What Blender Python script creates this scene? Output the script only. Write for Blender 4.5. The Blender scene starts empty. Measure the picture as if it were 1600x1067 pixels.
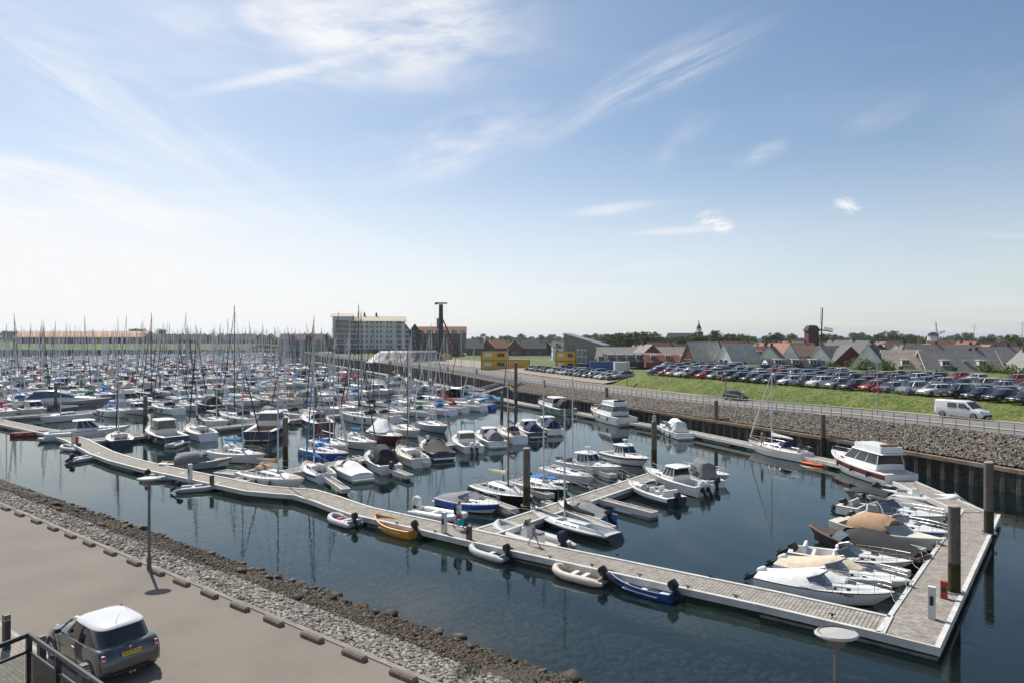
import bpy, math, random
import numpy as np
from mathutils import Vector, Matrix, noise
R = math.radians; PI = math.pi
random.seed(7); rng = np.random.default_rng(11)
SC = bpy.context.scene; COL = SC.collection
F, CZ, Y0 = 1067.0, 12.8, 528.0
def P(x, y, z=0.0):                      # where a ray of the photograph meets the level z
    Y = F*(CZ-z)/(y-Y0); return Vector(((x-800)/F*Y, Y, z))
def PY(x, Y, z=0.0): return Vector(((x-800)/F*Y, Y, z))
# ---------------- camera
cd = bpy.data.cameras.new('camera'); cam = bpy.data.objects.new('camera', cd); COL.objects.link(cam)
cam.location = (0, 0, CZ); cam.rotation_euler = (R(90), 0, 0)
cd.sensor_width = 36; cd.lens = 36*F/1600; cd.shift_y = -(533.5-Y0)/1600; cd.clip_end = 30000; cd.clip_start = .05
SC.camera = cam
# ---------------- light
SUN_EL, SUN_AZ = 50.5, 33.5              # azimuth measured to the left of the view
w = bpy.data.worlds.new('World'); SC.world = w; w.use_nodes = True
nt = w.node_tree; N = nt.nodes; L = nt.links; N.clear()
def nd(t, **k):
    n = N.new(t)
    for a, b in k.items(): setattr(n, a, b)
    return n
out = nd('ShaderNodeOutputWorld'); bg = nd('ShaderNodeBackground'); L.new(bg.outputs[0], out.inputs[0])
sky = nd('ShaderNodeTexSky', sky_type='NISHITA', sun_disc=False); sky.sun_elevation = R(SUN_EL); sky.sun_rotation = R(-SUN_AZ)
sky.air_density = .9; sky.dust_density = 1.0; sky.ozone_density = 1.2; sky.altitude = 0
bg.inputs[1].default_value = .075
tc = nd('ShaderNodeTexCoord'); sep = nd('ShaderNodeSeparateXYZ'); L.new(tc.outputs['Generated'], sep.inputs[0])
def mth(op, a, b=None, clamp=False, c=None):
    m = nd('ShaderNodeMath', operation=op, use_clamp=clamp)
    for i, v in enumerate((a, b, c)):
        if v is None: continue
        if isinstance(v, (int, float)): m.inputs[i].default_value = v
        else: L.new(v, m.inputs[i])
    return m.outputs[0]
# cirrus lies on a high flat layer: direction divided by height
zc = mth('ADD', mth('MAXIMUM', sep.outputs[2], 0.0), .10)
px = mth('DIVIDE', sep.outputs[0], zc); py = mth('DIVIDE', sep.outputs[1], zc)
cmb = nd('ShaderNodeCombineXYZ'); L.new(px, cmb.inputs[0]); L.new(py, cmb.inputs[1])
def cirrus(rot, scl, loc, nscale, lo, hi, detail=9, rough=.58, dist=.6):
    mp = nd('ShaderNodeMapping'); mp.inputs['Rotation'].default_value = (0, 0, R(rot)); mp.inputs['Scale'].default_value = scl
    mp.inputs['Location'].default_value = loc
    L.new(cmb.outputs[0], mp.inputs[0])
    nz = nd('ShaderNodeTexNoise'); nz.inputs['Scale'].default_value = nscale; nz.inputs['Detail'].default_value = detail
    nz.inputs['Roughness'].default_value = rough; nz.inputs['Distortion'].default_value = dist
    L.new(mp.outputs[0], nz.inputs[0])
    mr = nd('ShaderNodeMapRange', interpolation_type='SMOOTHSTEP'); mr.inputs[1].default_value = lo; mr.inputs[2].default_value = hi
    L.new(nz.outputs[0], mr.inputs[0]); return mr.outputs[0]
CLOUDS = [((-35, (.28, 1.3, 1), (0, 0, 0), .75, .50, .82), .55), ((-50, (.35, 1.5, 1), (3.1, 1.7, 0), 1.5, .55, .85), .42), ((-20, (.8, 1.0, 1), (7.3, 4.1, 0), .5, .45, .8), .38)]
tot = None
for a, s in CLOUDS:
    v = mth('MULTIPLY', cirrus(*a), s); tot = v if tot is None else mth('ADD', tot, v, True)
big = cirrus(0, (.5, .5, 1), (1.2, 5.5, 0), .55, .36, .62, 2)
tot = mth('MULTIPLY', tot, big)
# placed cloud banks (directions of real clouds in this sky)
def blob(x, y, rx, ry, rot, amt, nsc=6.0, lo=.42, hi=.75, st=(1, 3, 1)):
    d = Vector(((x-800)/F, 1, (Y0-y)/F))
    px_, pz_ = d.x, d.z                                    # gnomonic direction coordinates x/y, z/y
    gx = mth('DIVIDE', sep.outputs[0], mth('MAXIMUM', sep.outputs[1], .05)); gz = mth('DIVIDE', sep.outputs[2], mth('MAXIMUM', sep.outputs[1], .05))
    c, s = math.cos(R(rot)), math.sin(R(rot))
    dx = mth('SUBTRACT', gx, px_); dz = mth('SUBTRACT', gz, pz_)
    u = mth('DIVIDE', mth('ADD', mth('MULTIPLY', dx, c), mth('MULTIPLY', dz, s)), rx/F)
    v = mth('DIVIDE', mth('SUBTRACT', mth('MULTIPLY', dz, c), mth('MULTIPLY', dx, s)), ry/F)
    r = mth('SQRT', mth('ADD', mth('MULTIPLY', u, u), mth('MULTIPLY', v, v)))
    fall = nd('ShaderNodeMapRange', interpolation_type='SMOOTHSTEP'); fall.inputs[1].default_value = 1; fall.inputs[2].default_value = .1; L.new(r, fall.inputs[0])
    cc = nd('ShaderNodeCombineXYZ'); L.new(mth('MULTIPLY', u, rx/F*st[0]), cc.inputs[0]); L.new(mth('MULTIPLY', v, ry/F*st[1]), cc.inputs[1]); cc.inputs[2].default_value = x*.01
    nz = nd('ShaderNodeTexNoise'); nz.inputs['Scale'].default_value = nsc; nz.inputs['Detail'].default_value = 10; nz.inputs['Roughness'].default_value = .62; nz.inputs['Distortion'].default_value = .35
    L.new(cc.outputs[0], nz.inputs[0])
    mr = nd('ShaderNodeMapRange', interpolation_type='SMOOTHSTEP'); mr.inputs[1].default_value = lo; mr.inputs[2].default_value = hi; L.new(nz.outputs[0], mr.inputs[0])
    return mth('MULTIPLY', mth('MULTIPLY', fall.outputs[0], mr.outputs[0]), amt)
for b in [(520, 40, 420, 150, -4, 1.1, 5, .32, .72), (640, 50, 260, 110, 10, .6, 9, .35, .7), (60, 330, 560, 190, -17, .85, 7, .38, .7, (.5, 4, 1)), (300, 470, 520, 110, -14, .7, 8, .36, .68, (.5, 4, 1)), (120, 160, 300, 60, -32, .4, 8, .36, .72, (.5, 5, 1)), (700, 240, 200, 60, 15, .5, 9, .35, .7), (1030, 120, 260, 55, 27, .6, 7, .35, .75, (.6, 5, 1)), (430, 118, 190, 16, 12, .6, 5, .25, .6, (.5, 3, 1)),
          (250, 190, 420, 70, -33, .5, 6, .35, .75, (.6, 5, 1)), (720, 215, 220, 75, 8, .5, 8, .38, .75), (1190, 240, 60, 20, 22, .45, 10, .3, .7), (1075, 215, 90, 30, 40, .32, 8, .3, .7),
          (1325, 321, 30, 17, -15, .95, 46, .36, .62), (1108, 342, 32, 18, 15, 1, 40, .34, .6), (1131, 354, 26, 15, 12, .95, 44, .34, .6), (1060, 361, 110, 9, 3, .5, 9, .25, .6),
          (980, 325, 130, 14, 6, .6, 8, .28, .6, (.6, 3, 1)), (1380, 180, 90, 30, 20, .22, 9, .35, .7), (150, 370, 620, 130, -12, .95, 4, .3, .72, (.6, 3, 1)), (60, 60, 380, 90, -18, .45, 5, .35, .75, (.6, 4, 1)),
          (1000, 400, 300, 55, 0, .35, 6, .35, .75, (.6, 4, 1)), (560, 400, 420, 70, -18, .42, 6, .35, .7, (.5, 4, 1))]:
    tot = mth('ADD', tot, blob(*b), True)
# milky air towards the horizon and around the sun's side
hz = nd('ShaderNodeMapRange', interpolation_type='SMOOTHERSTEP'); hz.inputs[1].default_value = .33; hz.inputs[2].default_value = .0; L.new(sep.outputs[2], hz.inputs[0])
side = nd('ShaderNodeMapRange', interpolation_type='SMOOTHSTEP'); side.inputs[1].default_value = .45; side.inputs[2].default_value = -.62; L.new(sep.outputs[0], side.inputs[0])
veil = mth('ADD', mth('MULTIPLY', hz.outputs[0], mth('ADD', mth('MULTIPLY', side.outputs[0], .38), .44)), mth('MULTIPLY', side.outputs[0], .09), True)
tot2 = mth('SUBTRACT', 1.0, mth('MULTIPLY', mth('SUBTRACT', 1.0, mth('MULTIPLY', tot, .92)), mth('SUBTRACT', 1.0, veil)), True)
mx = nd('ShaderNodeMixRGB'); L.new(tot2, mx.inputs[0]); tn = nd('ShaderNodeMixRGB', blend_type='MULTIPLY'); tn.inputs[0].default_value = 1; tn.inputs[2].default_value = (1.17, 1.25, 1.26, 1); L.new(sky.outputs[0], tn.inputs[1]); L.new(tn.outputs[0], mx.inputs[1]); mx.inputs[2].default_value = (10.6, 10.6, 10.75, 1)
L.new(mx.outputs[0], bg.inputs[0])
sd = Vector((-math.sin(R(SUN_AZ))*math.cos(R(SUN_EL)), math.cos(R(SUN_AZ))*math.cos(R(SUN_EL)), math.sin(R(SUN_EL))))
sl = bpy.data.lights.new('sun', 'SUN'); sl.energy = 4.7; sl.angle = R(.5); sl.color = (1, .955, .88)
so = bpy.data.objects.new('sun', sl); COL.objects.link(so); so.rotation_euler = sd.to_track_quat('Z', 'Y').to_euler()
w.cycles.sampling_method = 'MANUAL'; w.cycles.sample_map_resolution = 256
SC.view_settings.view_transform = 'Standard'; SC.view_settings.look = 'None'; SC.view_settings.gamma = 1; SC.view_settings.exposure = 0.27
SC.render.engine = 'CYCLES'; SC.cycles.max_bounces = 8; SC.cycles.transparent_max_bounces = 16; SC.cycles.volume_bounces = 0
# ================= materials =================
MATS = {}
def srgb(h):
    if isinstance(h, str):
        c = [int(h[i:i+2], 16)/255 for i in (0, 2, 4)]
        return tuple(x/12.92 if x <= .04045 else ((x+.055)/1.055)**2.4 for x in c)
    return tuple(h)
def pm(name, col, rough=.5, metal=0., var=.12, scale=4., bump=0., bscale=20., coat=0., spec=.5, dirt=None, stretch=None):
    if name in MATS: return MATS[name]
    m = bpy.data.materials.new(name); m.use_nodes = True; t = m.node_tree; b = t.nodes['Principled BSDF']; MATS[name] = m
    c = srgb(col); b.inputs['Roughness'].default_value = rough; b.inputs['Metallic'].default_value = metal
    b.inputs['Coat Weight'].default_value = coat; b.inputs['Specular IOR Level'].default_value = spec
    tc = t.nodes.new('ShaderNodeTexCoord'); mp = t.nodes.new('ShaderNodeMapping'); t.links.new(tc.outputs['Object'], mp.inputs[0])
    if stretch: mp.inputs['Scale'].default_value = stretch
    nz = t.nodes.new('ShaderNodeTexNoise'); nz.inputs['Scale'].default_value = scale; nz.inputs['Detail'].default_value = 6; nz.inputs['Roughness'].default_value = .6
    t.links.new(mp.outputs[0], nz.inputs[0])
    cr = t.nodes.new('ShaderNodeValToRGB'); t.links.new(nz.outputs[0], cr.inputs[0])
    lo = dirt and srgb(dirt) or tuple(x*(1-var) for x in c); hi = tuple(min(1, x*(1+var)) for x in c)
    cr.color_ramp.elements[0].position = .32; cr.color_ramp.elements[1].position = .68
    cr.color_ramp.elements[0].color = (*lo, 1); cr.color_ramp.elements[1].color = (*hi, 1)
    t.links.new(cr.outputs[0], b.inputs['Base Color'])
    if bump:
        n2 = t.nodes.new('ShaderNodeTexNoise'); n2.inputs['Scale'].default_value = bscale; n2.inputs['Detail'].default_value = 4; t.links.new(mp.outputs[0], n2.inputs[0])
        bp = t.nodes.new('ShaderNodeBump'); bp.inputs['Strength'].default_value = bump; bp.inputs['Distance'].default_value = .05
        t.links.new(n2.outputs[0], bp.inputs['Height']); t.links.new(bp.outputs[0], b.inputs['Normal'])
    return m
def glassm(name, col, rough=.04):
    m = pm(name, col, rough, 0, .05, 1.); m.node_tree.nodes['Principled BSDF'].inputs['Specular IOR Level'].default_value = .9; return m
GEL = pm('gelcoat_white', (.74, .74, .72), .28, coat=.3, var=.05, scale=1.5)
GEL2 = pm('gelcoat_cream', (.66, .62, .52), .3, coat=.3, var=.06, scale=1.5)
GEL3 = pm('gelcoat_grey', (.34, .36, .38), .25, coat=.4, var=.06)
DECKW = pm('nonslip_deck', (.60, .59, .56), .7, var=.10, scale=3)
NAVY = pm('hull_navy', (.012, .022, .06), .2, coat=.5, var=.15)
BLUEH = pm('hull_blue', (.02, .10, .42), .22, coat=.5, var=.1)
BLACKH = pm('hull_black', (.012, .012, .014), .22, coat=.5, var=.2)
REDH = pm('hull_red', (.36, .018, .02), .25, coat=.4, var=.1)
WINEH = pm('hull_wine', (.12, .012, .02), .25, coat=.4, var=.1)
GREENH = pm('hull_green', (.13, .22, .17), .3, coat=.3, var=.1)
BOOT = pm('antifouling', (.03, .035, .04), .7, var=.4, scale=6)
BOOTB = pm('antifouling_blue', (.02, .05, .15), .7, var=.3, scale=6)
WINDOW = glassm('dark_window', (.012, .016, .022))
CLEAR = glassm('pale_windscreen', (.10, .13, .15))
ALU = pm('aluminium', (.46, .47, .48), .35, .8, .1)
MASTA = pm('mast_alloy', (.56, .57, .58), .45, .3, .12)
MASTD = pm('mast_dark', (.035, .037, .042), .4, .2, .2)
STEEL = pm('stainless', (.36, .37, .38), .35, .7, .05)
WOODM = pm('varnished_wood', (.24, .09, .03), .35, coat=.4, var=.3, scale=8, stretch=(1, 12, 12))
TEAK = pm('teak_deck', (.29, .21, .145), .6, var=.3, scale=8, stretch=(1, 14, 3))
BLK = pm('black_plastic', (.015, .015, .017), .4, var=.2)
RUB = pm('black_rubber', (.02, .02, .02), .8, var=.2)
CANV = {k: pm('canvas_'+k, c, .85, var=.12, scale=3, bump=.25, bscale=6) for k, c in dict(blue=(.02, .14, .42), sky=(.02, .26, .50), navy=(.014, .022, .07), grey=(.19, .19, .205), black=(.022, .022, .024), white=(.66, .66, .65), tan=(.40, .25, .15), beige=(.56, .48, .36), red=(.40, .03, .03), green=(.03, .16, .09)).items()}
SAIL = pm('sailcloth', (.68, .66, .60), .8, var=.06)
HYP = pm('dinghy_fabric', (.42, .43, .44), .6, var=.08); HYPD = pm('dinghy_fabric_dark', (.13, .135, .15), .6, var=.1); HYPB = pm('dinghy_fabric_beige', (.52, .46, .38), .6, var=.08)
ORG = pm('orange_plastic', (.75, .14, .02), .4, var=.1)
YEL = pm('boat_ochre', (.64, .30, .035), .4, var=.12)
REDP = pm('red_paint', (.5, .03, .03), .4, var=.1)

# ================= mesh builder =================
class MB:
    def __init__(s): s.v = []; s.f = []; s.m = []; s.mats = []
    def mi(s, mat):
        if mat not in s.mats: s.mats.append(mat)
        return s.mats.index(mat)
    def add(s, vs, fs, mat):
        o = len(s.v); s.v.extend([tuple(p) for p in vs]); i = s.mi(mat)
        for f in fs: s.f.append(tuple(a+o for a in f)); s.m.append(i)
    def box(s, c, d, mat, rz=0., rx=0., ry=0., top=None):
        x, y, z = d[0]/2, d[1]/2, d[2]/2; t = top or (1, 1)
        pts = [(-x, -y, -z), (x, -y, -z), (x, y, -z), (-x, y, -z), (-x*t[0], -y*t[1], z), (x*t[0], -y*t[1], z), (x*t[0], y*t[1], z), (-x*t[0], y*t[1], z)]
        M = Matrix.Rotation(rz, 3, 'Z') @ Matrix.Rotation(ry, 3, 'Y') @ Matrix.Rotation(rx, 3, 'X'); c = Vector(c)
        s.add([M @ Vector(p)+c for p in pts], [(0, 3, 2, 1), (4, 5, 6, 7), (0, 1, 5, 4), (1, 2, 6, 5), (2, 3, 7, 6), (3, 0, 4, 7)], mat)
    def cyl(s, a, b, r0, r1=None, mat=None, n=6, caps=True):
        a = Vector(a); b = Vector(b); r1 = r0 if r1 is None else r1; d = (b-a).normalized()
        u = d.orthogonal().normalized(); w = d.cross(u); vs = []
        for p, r in ((a, r0), (b, r1)):
            for k in range(n): t = 2*PI*k/n; vs.append(p+(u*math.cos(t)+w*math.sin(t))*r)
        fs = [(k, (k+1) % n, n+(k+1) % n, n+k) for k in range(n)]
        if caps: fs += [tuple(range(n))[::-1], tuple(range(n, 2*n))]
        s.add(vs, fs, mat)
    def tube(s, pts, r, mat, n=6, closed=False):
        P_ = [Vector(p) for p in pts]; k = len(P_); rs = r if isinstance(r, (list, tuple)) else [r]*k; vs = []
        for i, p in enumerate(P_):
            a = P_[(i-1) % k] if (closed or i) else p; b = P_[(i+1) % k] if (closed or i < k-1) else p
            d = (b-a).normalized(); u = d.cross(Vector((0, 0, 1)))
            u = Vector((0, 1, 0)) if u.length < .02 else u.normalized(); w_ = u.cross(d)
            for j in range(n): t = 2*PI*j/n; vs.append(p+(u*math.cos(t)+w_*math.sin(t))*rs[i])
        fs = [(i*n+j, i*n+(j+1) % n, ((i+1) % k)*n+(j+1) % n, ((i+1) % k)*n+j) for i in range(k if closed else k-1) for j in range(n)]
        if not closed: fs += [tuple(range(n))[::-1], tuple(range((k-1)*n, k*n))]
        s.add(vs, fs, mat)
    def loft(s, rings, mat, closed=True, caps=(True, True), mats=None):
        n = len(rings[0]); vs = [p for r in rings for p in r]; o = len(s.v); s.v.extend([tuple(p) for p in vs])
        for i in range(len(rings)-1):
            for j in range(n if closed else n-1):
                s.f.append((o+i*n+j, o+i*n+(j+1) % n, o+(i+1)*n+(j+1) % n, o+(i+1)*n+j)); s.m.append(s.mi(mats[j] if mats else mat))
        if caps[0]: s.f.append(tuple(o+j for j in range(n))[::-1]); s.m.append(s.mi(mat))
        if caps[1]: s.f.append(tuple(o+(len(rings)-1)*n+j for j in range(n))); s.m.append(s.mi(mat))
    def st(s, stations, mat, cap=(True, True)):   # stations (x, half_bottom, half_top, zb, zt): a bevelled superstructure
        rings = []
        for (x, wb, wt, zb, zt) in stations:
            h = zt-zb; e = min(.12, h*.25, wt*.3)
            rings.append([(x, -wb, zb), (x, wb, zb), (x, wt+(wb-wt)*e/max(h, .01), zt-e), (x, wt-e, zt-.01), (x, 0, zt+min(.05, h*.08)), (x, -wt+e, zt-.01), (x, -wt-(wb-wt)*e/max(h, .01), zt-e)])
        s.loft(rings, mat, caps=cap)
    def sidewin(s, a, b, f0, f1, u0, u1, mat, off=.015):   # window strip on both sides between two stations
        for sg in (-1, 1):
            q = []
            for u, f in ((u0, f0), (u1, f0), (u1, f1), (u0, f1)):
                x = a[0]+(b[0]-a[0])*u; wb = a[1]+(b[1]-a[1])*u; wt = a[2]+(b[2]-a[2])*u; zb = a[3]+(b[3]-a[3])*u; zt = a[4]+(b[4]-a[4])*u
                q.append((x, sg*(wb+(wt-wb)*f+off), zb+(zt-zb)*f))
            s.add(q, [(0, 1, 2, 3) if sg < 0 else (3, 2, 1, 0)], mat)
    def build(s, name, parent=None, smooth=False, loc=None, rz=None):
        me = bpy.data.meshes.new(name); me.from_pydata(s.v, [], s.f)
        for m in s.mats: me.materials.append(m)
        me.polygons.foreach_set('material_index', s.m)
        if smooth: me.polygons.foreach_set('use_smooth', [True]*len(s.f)); 
        me.update()
        if smooth is True: me.set_sharp_from_angle(angle=R(38))
        o = bpy.data.objects.new(name, me); COL.objects.link(o)
        if parent: o.parent = parent
        if loc is not None: o.location = loc
        if rz is not None: o.rotation_euler.z = rz
        return o
def npmesh(name, V, Fc, mats, mi=None, smooth=False, parent=None):   # numpy triangles / quads
    me = bpy.data.meshes.new(name); V = np.asarray(V, np.float32); Fc = np.asarray(Fc, np.int32); k = Fc.shape[1]
    me.vertices.add(len(V)); me.vertices.foreach_set('co', V.ravel()); me.loops.add(Fc.size); me.loops.foreach_set('vertex_index', Fc.ravel())
    me.polygons.add(len(Fc)); me.polygons.foreach_set('loop_start', np.arange(0, Fc.size, k, dtype=np.int32)); me.polygons.foreach_set('loop_total', np.full(len(Fc), k, np.int32))
    for m in mats: me.materials.append(m)
    if mi is not None: me.polygons.foreach_set('material_index', np.asarray(mi, np.int32))
    if smooth: me.polygons.foreach_set('use_smooth', np.ones(len(Fc), bool))
    me.update(calc_edges=True); me.validate()
    o = bpy.data.objects.new(name, me); COL.objects.link(o)
    if parent: o.parent = parent
    return o
def tag(o, label=None, cat=None, group=None, kind=None):
    if label: o['label'] = label
    if cat: o['category'] = cat
    if group: o['group'] = group
    if kind: o['kind'] = kind
    return o
def thing(name, label, cat, loc=(0, 0, 0), rz=0., group=None):
    o = bpy.data.objects.new(name, None); COL.objects.link(o); o.location = loc; o.rotation_euler = (0, 0, rz); o.empty_display_size = .2
    return tag(o, label, cat, group)
def kids(o): return KID.get(o.name, ())
KID = {}
def index_kids():
    KID.clear()
    for o in bpy.data.objects:
        if o.parent: KID.setdefault(o.parent.name, []).append(o)
def copy_tree(root, loc, rz, label, group=None, sc=None, skip=()):
    r = root.copy(); COL.objects.link(r); r.location = loc; r.rotation_euler = (0, 0, rz); r['label'] = label
    if sc: r.scale = (sc, sc, sc)
    if group: r['group'] = group
    elif 'group' in r: del r['group']
    for c in kids(root):
        if c.name.split('.')[0] in skip: continue
        d = c.copy(); COL.objects.link(d); d.parent = r
        for g in kids(c):
            e = g.copy(); COL.objects.link(e); e.parent = d
    return r
def struct(o): o['kind'] = 'structure'; return o
def delete_tree(o):
    for c in list(kids(o)):
        for g in list(kids(c)): bpy.data.objects.remove(g)
        bpy.data.objects.remove(c)
    bpy.data.objects.remove(o)
# ================= the land =================
def nodesof(m): return m.node_tree.nodes, m.node_tree.links
def ramp_mat(name, stops, scale, rough=.9, detail=8, bump=.4, bscale=30, bdist=.03, stretch=None, second=None):
    m = bpy.data.materials.new(name); m.use_nodes = True; N_, L_ = nodesof(m); b = N_['Principled BSDF']; b.inputs['Roughness'].default_value = rough
    b.inputs['Specular IOR Level'].default_value = .3
    tc = N_.new('ShaderNodeTexCoord'); mp = N_.new('ShaderNodeMapping'); L_.new(tc.outputs['Object'], mp.inputs[0])
    if stretch: mp.inputs['Scale'].default_value = stretch
    nz = N_.new('ShaderNodeTexNoise'); nz.inputs['Scale'].default_value = scale; nz.inputs['Detail'].default_value = detail; nz.inputs['Roughness'].default_value = .65; L_.new(mp.outputs[0], nz.inputs[0])
    cr = N_.new('ShaderNodeValToRGB'); L_.new(nz.outputs[0], cr.inputs[0]); e = cr.color_ramp.elements
    while len(e) < len(stops): e.new(.5)
    for i, (p, c) in enumerate(stops): e[i].position = p; e[i].color = (*c, 1)
    o = cr.outputs[0]
    if second:                                   # (scale, lo, hi, amount): fine speckle multiplied in
        n3 = N_.new('ShaderNodeTexNoise'); n3.inputs['Scale'].default_value = second[0]; n3.inputs['Detail'].default_value = 3; L_.new(tc.outputs['Object'], n3.inputs[0])
        mr = N_.new('ShaderNodeMapRange'); mr.inputs[1].default_value = .3; mr.inputs[2].default_value = .7; mr.inputs[3].default_value = second[1]; mr.inputs[4].default_value = second[2]; L_.new(n3.outputs[0], mr.inputs[0])
        mm = N_.new('ShaderNodeMixRGB'); mm.blend_type = 'MULTIPLY'; mm.inputs[0].default_value = 1; L_.new(o, mm.inputs[1]); L_.new(mr.outputs[0], mm.inputs[2]); o = mm.outputs[0]
    L_.new(o, b.inputs['Base Color'])
    if bump:
        n2 = N_.new('ShaderNodeTexNoise'); n2.inputs['Scale'].default_value = bscale; n2.inputs['Detail'].default_value = 5; L_.new(tc.outputs['Object'], n2.inputs[0])
        bp = N_.new('ShaderNodeBump'); bp.inputs['Strength'].default_value = bump; bp.inputs['Distance'].default_value = bdist
        L_.new(n2.outputs[0], bp.inputs['Height']); L_.new(bp.outputs[0], b.inputs['Normal'])
    return m
ASPH = ramp_mat('asphalt_sandy', [(.25, (.160, .138, .114)), (.5, (.198, .173, .145)), (.62, (.208, .182, .152)), (.8, (.238, .21, .175))], .35, detail=12, second=(60, .72, 1.24), bump=.5, bscale=70, bdist=.01)
ASPHD = ramp_mat('asphalt_grey', [(.3, (.15, .15, .15)), (.7, (.20, .20, .195))], .3, second=(20, .88, 1.1))
BRICKT = ramp_mat('tan_paving', [(.3, (.28, .22, .17)), (.7, (.36, .30, .24))], .4, second=(12, .88, 1.1))
GRASS = ramp_mat('grass', [(.25, (.052, .085, .014)), (.5, (.105, .15, .026)), (.75, (.19, .20, .055))], .35, second=(3.2, .55, 1.4), bump=.9, bscale=7, bdist=.25)
GRASSB = ramp_mat('bank_grass', [(.25, (.055, .085, .016)), (.45, (.10, .142, .026)), (.6, (.15, .165, .045)), (.78, (.25, .215, .095))], .42, detail=12, second=(2.4, .45, 1.5), bump=1., bscale=5, bdist=.3)
FARL = ramp_mat('far_fields', [(.3, (.05, .07, .025)), (.5, (.09, .11, .04)), (.7, (.18, .16, .09))], .006, bump=0)
GRAVEL = ramp_mat('gravel', [(.3, (.22, .19, .15)), (.7, (.33, .29, .24))], .3, second=(8, .8, 1.15))
SOIL = ramp_mat('slope_soil', [(.3, (.05, .045, .04)), (.7, (.10, .09, .08))], 2.5, second=(9, .6, 1.2), bump=1, bscale=9, bdist=.1)
SHORE = ramp_mat('shore_soil', [(.3, (.045, .036, .026)), (.7, (.10, .082, .06))], 2.5, second=(9, .6, 1.2), bump=1, bscale=12, bdist=.08)
BED = ramp_mat('harbour_bed', [(.3, (.040, .042, .028)), (.55, (.085, .078, .05)), (.75, (.17, .14, .095))], .8, second=(3.2, .35, 1.6), bump=1, bscale=3, bdist=.3)
MUD = ramp_mat('harbour_mud', [(.3, (.010, .020, .020)), (.7, (.018, .030, .028))], .2, bump=0)
CONC = pm('concrete', (.33, .31, .28), .85, var=.2, scale=1.5, bump=.3, bscale=14)
CONCD = pm('concrete_stained', (.20, .185, .165), .9, var=.3, scale=1.8, bump=.4, bscale=12)

W0 = [(66, 2), (52, 30), (41.5, 55.4), (33.5, 75.5), (24.3, 94), (10, 123.5), (0, 143), (-18.7, 195), (-52.5, 270), (-86, 334), (-128, 430), (-166, 535), (-176, 556), (-230, 566), (-420, 572), (-900, 585), (-3000, 1200), (-12000, 9000)]
NV = Vector((.907, .42))
def pcoord(x, y): return -.42*x+.907*y
WP = [pcoord(*q) for q in W0]
def wall_at(p):
    return (float(np.interp(p, WP, [q[0] for q in W0])), float(np.interp(p, WP, [q[1] for q in W0])))
def tcoord(x, y):
    p = pcoord(x, y); w_ = wall_at(p); return (x-w_[0])*.907+(y-w_[1])*.42
ip = lambda v, xs, ys: float(np.interp(v, xs, ys))
P_ROCK = pcoord(-1, 145)
def z_road(p): return ip(p, [30, 88], [4.25, 3.15])
def z_cap(p): return ip(p, [P_ROCK-1, P_ROCK+.5], [2.0, 3.15])
def z_field(p, t=20.5): q = 1.15*(min(t, 70)-20); return ip(p, [112+q, 123+q], [5.4, 3.3])
def t_back(p): return ip(p, [83, 151, 197, 400], [93, 92, 66, 60])
def z_land(x, y):
    p = pcoord(x, y); t = tcoord(x, y); tb = t_back(p)
    return ip(t, [0, 5.5, 8.5, 16.5, 20.5, tb, tb+9, 1e4], [z_cap(p), z_road(p), z_road(p), z_road(p), z_field(p, t), z_field(p, t), 2.6, 2.2])
def WT(p, t, z=None):
    w_ = wall_at(p); x, y = w_[0]+NV.x*t, w_[1]+NV.y*t
    return Vector((x, y, z_land(x, y) if z is None else z))
ps = list(np.arange(WP[0], 200, 3.0))+list(np.arange(200, 620, 12.0))+[700, 850, 1300, 2000, 4000, WP[-1]]
def strip(name, tfun, zfun, mat, p0=-1e9, p1=1e9, bumpz=0.):
    V, Fc = [], []; sel = [p for p in ps if p0 <= p <= p1]; k = None
    for p in sel:
        ts = tfun(p); zs = zfun(p); k = len(ts); w_ = wall_at(p)
        for t, z in zip(ts, zs):
            x, y = w_[0]+NV.x*t, w_[1]+NV.y*t
            V.append((x, y, z+(bumpz*noise.noise(Vector((x*.15, y*.15, 0))) if bumpz and 0 < ts.index(t) < k-1 else 0)))
    for i in range(len(sel)-1):
        for j in range(k-1): a = i*k+j; Fc.append((a, a+1, a+k+1, a+k))
    return struct(npmesh(name, V, Fc, [mat], smooth=True))
strip('slope', lambda p: [.35, 2, 4, 5.5], lambda p: [z_cap(p)+(z_road(p)-z_cap(p))*f-.12*(z_road(p)-z_cap(p) > .3) for f in (0, .27, .68, 1)], SOIL)
strip('footpath', lambda p: [5.5, 8.3], lambda p: [z_road(p)]*2, ASPHD)
strip('verge', lambda p: [8.3, 9.6], lambda p: [z_road(p)+.06]*2, BRICKT)
strip('road', lambda p: [9.6, 15.2], lambda p: [z_road(p)]*2, ASPHD)
strip('pavement', lambda p: [15.2, 16.5], lambda p: [z_road(p)+.06]*2, BRICKT)
tf = lambda p: [16.5, 17.5, 19, 20.5]+list(np.linspace(24, t_back(p), 14))
strip('grass_field', tf, lambda p: [z_road(p)+(z_field(p, t)-z_road(p))*f for f, t in zip([0, .3, .75, 1]+[1]*14, tf(p))], GRASSB, p1=900, bumpz=.18)
yt = [16.5, 20, 24, 28, 32, 36, 40]
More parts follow.
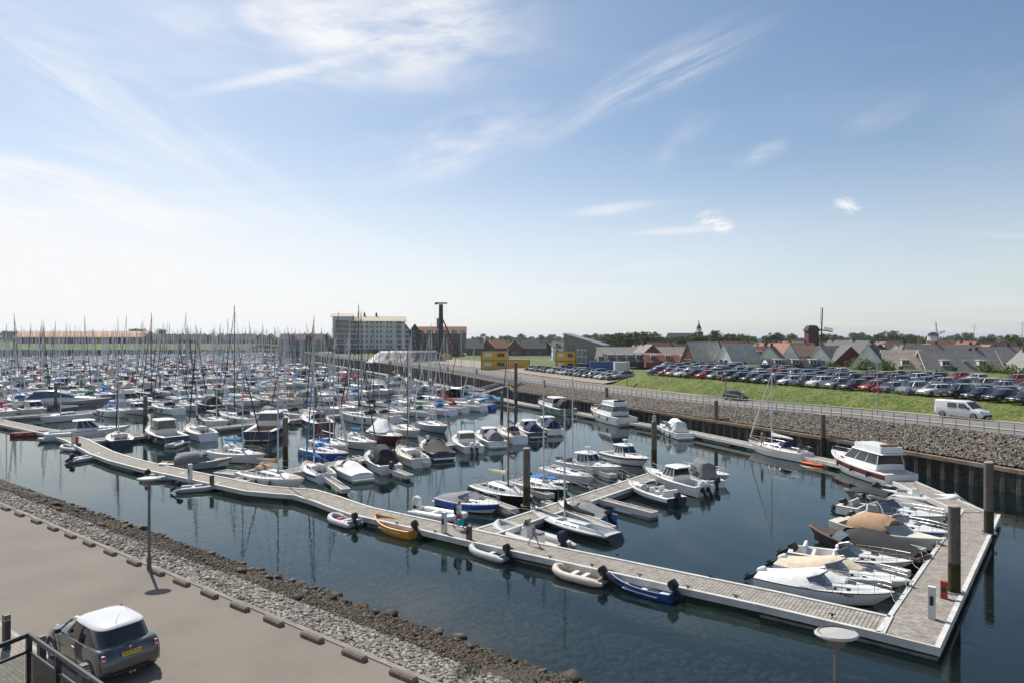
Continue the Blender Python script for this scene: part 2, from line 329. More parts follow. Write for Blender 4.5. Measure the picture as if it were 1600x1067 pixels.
def yard():
    V, Fc = [], []; k = len(yt); n = 60
    for i in range(n+1):
        for t in yt:
            p = 121+1.15*max(0, t-20)*.9+(340-121)*(i/n)**1.3; w_ = wall_at(p); x, y = w_[0]+NV.x*t, w_[1]+NV.y*t; V.append((x, y, (z_road(p) if t < 17 else z_road(p)+(z_field(p, t)-z_road(p))*min(1, (t-16.5)/4)) + .22))
    for i in range(n):
        for j in range(k-1): a = i*k+j; Fc.append((a, a+1, a+k+1, a+k))
    struct(npmesh('gravel_yard', V, Fc, [GRAVEL], smooth=True))
yard()
strip('ground', lambda p: [t_back(p), t_back(p)+9, 400, 1500, 5000, 25000], lambda p: [z_field(p, t_back(p)), 4.0 if p < 150 else 3.0, 2.4, 2, 2, 2], FARL)
strip('far_ground', lambda p: [16.5, 61], lambda p: [3.1, 3.1], FARL, p0=848)
# harbour bed and water
bed = struct(npmesh('harbour_bed', [(-12000, -40, -4), (2000, -40, -4), (2000, 14000, -4), (-12000, 14000, -4)], [(0, 1, 2, 3)], [MUD]))
def water_mat():
    m = bpy.data.materials.new('water'); m.use_nodes = True; N_, L_ = nodesof(m); N_.clear(); out_ = N_.new('ShaderNodeOutputMaterial')
    tr = N_.new('ShaderNodeBsdfTransparent'); tr.inputs[0].default_value = (.42, .53, .52, 1)
    df = N_.new('ShaderNodeBsdfDiffuse'); df.inputs[0].default_value = (.016, .036, .040, 1)
    gl = N_.new('ShaderNodeBsdfGlossy'); gl.inputs['Roughness'].default_value = .006; gl.inputs[0].default_value = (.90, .95, .93, 1)
    tc = N_.new('ShaderNodeTexCoord')
    hs = None
    for sc_, dist, amt in ((.55, 1.2, .55), (2.2, .6, .32), (.12, .5, .9)):
        nz = N_.new('ShaderNodeTexNoise'); nz.inputs['Scale'].default_value = sc_; nz.inputs['Detail'].default_value = 3; nz.inputs['Distortion'].default_value = dist
        L_.new(tc.outputs['Object'], nz.inputs[0]); mu = N_.new('ShaderNodeMath'); mu.operation = 'MULTIPLY'; mu.inputs[1].default_value = amt; L_.new(nz.outputs[0], mu.inputs[0])
        if hs is None: hs = mu.outputs[0]
        else: ad = N_.new('ShaderNodeMath'); ad.operation = 'ADD'; L_.new(hs, ad.inputs[0]); L_.new(mu.outputs[0], ad.inputs[1]); hs = ad.outputs[0]
    bp = N_.new('ShaderNodeBump'); bp.inputs['Strength'].default_value = .4; bp.inputs['Distance'].default_value = .026; L_.new(hs, bp.inputs['Height'])
    fr = N_.new('ShaderNodeFresnel'); fr.inputs['IOR'].default_value = 1.5
    for n_ in (gl, fr): L_.new(bp.outputs[0], n_.inputs['Normal'])
    m1 = N_.new('ShaderNodeMixShader'); m1.inputs[0].default_value = .24; L_.new(tr.outputs[0], m1.inputs[1]); L_.new(df.outputs[0], m1.inputs[2])
    m2 = N_.new('ShaderNodeMixShader'); L_.new(fr.outputs[0], m2.inputs[0]); L_.new(m1.outputs[0], m2.inputs[1]); L_.new(gl.outputs[0], m2.inputs[2]); L_.new(m2.outputs[0], out_.inputs[0])
    return m
WATER = water_mat()
struct(npmesh('water', [(-3000, -40, 0), (150, -40, 0), (150, 640, 0), (-3000, 640, 0)], [(0, 1, 2, 3)], [WATER]))
# near quay: coordinates u along the edge, v towards the water
QE = Vector((.8, -.6)); QN = Vector((.6, .8))
def Q(u, v, z): return Vector((QE.x*u+QN.x*v, QE.y*u+QN.y*v, z))
def qstrip(name, vz, mat, u0=-160, u1=60, nu=80, jit=0.):
    V, Fc = [], []; k = len(vz)
    for i in range(nu+1):
        u = u0+(u1-u0)*i/nu
        for j, (v, z) in enumerate(vz): V.append(Q(u, v+(jit*noise.noise(Vector((u*.25, j*3., 0))) if 0 < j else 0), z))
    for i in range(nu):
        for j in range(k-1): a = i*k+j; Fc.append((a+k, a+k+1, a+1, a))
    return struct(npmesh(name, V, Fc, [mat], smooth=True))
qstrip('quay_road', [(-20, 3.7), (7.7, 3.7), (13.15, 3.7)], ASPH)
qstrip('shore_slope', [(13.1, 3.66), (15, 2.85), (18, 1.5), (21.9, -.05), (25, -.9)], SHORE, jit=.3)
qstrip('shallow_bed', [(24.9, -.88), (31, -1.9), (40, -3.9), (46, -4.3)], BED, jit=.5)
struct(npmesh('quay_ground', [Q(-160, -20, 3.69), Q(60, -20, 3.69), Q(60, -90, 3.69), Q(-160, -90, 3.69)], [(0, 3, 2, 1)], [ASPH]))
# stones
def ico():
    t = (1+5**.5)/2
    V = np.array([(-1, t, 0), (1, t, 0), (-1, -t, 0), (1, -t, 0), (0, -1, t), (0, 1, t), (0, -1, -t), (0, 1, -t), (t, 0, -1), (t, 0, 1), (-t, 0, -1), (-t, 0, 1)])/math.sqrt(1+t*t)
    Fc = np.array([(0, 11, 5), (0, 5, 1), (0, 1, 7), (0, 7, 10), (0, 10, 11), (1, 5, 9), (5, 11, 4), (11, 10, 2), (10, 7, 6), (7, 1, 8), (3, 9, 4), (3, 4, 2), (3, 2, 6), (3, 6, 8), (3, 8, 9), (4, 9, 5), (2, 4, 11), (6, 2, 10), (8, 6, 7), (9, 8, 1)])
    return V, Fc
def stones(name, C, S, mats, mi, label, squash=.6):
    V0, F0 = ico(); n = len(C)
    V = np.repeat(V0[None], n, 0)*(1+rng.uniform(-.5, .5, (n, 12, 1)))
    V *= np.stack([S*rng.uniform(.8, 1.5, n), S*rng.uniform(.6, 1.1, n), S*rng.uniform(squash*.6, squash*1.3, n)], 1)[:, None, :]
    a = rng.uniform(0, 2*PI, n); b = rng.uniform(-.6, .6, n); ca, sa, cb, sb = np.cos(a), np.sin(a), np.cos(b), np.sin(b)
    x, y, z = V[..., 0].copy(), V[..., 1].copy(), V[..., 2].copy()
    y, z = y*cb[:, None]-z*sb[:, None], y*sb[:, None]+z*cb[:, None]
    x, y = x*ca[:, None]-y*sa[:, None], x*sa[:, None]+y*ca[:, None]
    V = np.stack([x, y, z], -1)+np.asarray(C)[:, None, :]
    Fc = F0[None]+(np.arange(n)*12)[:, None, None]
    o = npmesh(name, V.reshape(-1, 3), Fc.reshape(-1, 3), mats, np.repeat(mi, 20)); tag(o, label, 'stones', kind='stuff'); return o
STN = [pm('stone_'+str(i), c, .85, var=.25, scale=5, bump=.5, bscale=12) for i, c in enumerate([(.205, .185, .16), (.125, .11, .095), (.30, .275, .24), (.165, .138, .108)])]
STR = [pm('revetment_'+str(i), c, .85, var=.3, scale=5, bump=.5, bscale=12) for i, c in enumerate([(.20, .172, .142), (.12, .105, .09), (.31, .275, .23), (.185, .148, .11)])]
WEED = [pm('weed_'+str(i), c, .75, var=.5, scale=5, bump=1, bscale=14) for i, c in enumerate([(.046, .031, .016), (.082, .055, .027), (.022, .016, .010)])]
def shore_z(v): return ip(v, [13.1, 15, 18, 21.9, 25, 31, 40], [3.66, 2.85, 1.5, -.05, -.9, -1.9, -3.9])
C, S, M = [], [], []
for i in range(44000):
    u = (random.uniform(-62, 8) if i % 2 else random.uniform(-30, 8)) if i % 9 else random.uniform(-100, 30)
    v = random.uniform(13.3, 17.4+.5*noise.noise(Vector((u*.3, 0, 0)))); s = random.choice([.03, .04, .05, .065, .10])*random.uniform(.75, 1.25)
    C.append(Q(u, v, shore_z(v)+s*.25)); S.append(s); M.append(random.choices([0, 1, 2, 3], [4, 2, 4, 2])[0])
stones('shore_stones', C, np.array(S), STN, M, 'loose pale grey stones on the slope below the kerb blocks')
C, S, M = [], [], []
for i in range(46000):
    u = (random.uniform(-62, 10) if i % 2 else random.uniform(-32, 10)) if i % 9 else random.uniform(-100, 30)
    c = 19.45+.9*noise.noise(Vector((u*.12, 4, 0))); v = random.gauss(c, 1.75)
    if v < 16.2 or v > 22.6: v = random.uniform(16.9, 22.2)
    s = random.choice([.03, .04, .05, .075])*random.uniform(.8, 1.2)*(random.uniform(2, 4.2) if random.random() < (.03 if v > 20.8 else .004) else 1)
    C.append(Q(u, v, shore_z(v)+s*.3)); S.append(s); M.append(random.choices([0, 1, 2], [3, 4, 2])[0])
stones('seaweed_rocks', C, np.array(S), WEED, M, 'dark weed covered rocks along the waterline')
C, S, M = [], [], []
for i in range(5000):
    u = random.uniform(-60, 16); v = random.uniform(22.7, 36); s = random.uniform(.1, .3)
    C.append(Q(u, v, shore_z(v)+s*.15)); S.append(s); M.append(random.choices([0, 1, 3], [1, 3, 3])[0])
stones('underwater_stones', C, np.array(S), [WEED[0], WEED[1], WEED[2], STN[1]], M, 'rounded stones lying under the shallow water')
C, S, M = [], [], []
for i in range(40000):
    p = random.uniform(WP[0]+40, P_ROCK); t = random.uniform(.45, 5.4); s = random.uniform(.06, .15)
    w_ = wall_at(p); z = z_cap(p)+(z_road(p)-z_cap(p))*t/5.5
    C.append((w_[0]+NV.x*t, w_[1]+NV.y*t, z+s*.2)); S.append(s); M.append(random.choices([0, 1, 2, 3], [3, 5, 1.4, 3])[0])
stones('revetment_stones', C, np.array(S), STR, M, 'rough grey stones on the slope between sheet piling and footpath')
# ================= quay wall, docks, piles, railings, lamps =================
SHEET = ramp_mat('sheet_steel', [(.25, (.030, .028, .026)), (.5, (.058, .054, .048)), (.72, (.13, .12, .10))], .8, detail=10, rough=.75, second=(4, .5, 1.4), bump=.4, bscale=8, stretch=(1, 1, .35))
CAPM = ramp_mat('rusty_cap', [(.3, (.16, .11, .07)), (.55, (.27, .20, .14)), (.75, (.34, .28, .21))], .5, second=(6, .7, 1.2), bump=.4, bscale=10)
PLANK = ramp_mat('deck_planks', [(.25, (.22, .195, .165)), (.5, (.32, .29, .255)), (.75, (.40, .37, .33))], 1.5, detail=12, second=(5, .72, 1.18), bump=.2, bscale=30)
PLANKD = pm('plank_gap', (.05, .045, .04), .9)
BEAM = pm('pontoon_edge', (.52, .51, .48), .7, var=.15, scale=1.5)
FLOATM = pm('pontoon_float', (.19, .185, .17), .85, var=.35, scale=1.3, bump=.3)
PILEM = ramp_mat('pile_timber', [(.3, (.09, .08, .07)), (.6, (.17, .15, .13)), (.8, (.24, .22, .19))], 2.2, second=(9, .7, 1.2), bump=.7, bscale=12, stretch=(3, 3, .35))
PILEG = ramp_mat('pile_algae', [(.3, (.022, .022, .010)), (.55, (.062, .058, .016)), (.8, (.03, .026, .016))], 2.5, second=(8, .6, 1.2), bump=.7, bscale=12)
RAILM = pm('railing_grey', (.30, .30, .29), .5, .3, .1); RAILT = pm('rail_timber', (.42, .36, .29), .8, var=.15)
POSTG = pm('lamp_pole_grey', (.12, .125, .13), .5, .2, .1); LAMPW = pm('lamp_disc', (.40, .395, .37), .5, var=.1)
wall = thing('sheet_pile_wall', 'dark corrugated sheet pile wall with rusty tan cap along the harbour', 'quay wall', WT(60, 0, 0))
def wall_pts(step, p0, p1):
    out = []; p = p0
    while p < p1: out.append(p); p += step
    return out
def build_wall():
    m = MB(); prev = None; pp = wall_pts(.325, 20, 150)+wall_pts(.65, 150, 330)+wall_pts(2.6, 330, 570)
    for i, p in enumerate(pp):
        t = (0, 0, .34, .34)[i % 4]; w_ = wall_at(p); x, y = w_[0]+NV.x*t, w_[1]+NV.y*t
        cur = ((x, y, -4), (x, y, z_cap(p)-.05))
        if prev: m.add([prev[0], cur[0], cur[1], prev[1]], [(0, 1, 2, 3)], SHEET)
        prev = cur
    m.add([prev[0], (-900, 585, -4), (-900, 585, 3.1), prev[1]], [(0, 1, 2, 3)], SHEET); m.add([(-900, 585, -4), (-3000, 1200, -4), (-3000, 1200, 3.1), (-900, 585, 3.1)], [(0, 1, 2, 3)], SHEET)
    for v in range(len(m.v)): m.v[v] = tuple(Vector(m.v[v])-wall.location)
    m.build('sheet', wall)
    c = MB(); rings = []
    for p in wall_pts(4, 18, 570):
        w_ = wall_at(p); z = z_cap(p); q = lambda t, zz: (w_[0]+NV.x*t-wall.location.x, w_[1]+NV.y*t-wall.location.y, zz-wall.location.z)
        rings.append([q(-.08, z-.28), q(-.08, z+.04), q(.5, z+.04), q(.5, z-.28)])
    c.loft(rings, CAPM); c.build('cap', wall)
build_wall()
# railing along the footpath
rl = thing('railing', 'long low railing with timber top rail between footpath and stone slope', 'railing', WT(55, 5.6))
def rail_local(p, z): w_ = WT(p, 5.62); return (w_.x-rl.location.x, w_.y-rl.location.y, w_.z+z-rl.location.z)
for nm, z, r, m_, p1 in (('top_rail', 1.08, .045, RAILT, 560), ('middle_rail', .6, .02, RAILM, 300), ('lower_rail', .2, .02, RAILM, 300)):
    m = MB(); m.tube([rail_local(p, z) for p in wall_pts(3, 30, p1)], r, m_, 5); m.build(nm, rl)
pm0 = None; far = MB(); allp = wall_pts(1.35, 34, 540)
pb = MB(); pb.box((0, 0, .54), (.07, .05, 1.08), RAILM)
for i, p in enumerate(allp):
    q = rail_local(p, 0)
    if i < 100:
        if pm0 is None: pm0 = pb.build('post', rl); pm0.location = q; pm0.rotation_euler.z = R(25)
        else: o = pm0.copy(); COL.objects.link(o); o.location = q
    else: far.box((q[0], q[1], q[2]+.54), (.08, .06, 1.08), RAILM)
tag(far.build('far_posts', rl), kind='stuff')

# ---- floating jetties
DZ = .55
def offs(pts, d):
    out = []
    for i, p in enumerate(pts):
        a = pts[max(i-1, 0)]; b = pts[min(i+1, len(pts)-1)]
        if 0 < i < len(pts)-1:
            n1 = (pts[i]-a).normalized(); n2 = (b-pts[i]).normalized(); t = (n1+n2).normalized(); k = 1/max(.5, t.dot(n1))
        else: t = (b-a).normalized(); k = 1
        out.append(p+Vector((-t.y, t.x))*d*k)
    return out
def jetty(name, label, pts, w=2.3, planks=True, parent=None, z=DZ, floats=8.0, cat='jetty', group=None, step=.17):
    pts = [Vector(p[:2]) for p in pts]; o0 = pts[0].copy()
    if parent is None: root = thing(name, label, cat, (o0.x, o0.y, 0), 0, group)
    else: root = parent; o0 = Vector(parent.location[:2])
    pts = [p-o0 for p in pts]; eb = .2 if w > 1.4 else .09
    L1, L0, R0, R1 = offs(pts, w/2), offs(pts, w/2-eb), offs(pts, -(w/2-eb)), offs(pts, -w/2)
    d = MB(); zz = lambda v, h: (v.x, v.y, h)
    for i in range(len(pts)-1):
        d.add([zz(R0[i], z-.03), zz(R0[i+1], z-.03), zz(L0[i+1], z-.03), zz(L0[i], z-.03)], [(0, 1, 2, 3)], PLANKD if planks else PLANK)
        if planks:
            n = max(1, int((pts[i+1]-pts[i]).length/step)); fr = .86
            for k in range(n):
                a, b = k/n, (k+fr)/n; q = [R0[i].lerp(R0[i+1], a), R0[i].lerp(R0[i+1], b), L0[i].lerp(L0[i+1], b), L0[i].lerp(L0[i+1], a)]
                dz = random.uniform(-.003, .003); d.add([zz(v, z+dz) for v in q], [(0, 1, 2, 3)], PLANK)
    d.build('deck', root)
    e = MB()
    for A, B in ((L0, L1), (R1, R0)):
        e.loft([[zz(A[i], z-.28), zz(A[i], z+.05), zz(B[i], z+.05), zz(B[i], z-.28)] for i in range(len(pts))], BEAM)
    for i_, j_ in ((0, 1), (-1, -2)):
        dr = (pts[i_]-pts[j_]).normalized(); c = pts[i_]+dr*.04; e.box((c.x, c.y, z-.115), (.09, w+.01, .34), BEAM, math.atan2(dr.y, dr.x))
    e.build('edge_beam', root)
    if floats:
        run = 0
        for i in range(len(pts)-1):
            a, b = pts[i], pts[i+1]; L_ = (b-a).length; dr = (b-a).normalized(); ang = math.atan2(dr.y, dr.x); s = -run % floats
            while s < L_:
                ln = min(floats*.62, 5, L_); c = a+dr*min(max(s, ln/2+.05), L_-ln/2-.05)
                if s+ln/2 < L_ or L_ > 3:
                    f = MB(); f.box((c.x, c.y, (z-.6)/2-.14), (ln, w*.9, z-.29+.32), FLOATM, ang); f.build('float', root)
                s += floats
            run += L_
    return root
def px2(l, z=DZ): return [P(x, y, z).xy for x, y in l]
AC = px2([(0, 658.5), (90, 677), (120, 687), (158, 706.5), (190, 717.5), (240, 730), (340, 750.5), (400, 763), (440, 766.5), (476, 769), (510, 779), (540, 790), (565, 798), (675, 822), (740, 837), (800, 850), (1200, 934.5)])
AEND = Vector((16.0, 29.15))
AX = [Vector((-75.1-.78*k, 100.2+.62*k)) for k in (160, 60, 20)]
jetty('main_jetty', 'long kinked floating jetty with timber deck running from far left to near corner', AX+AC+[AEND], 2.3)
CDIR = Vector((.64, .768)); CN = Vector((.768, -.64))
C0 = AEND+Vector((.807, -.59))*.95-CDIR*1.15; C1 = C0+CDIR*26.4
jetty('timber_jetty', 'wide timber jetty with pale edge plates at the right, small boats nosed up to it', [C0, C1], 2.3)
E1 = Vector((33.8, 61.2)); jetty('jetty_arm', 'timber jetty arm leading from the outer corner back to the white cruiser by the wall', [C1+CN*(-.1)+CDIR*.05-Vector((.4, 0)), E1], 2.1)
DP = [Vector(q) for q in [(33.8, 61.3), (31.9, 67.7), (27.6, 79), (23.2, 89.8), (18.2, 98.6), (10, 114), (2, 128.5), (-19, 180), (-43, 232), (-78, 303), (-106, 360)]]
jetty('wall_jetty', 'narrow floating jetty running along the foot of the sheet pile wall', DP, 1.7, planks=False)
JD = Vector((.63, .777)); JQ = Vector((.777, -.63))
JET = []    # (start, length, name)
def add_jetty(sx, sy, ln, label, planks):
    s = Vector((sx, sy))+JD*1.2; jetty('side_jetty', label, [s, s+JD*ln], 1.9, planks=planks, group=None); JET.append((s, ln, label))
add_jetty(-2.4, 42.3, 24.5, 'short pale side jetty branching off between the two walking people', True)
add_jetty(-24.2, 58.1, 47, 'side jetty branching off behind the white pillar beside the cream sailing yacht', True)
add_jetty(-50.9, 80.7, 64, 'side jetty branching off at the left kink of the long jetty', False)
st_ = [(-80, 104), (-108, 127), (-136, 149.5), (-164, 172), (-192, 194), (-220, 216), (-248, 238), (-276, 260), (-304, 282), (-332, 304), (-360, 326)]
for k, (sx, sy) in enumerate(st_):
    t = 5
    while True:
        q = Vector((sx, sy))+JD*t
        if tcoord(q.x, q.y) > -22 or q.y > 535: break
        t += 1
    add_jetty(sx, sy, t, ['side jetty passing behind the long grey motor yacht', 'far side jetty next beyond the one behind the grey motor yacht', 'distant side jetty under the masts left of the pale apartment block'][min(k, 2)] if k < 3 else 'distant side jetty among the crowded masts at the left', False)
for o in bpy.data.objects:
    if o.get('label') == 'distant side jetty among the crowded masts at the left': o['group'] = 'distant side jetties'
# fingers
FINGERS = []
def finger(a, b, label, w=.75, z=.5, group='short mooring fingers'):
    a = Vector(a[:2]); b = Vector(b[:2]); FINGERS.append((a, b)); r = jetty('mooring_finger', label, [a, b], w, planks=False, z=z, floats=0)
    d = (b-a).normalized(); ang = math.atan2(d.y, d.x); ln = (b-a).length
    for s in (.14, .86): f = MB(); c = d*(ln*s); f.box((c.x, c.y, .0), (min(2, ln*.28), w*1.15, .42), FLOATM, ang); f.build('float', r)
    return r
finger(P(925, 775, .5), P(1022, 800, .5), 'empty narrow mooring finger between the grey covered boat and the navy sports boat')
finger(P(958, 741, .5), P(895, 722, .5), 'narrow mooring finger between the two white pilothouse boats')
finger(P(852, 783, .5), P(955, 823, .5), 'mooring finger beside the open racing dinghy')
finger(P(860, 772, .5), P(795, 754, .5), 'mooring finger left of the boat under the blue tarpaulin')
finger(P(803, 795, .5), P(735, 770, .5), 'mooring finger between the blue speedboat and the black hulled yacht')
finger(P(1482, 800, .5), P(1394, 775, .5), 'slotted pale mooring finger beside the cream inflatable boat')
finger(P(1466, 812, .5), P(1400, 795, .5), 'slotted pale mooring finger just in front of the one by the inflatable')
finger(P(1440, 858, .5), P(1360, 838, .5), 'mooring finger beside the boat with the tan canopy')
finger(P(1415, 893, .5), P(1350, 875, .5), 'mooring finger between the white open boat and the wine red cabin boat')
finger(P(555, 712, .5), P(640, 742, .5), 'mooring finger left of the boat with the black canopy')
finger(P(445, 738, .5), P(560, 762, .5), 'mooring finger between the white day boat and the blue striped sailing yacht') if False else None
finger(P(480, 722, .5), P(540, 764, .5), 'mooring finger beside the low white covered speedboat')
finger(P(613, 703, .5), P(668, 722, .5), 'mooring finger in front of the cream wooden cruiser')
finger(P(345, 736, .5), P(398, 742, .5), 'pale pontoon corner behind the grey covered sloop', 1.6)
finger(P(140, 686, .5), P(222, 678, .5), 'pontoon finger between the white hardtop cruiser and the navy sailing boat', 1.0)

# ---- mooring piles
def pile(x, yb, yt, label, r=.27, cap=None, group=None):
    b = P(x, yb, 0); top = CZ-(yt-Y0)*b.y/F; t = thing('mooring_pile', label, 'pile', (b.x, b.y, 0), random.random()*3, group)
    m = MB(); m.cyl((0, 0, 2.0), (0, 0, top), r, r*.97, PILEM, 14); m.build('upper_pile', t, True)
    m = MB(); m.cyl((0, 0, -4), (0, 0, 2.0), r*1.01, r, PILEG, 14); m.build('tidal_zone', t, True)
    m = MB(); m.cyl((0, 0, top), (0, 0, top+.05), r*1.04, r*.8, CONC, 14); m.build('cap', t)
    if r > .25: m = MB(); m.tube([(math.cos(a)*(r+.14), math.sin(a)*(r+.14), .62) for a in np.linspace(0, 2*PI, 15)[:-1]], .04, ALU, 6, True); m.build('guide_ring', t)
    if cap: m = MB(); m.box((0, 0, top+.3), (.34, .34, .55), LAMPW, top=(.8, .8)); m.cyl((0, 0, top+.5), (0, 0, top+1.1), .03, .02, ALU); m.build('beacon_box', t)
    return t
pile(823, 802, 700, 'tall weathered mooring pile with green algae foot at the start of the central side jetty')
pile(1022, 733, 658, 'mooring pile with pale box on top at the outer end of the central side jetty', cap=1)
pile(1491, 943, 790, 'thick grey timber mooring pile standing closest at the near right corner')
pile(1545, 847, 722, 'thick timber mooring pile outside the far corner of the right hand jetty')
pile(1286, 712, 647, 'mooring pile in front of the wall just left of the white red striped cruiser', .25)
pile(1119, 680, 625, 'mooring pile against the wall right of the small white sports cruiser', .25)
pile(948, 645, 605, 'mooring pile behind the bow of the big white flybridge cruiser', .25)
pile(850, 626, 594, 'mooring pile behind the green hulled motor boat', .25)
pile(446, 728, 652, 'mooring pile with green foot behind the cream sailing yacht at the long jetty')
pile(227, 672, 618, 'leaning grey mooring pile left of the navy trawler boat')
pile(87, 645, 598, 'dark mooring pile in front of the long grey motor yacht')
pile(493, 645, 603, 'mooring pile standing between the rows above the dark blue barge')
pile(784, 668, 612, 'rusty brown mooring pile at the foot of the gangway', .22)
pile(806, 640, 566, 'dark mooring pile with box beside the top of the gangway', .3)
for x, yb, yt in ((250, 610, 585), (543, 610, 580), (370, 600, 578), (610, 587, 563), (655, 592, 568), (700, 597, 572), (565, 580, 558), (512, 571, 552), (745, 602, 576)):
    pile(x, yb, yt, 'slim distant mooring pile along the far rows and quay', .2, group='distant mooring piles')
# ---- service pillars on the jetty
def pillar(x, y, h, w, mat, label, capm=None):
    b = P(x, y, DZ); t = thing('service_pillar', label, 'pillar', (b.x, b.y, DZ), R(-36)); m = MB(); m.box((0, 0, h/2), (w, w*.8, h), mat); m.build('casing', t)
    m = MB(); m.box((0, 0, h+.03), (w*1.06, w*.88, .06), capm or mat); m.build('top', t); m = MB(); m.box((0, -w*.41, h*.6), (w*.5, .02, h*.3), BLK); m.build('panel', t); return t
PW = pm('pillar_white', (.6, .6, .58), .4, var=.06); PR = pm('pillar_red', (.35, .04, .035), .5); PD = pm('pillar_brown', (.08, .055, .05), .5)
pillar(694, 832, 1.25, .3, PW, 'tall pale service pillar on the long jetty left of the walking man')
pillar(733, 842, .75, .3, PD, 'short dark brown service pillar on the jetty right of the walking man')
pillar(297, 750, 1.35, .32, PW, 'tall pale service pillar beside the grey covered sloop')
pillar(331, 757, .75, .3, PD, 'short brown service pillar where the second side jetty leaves')
pillar(114, 692, 1.5, .32, PW, 'tall pale service pillar at the left kink of the jetty')
pillar(120, 693, .8, .3, PR, 'short red service pillar at the left kink of the jetty')
pillar(1456, 966, 1.35, .28, PW, 'tall pale service pillar at the near right corner of the jetty')
pillar(1475, 934, .75, .28, PR, 'short red fire point beside the thick pile at the near right corner')
pillar(668, 694, 1.0, .3, PW, 'white service pillar behind the navy boat with the grey canopy')
# ---- cleats
for i, (x, y) in enumerate([(620, 818), (680, 831), (800, 858), (860, 871), (925, 884), (1000, 900), (1075, 918), (1150, 933), (1300, 962), (1425, 900), (1440, 880), (1460, 855), (1480, 828), (965, 868), (1110, 901)]):
    b = P(x, y, DZ+.05); m = MB(); m.box((0, 0, .05), (.08, .05, .1), BLK); m.cyl((-.16, 0, .11), (.16, 0, .11), .025, .025, BLK); o = m.build('mooring_cleat', None, False, b, R(-36)); tag(o, 'small black mooring cleat on the jetty edge', 'cleat', 'mooring cleats on the jetty edges')
# ---- gangway
a = P(806, 588, 3.2); b = P(742, 622, .6); b = Vector((-9.5, 139.5, .62)); a = Vector((1.6, 148, 3.25))
g = thing('gangway', 'sloping grey truss gangway from the quay down to the pontoon', 'gangway', b); v = a-b; side = Vector((-v.y, v.x, 0)).normalized()*.7
m = MB(); m.add([-side, side, v+side, v-side], [(0, 1, 2, 3)], PLANK); m.build('walkway', g)
for s in (-1, 1):
    m = MB(); up = Vector((0, 0, 1.1)); o_ = side*s; m.tube([o_+up, o_+up+v], .06, ALU); m.tube([o_, o_+v], .08, ALU); n = 9
    for k in range(n+1): m.tube([o_+v*(k/n), o_+up+v*(k/n)], .035, ALU, 4)
    for k in range(n): m.tube([o_+v*(k/n)+up*(k % 2), o_+v*((k+1)/n)+up*((k+1) % 2)], .03, ALU, 4)
    m.build('truss_railing', g)
jetty('pontoon', 'pale floating pontoon at the foot of the gangway', [(-22, 137), (-9, 139), (-2, 136.5)], 2.2, planks=False, cat='pontoon')
# ---- kerb blocks along the quay
KB = [(17, 794), (39, 803), (65, 814), (91, 825), (120, 836), (150, 848), (183, 862), (218, 878), (254, 893), (293, 909), (337, 927), (384, 947), (437, 969), (497, 994), (562, 1022), (638, 1054)]
kb = MB(); rr = [(0, .11, 0), (0, .11, .10), (0, .06, .15), (0, -.06, .15), (0, -.11, .10), (0, -.11, 0)]
kb.loft([[(x, y*s, z*s) for _, y, z in rr] for x, s in ((-.48, .7), (-.43, 1), (.43, 1), (.48, .7))], pm('kerb_brown', (.15, .118, .09), .9, var=.3, scale=6, bump=.4)); k0 = kb.build('kerb_block'); tag(k0, 'rounded brown concrete kerb block at the quay edge', 'kerb block', 'row of kerb blocks along the quay edge')
ks = [P(x, y, 3.7) for x, y in KB]; dd = (ks[-2]-ks[1])/13
ks = [ks[0]-dd*i for i in range(3, 0, -1)]+ks+[ks[-1]+dd*i for i in range(1, 4)]
for i, p in enumerate(ks):
    o = k0 if i == 0 else k0.copy()
    if i: COL.objects.link(o)
    u = p.x*QE.x+p.y*QE.y; q = Q(u, 12.9, 3.7); o.location = q; o.rotation_euler.z = math.atan2(-.6, .8)+random.uniform(-.03, .03)
m = MB(); m.loft([[tuple(Q(u, 13.1, 3.5)), tuple(Q(u, 13.1, 3.73)), tuple(Q(u, 13.28, 3.73)), tuple(Q(u, 13.28, 3.4))] for u in (-160, 60)], CONCD); struct(m.build('quay_edge'))
# ---- disc lamps on the quay
def disc_lamp(loc, h, r, label, rz):
    t = thing('street_lamp', label, 'street lamp', loc, rz)
    m = MB(); m.cyl((0, 0, 0), (0, 0, h-.2), .06, .05, POSTG, 12); m.cyl((0, 0, 0), (0, 0, .5), .085, .085, POSTG, 12); m.build('pole', t, True)
    m = MB(); m.loft([[(math.cos(a)*q, math.sin(a)*q*.72, z) for a in np.linspace(0, 2*PI, 33)[:-1]] for q, z in ((.07, h-.28), (.16, h-.2), (r*.55, h-.1), (r*.9, h-.045))], POSTG, caps=(True, True)); m.build('reflector', t, True)
    m = MB(); m.loft([[(math.cos(a)*q, math.sin(a)*q*.72, z) for a in np.linspace(0, 2*PI, 33)[:-1]] for q, z in ((r*.9, h-.045), (r, h-.02), (r, h), (r*.95, h+.02), (r*.3, h+.045))], LAMPW); m.build('lamp_disc', t, True)
    m = MB(); m.tube([(math.cos(a)*r*.82, math.sin(a)*r*.59, h+.032) for a in np.linspace(.2, PI*1.1, 20)], .008, BLK, 4); m.build('seam', t)
    return t
disc_lamp(P(233, 888, 3.7), 3.58, .44, 'grey street lamp with flat disc head casting a shadow on the sandy asphalt', R(10))
l2 = P(1307, 985, 7.2); disc_lamp((l2.x, l2.y, 3.7), 3.45, .41, 'street lamp with pale oval disc head nearest the viewer at the lower right', R(0))
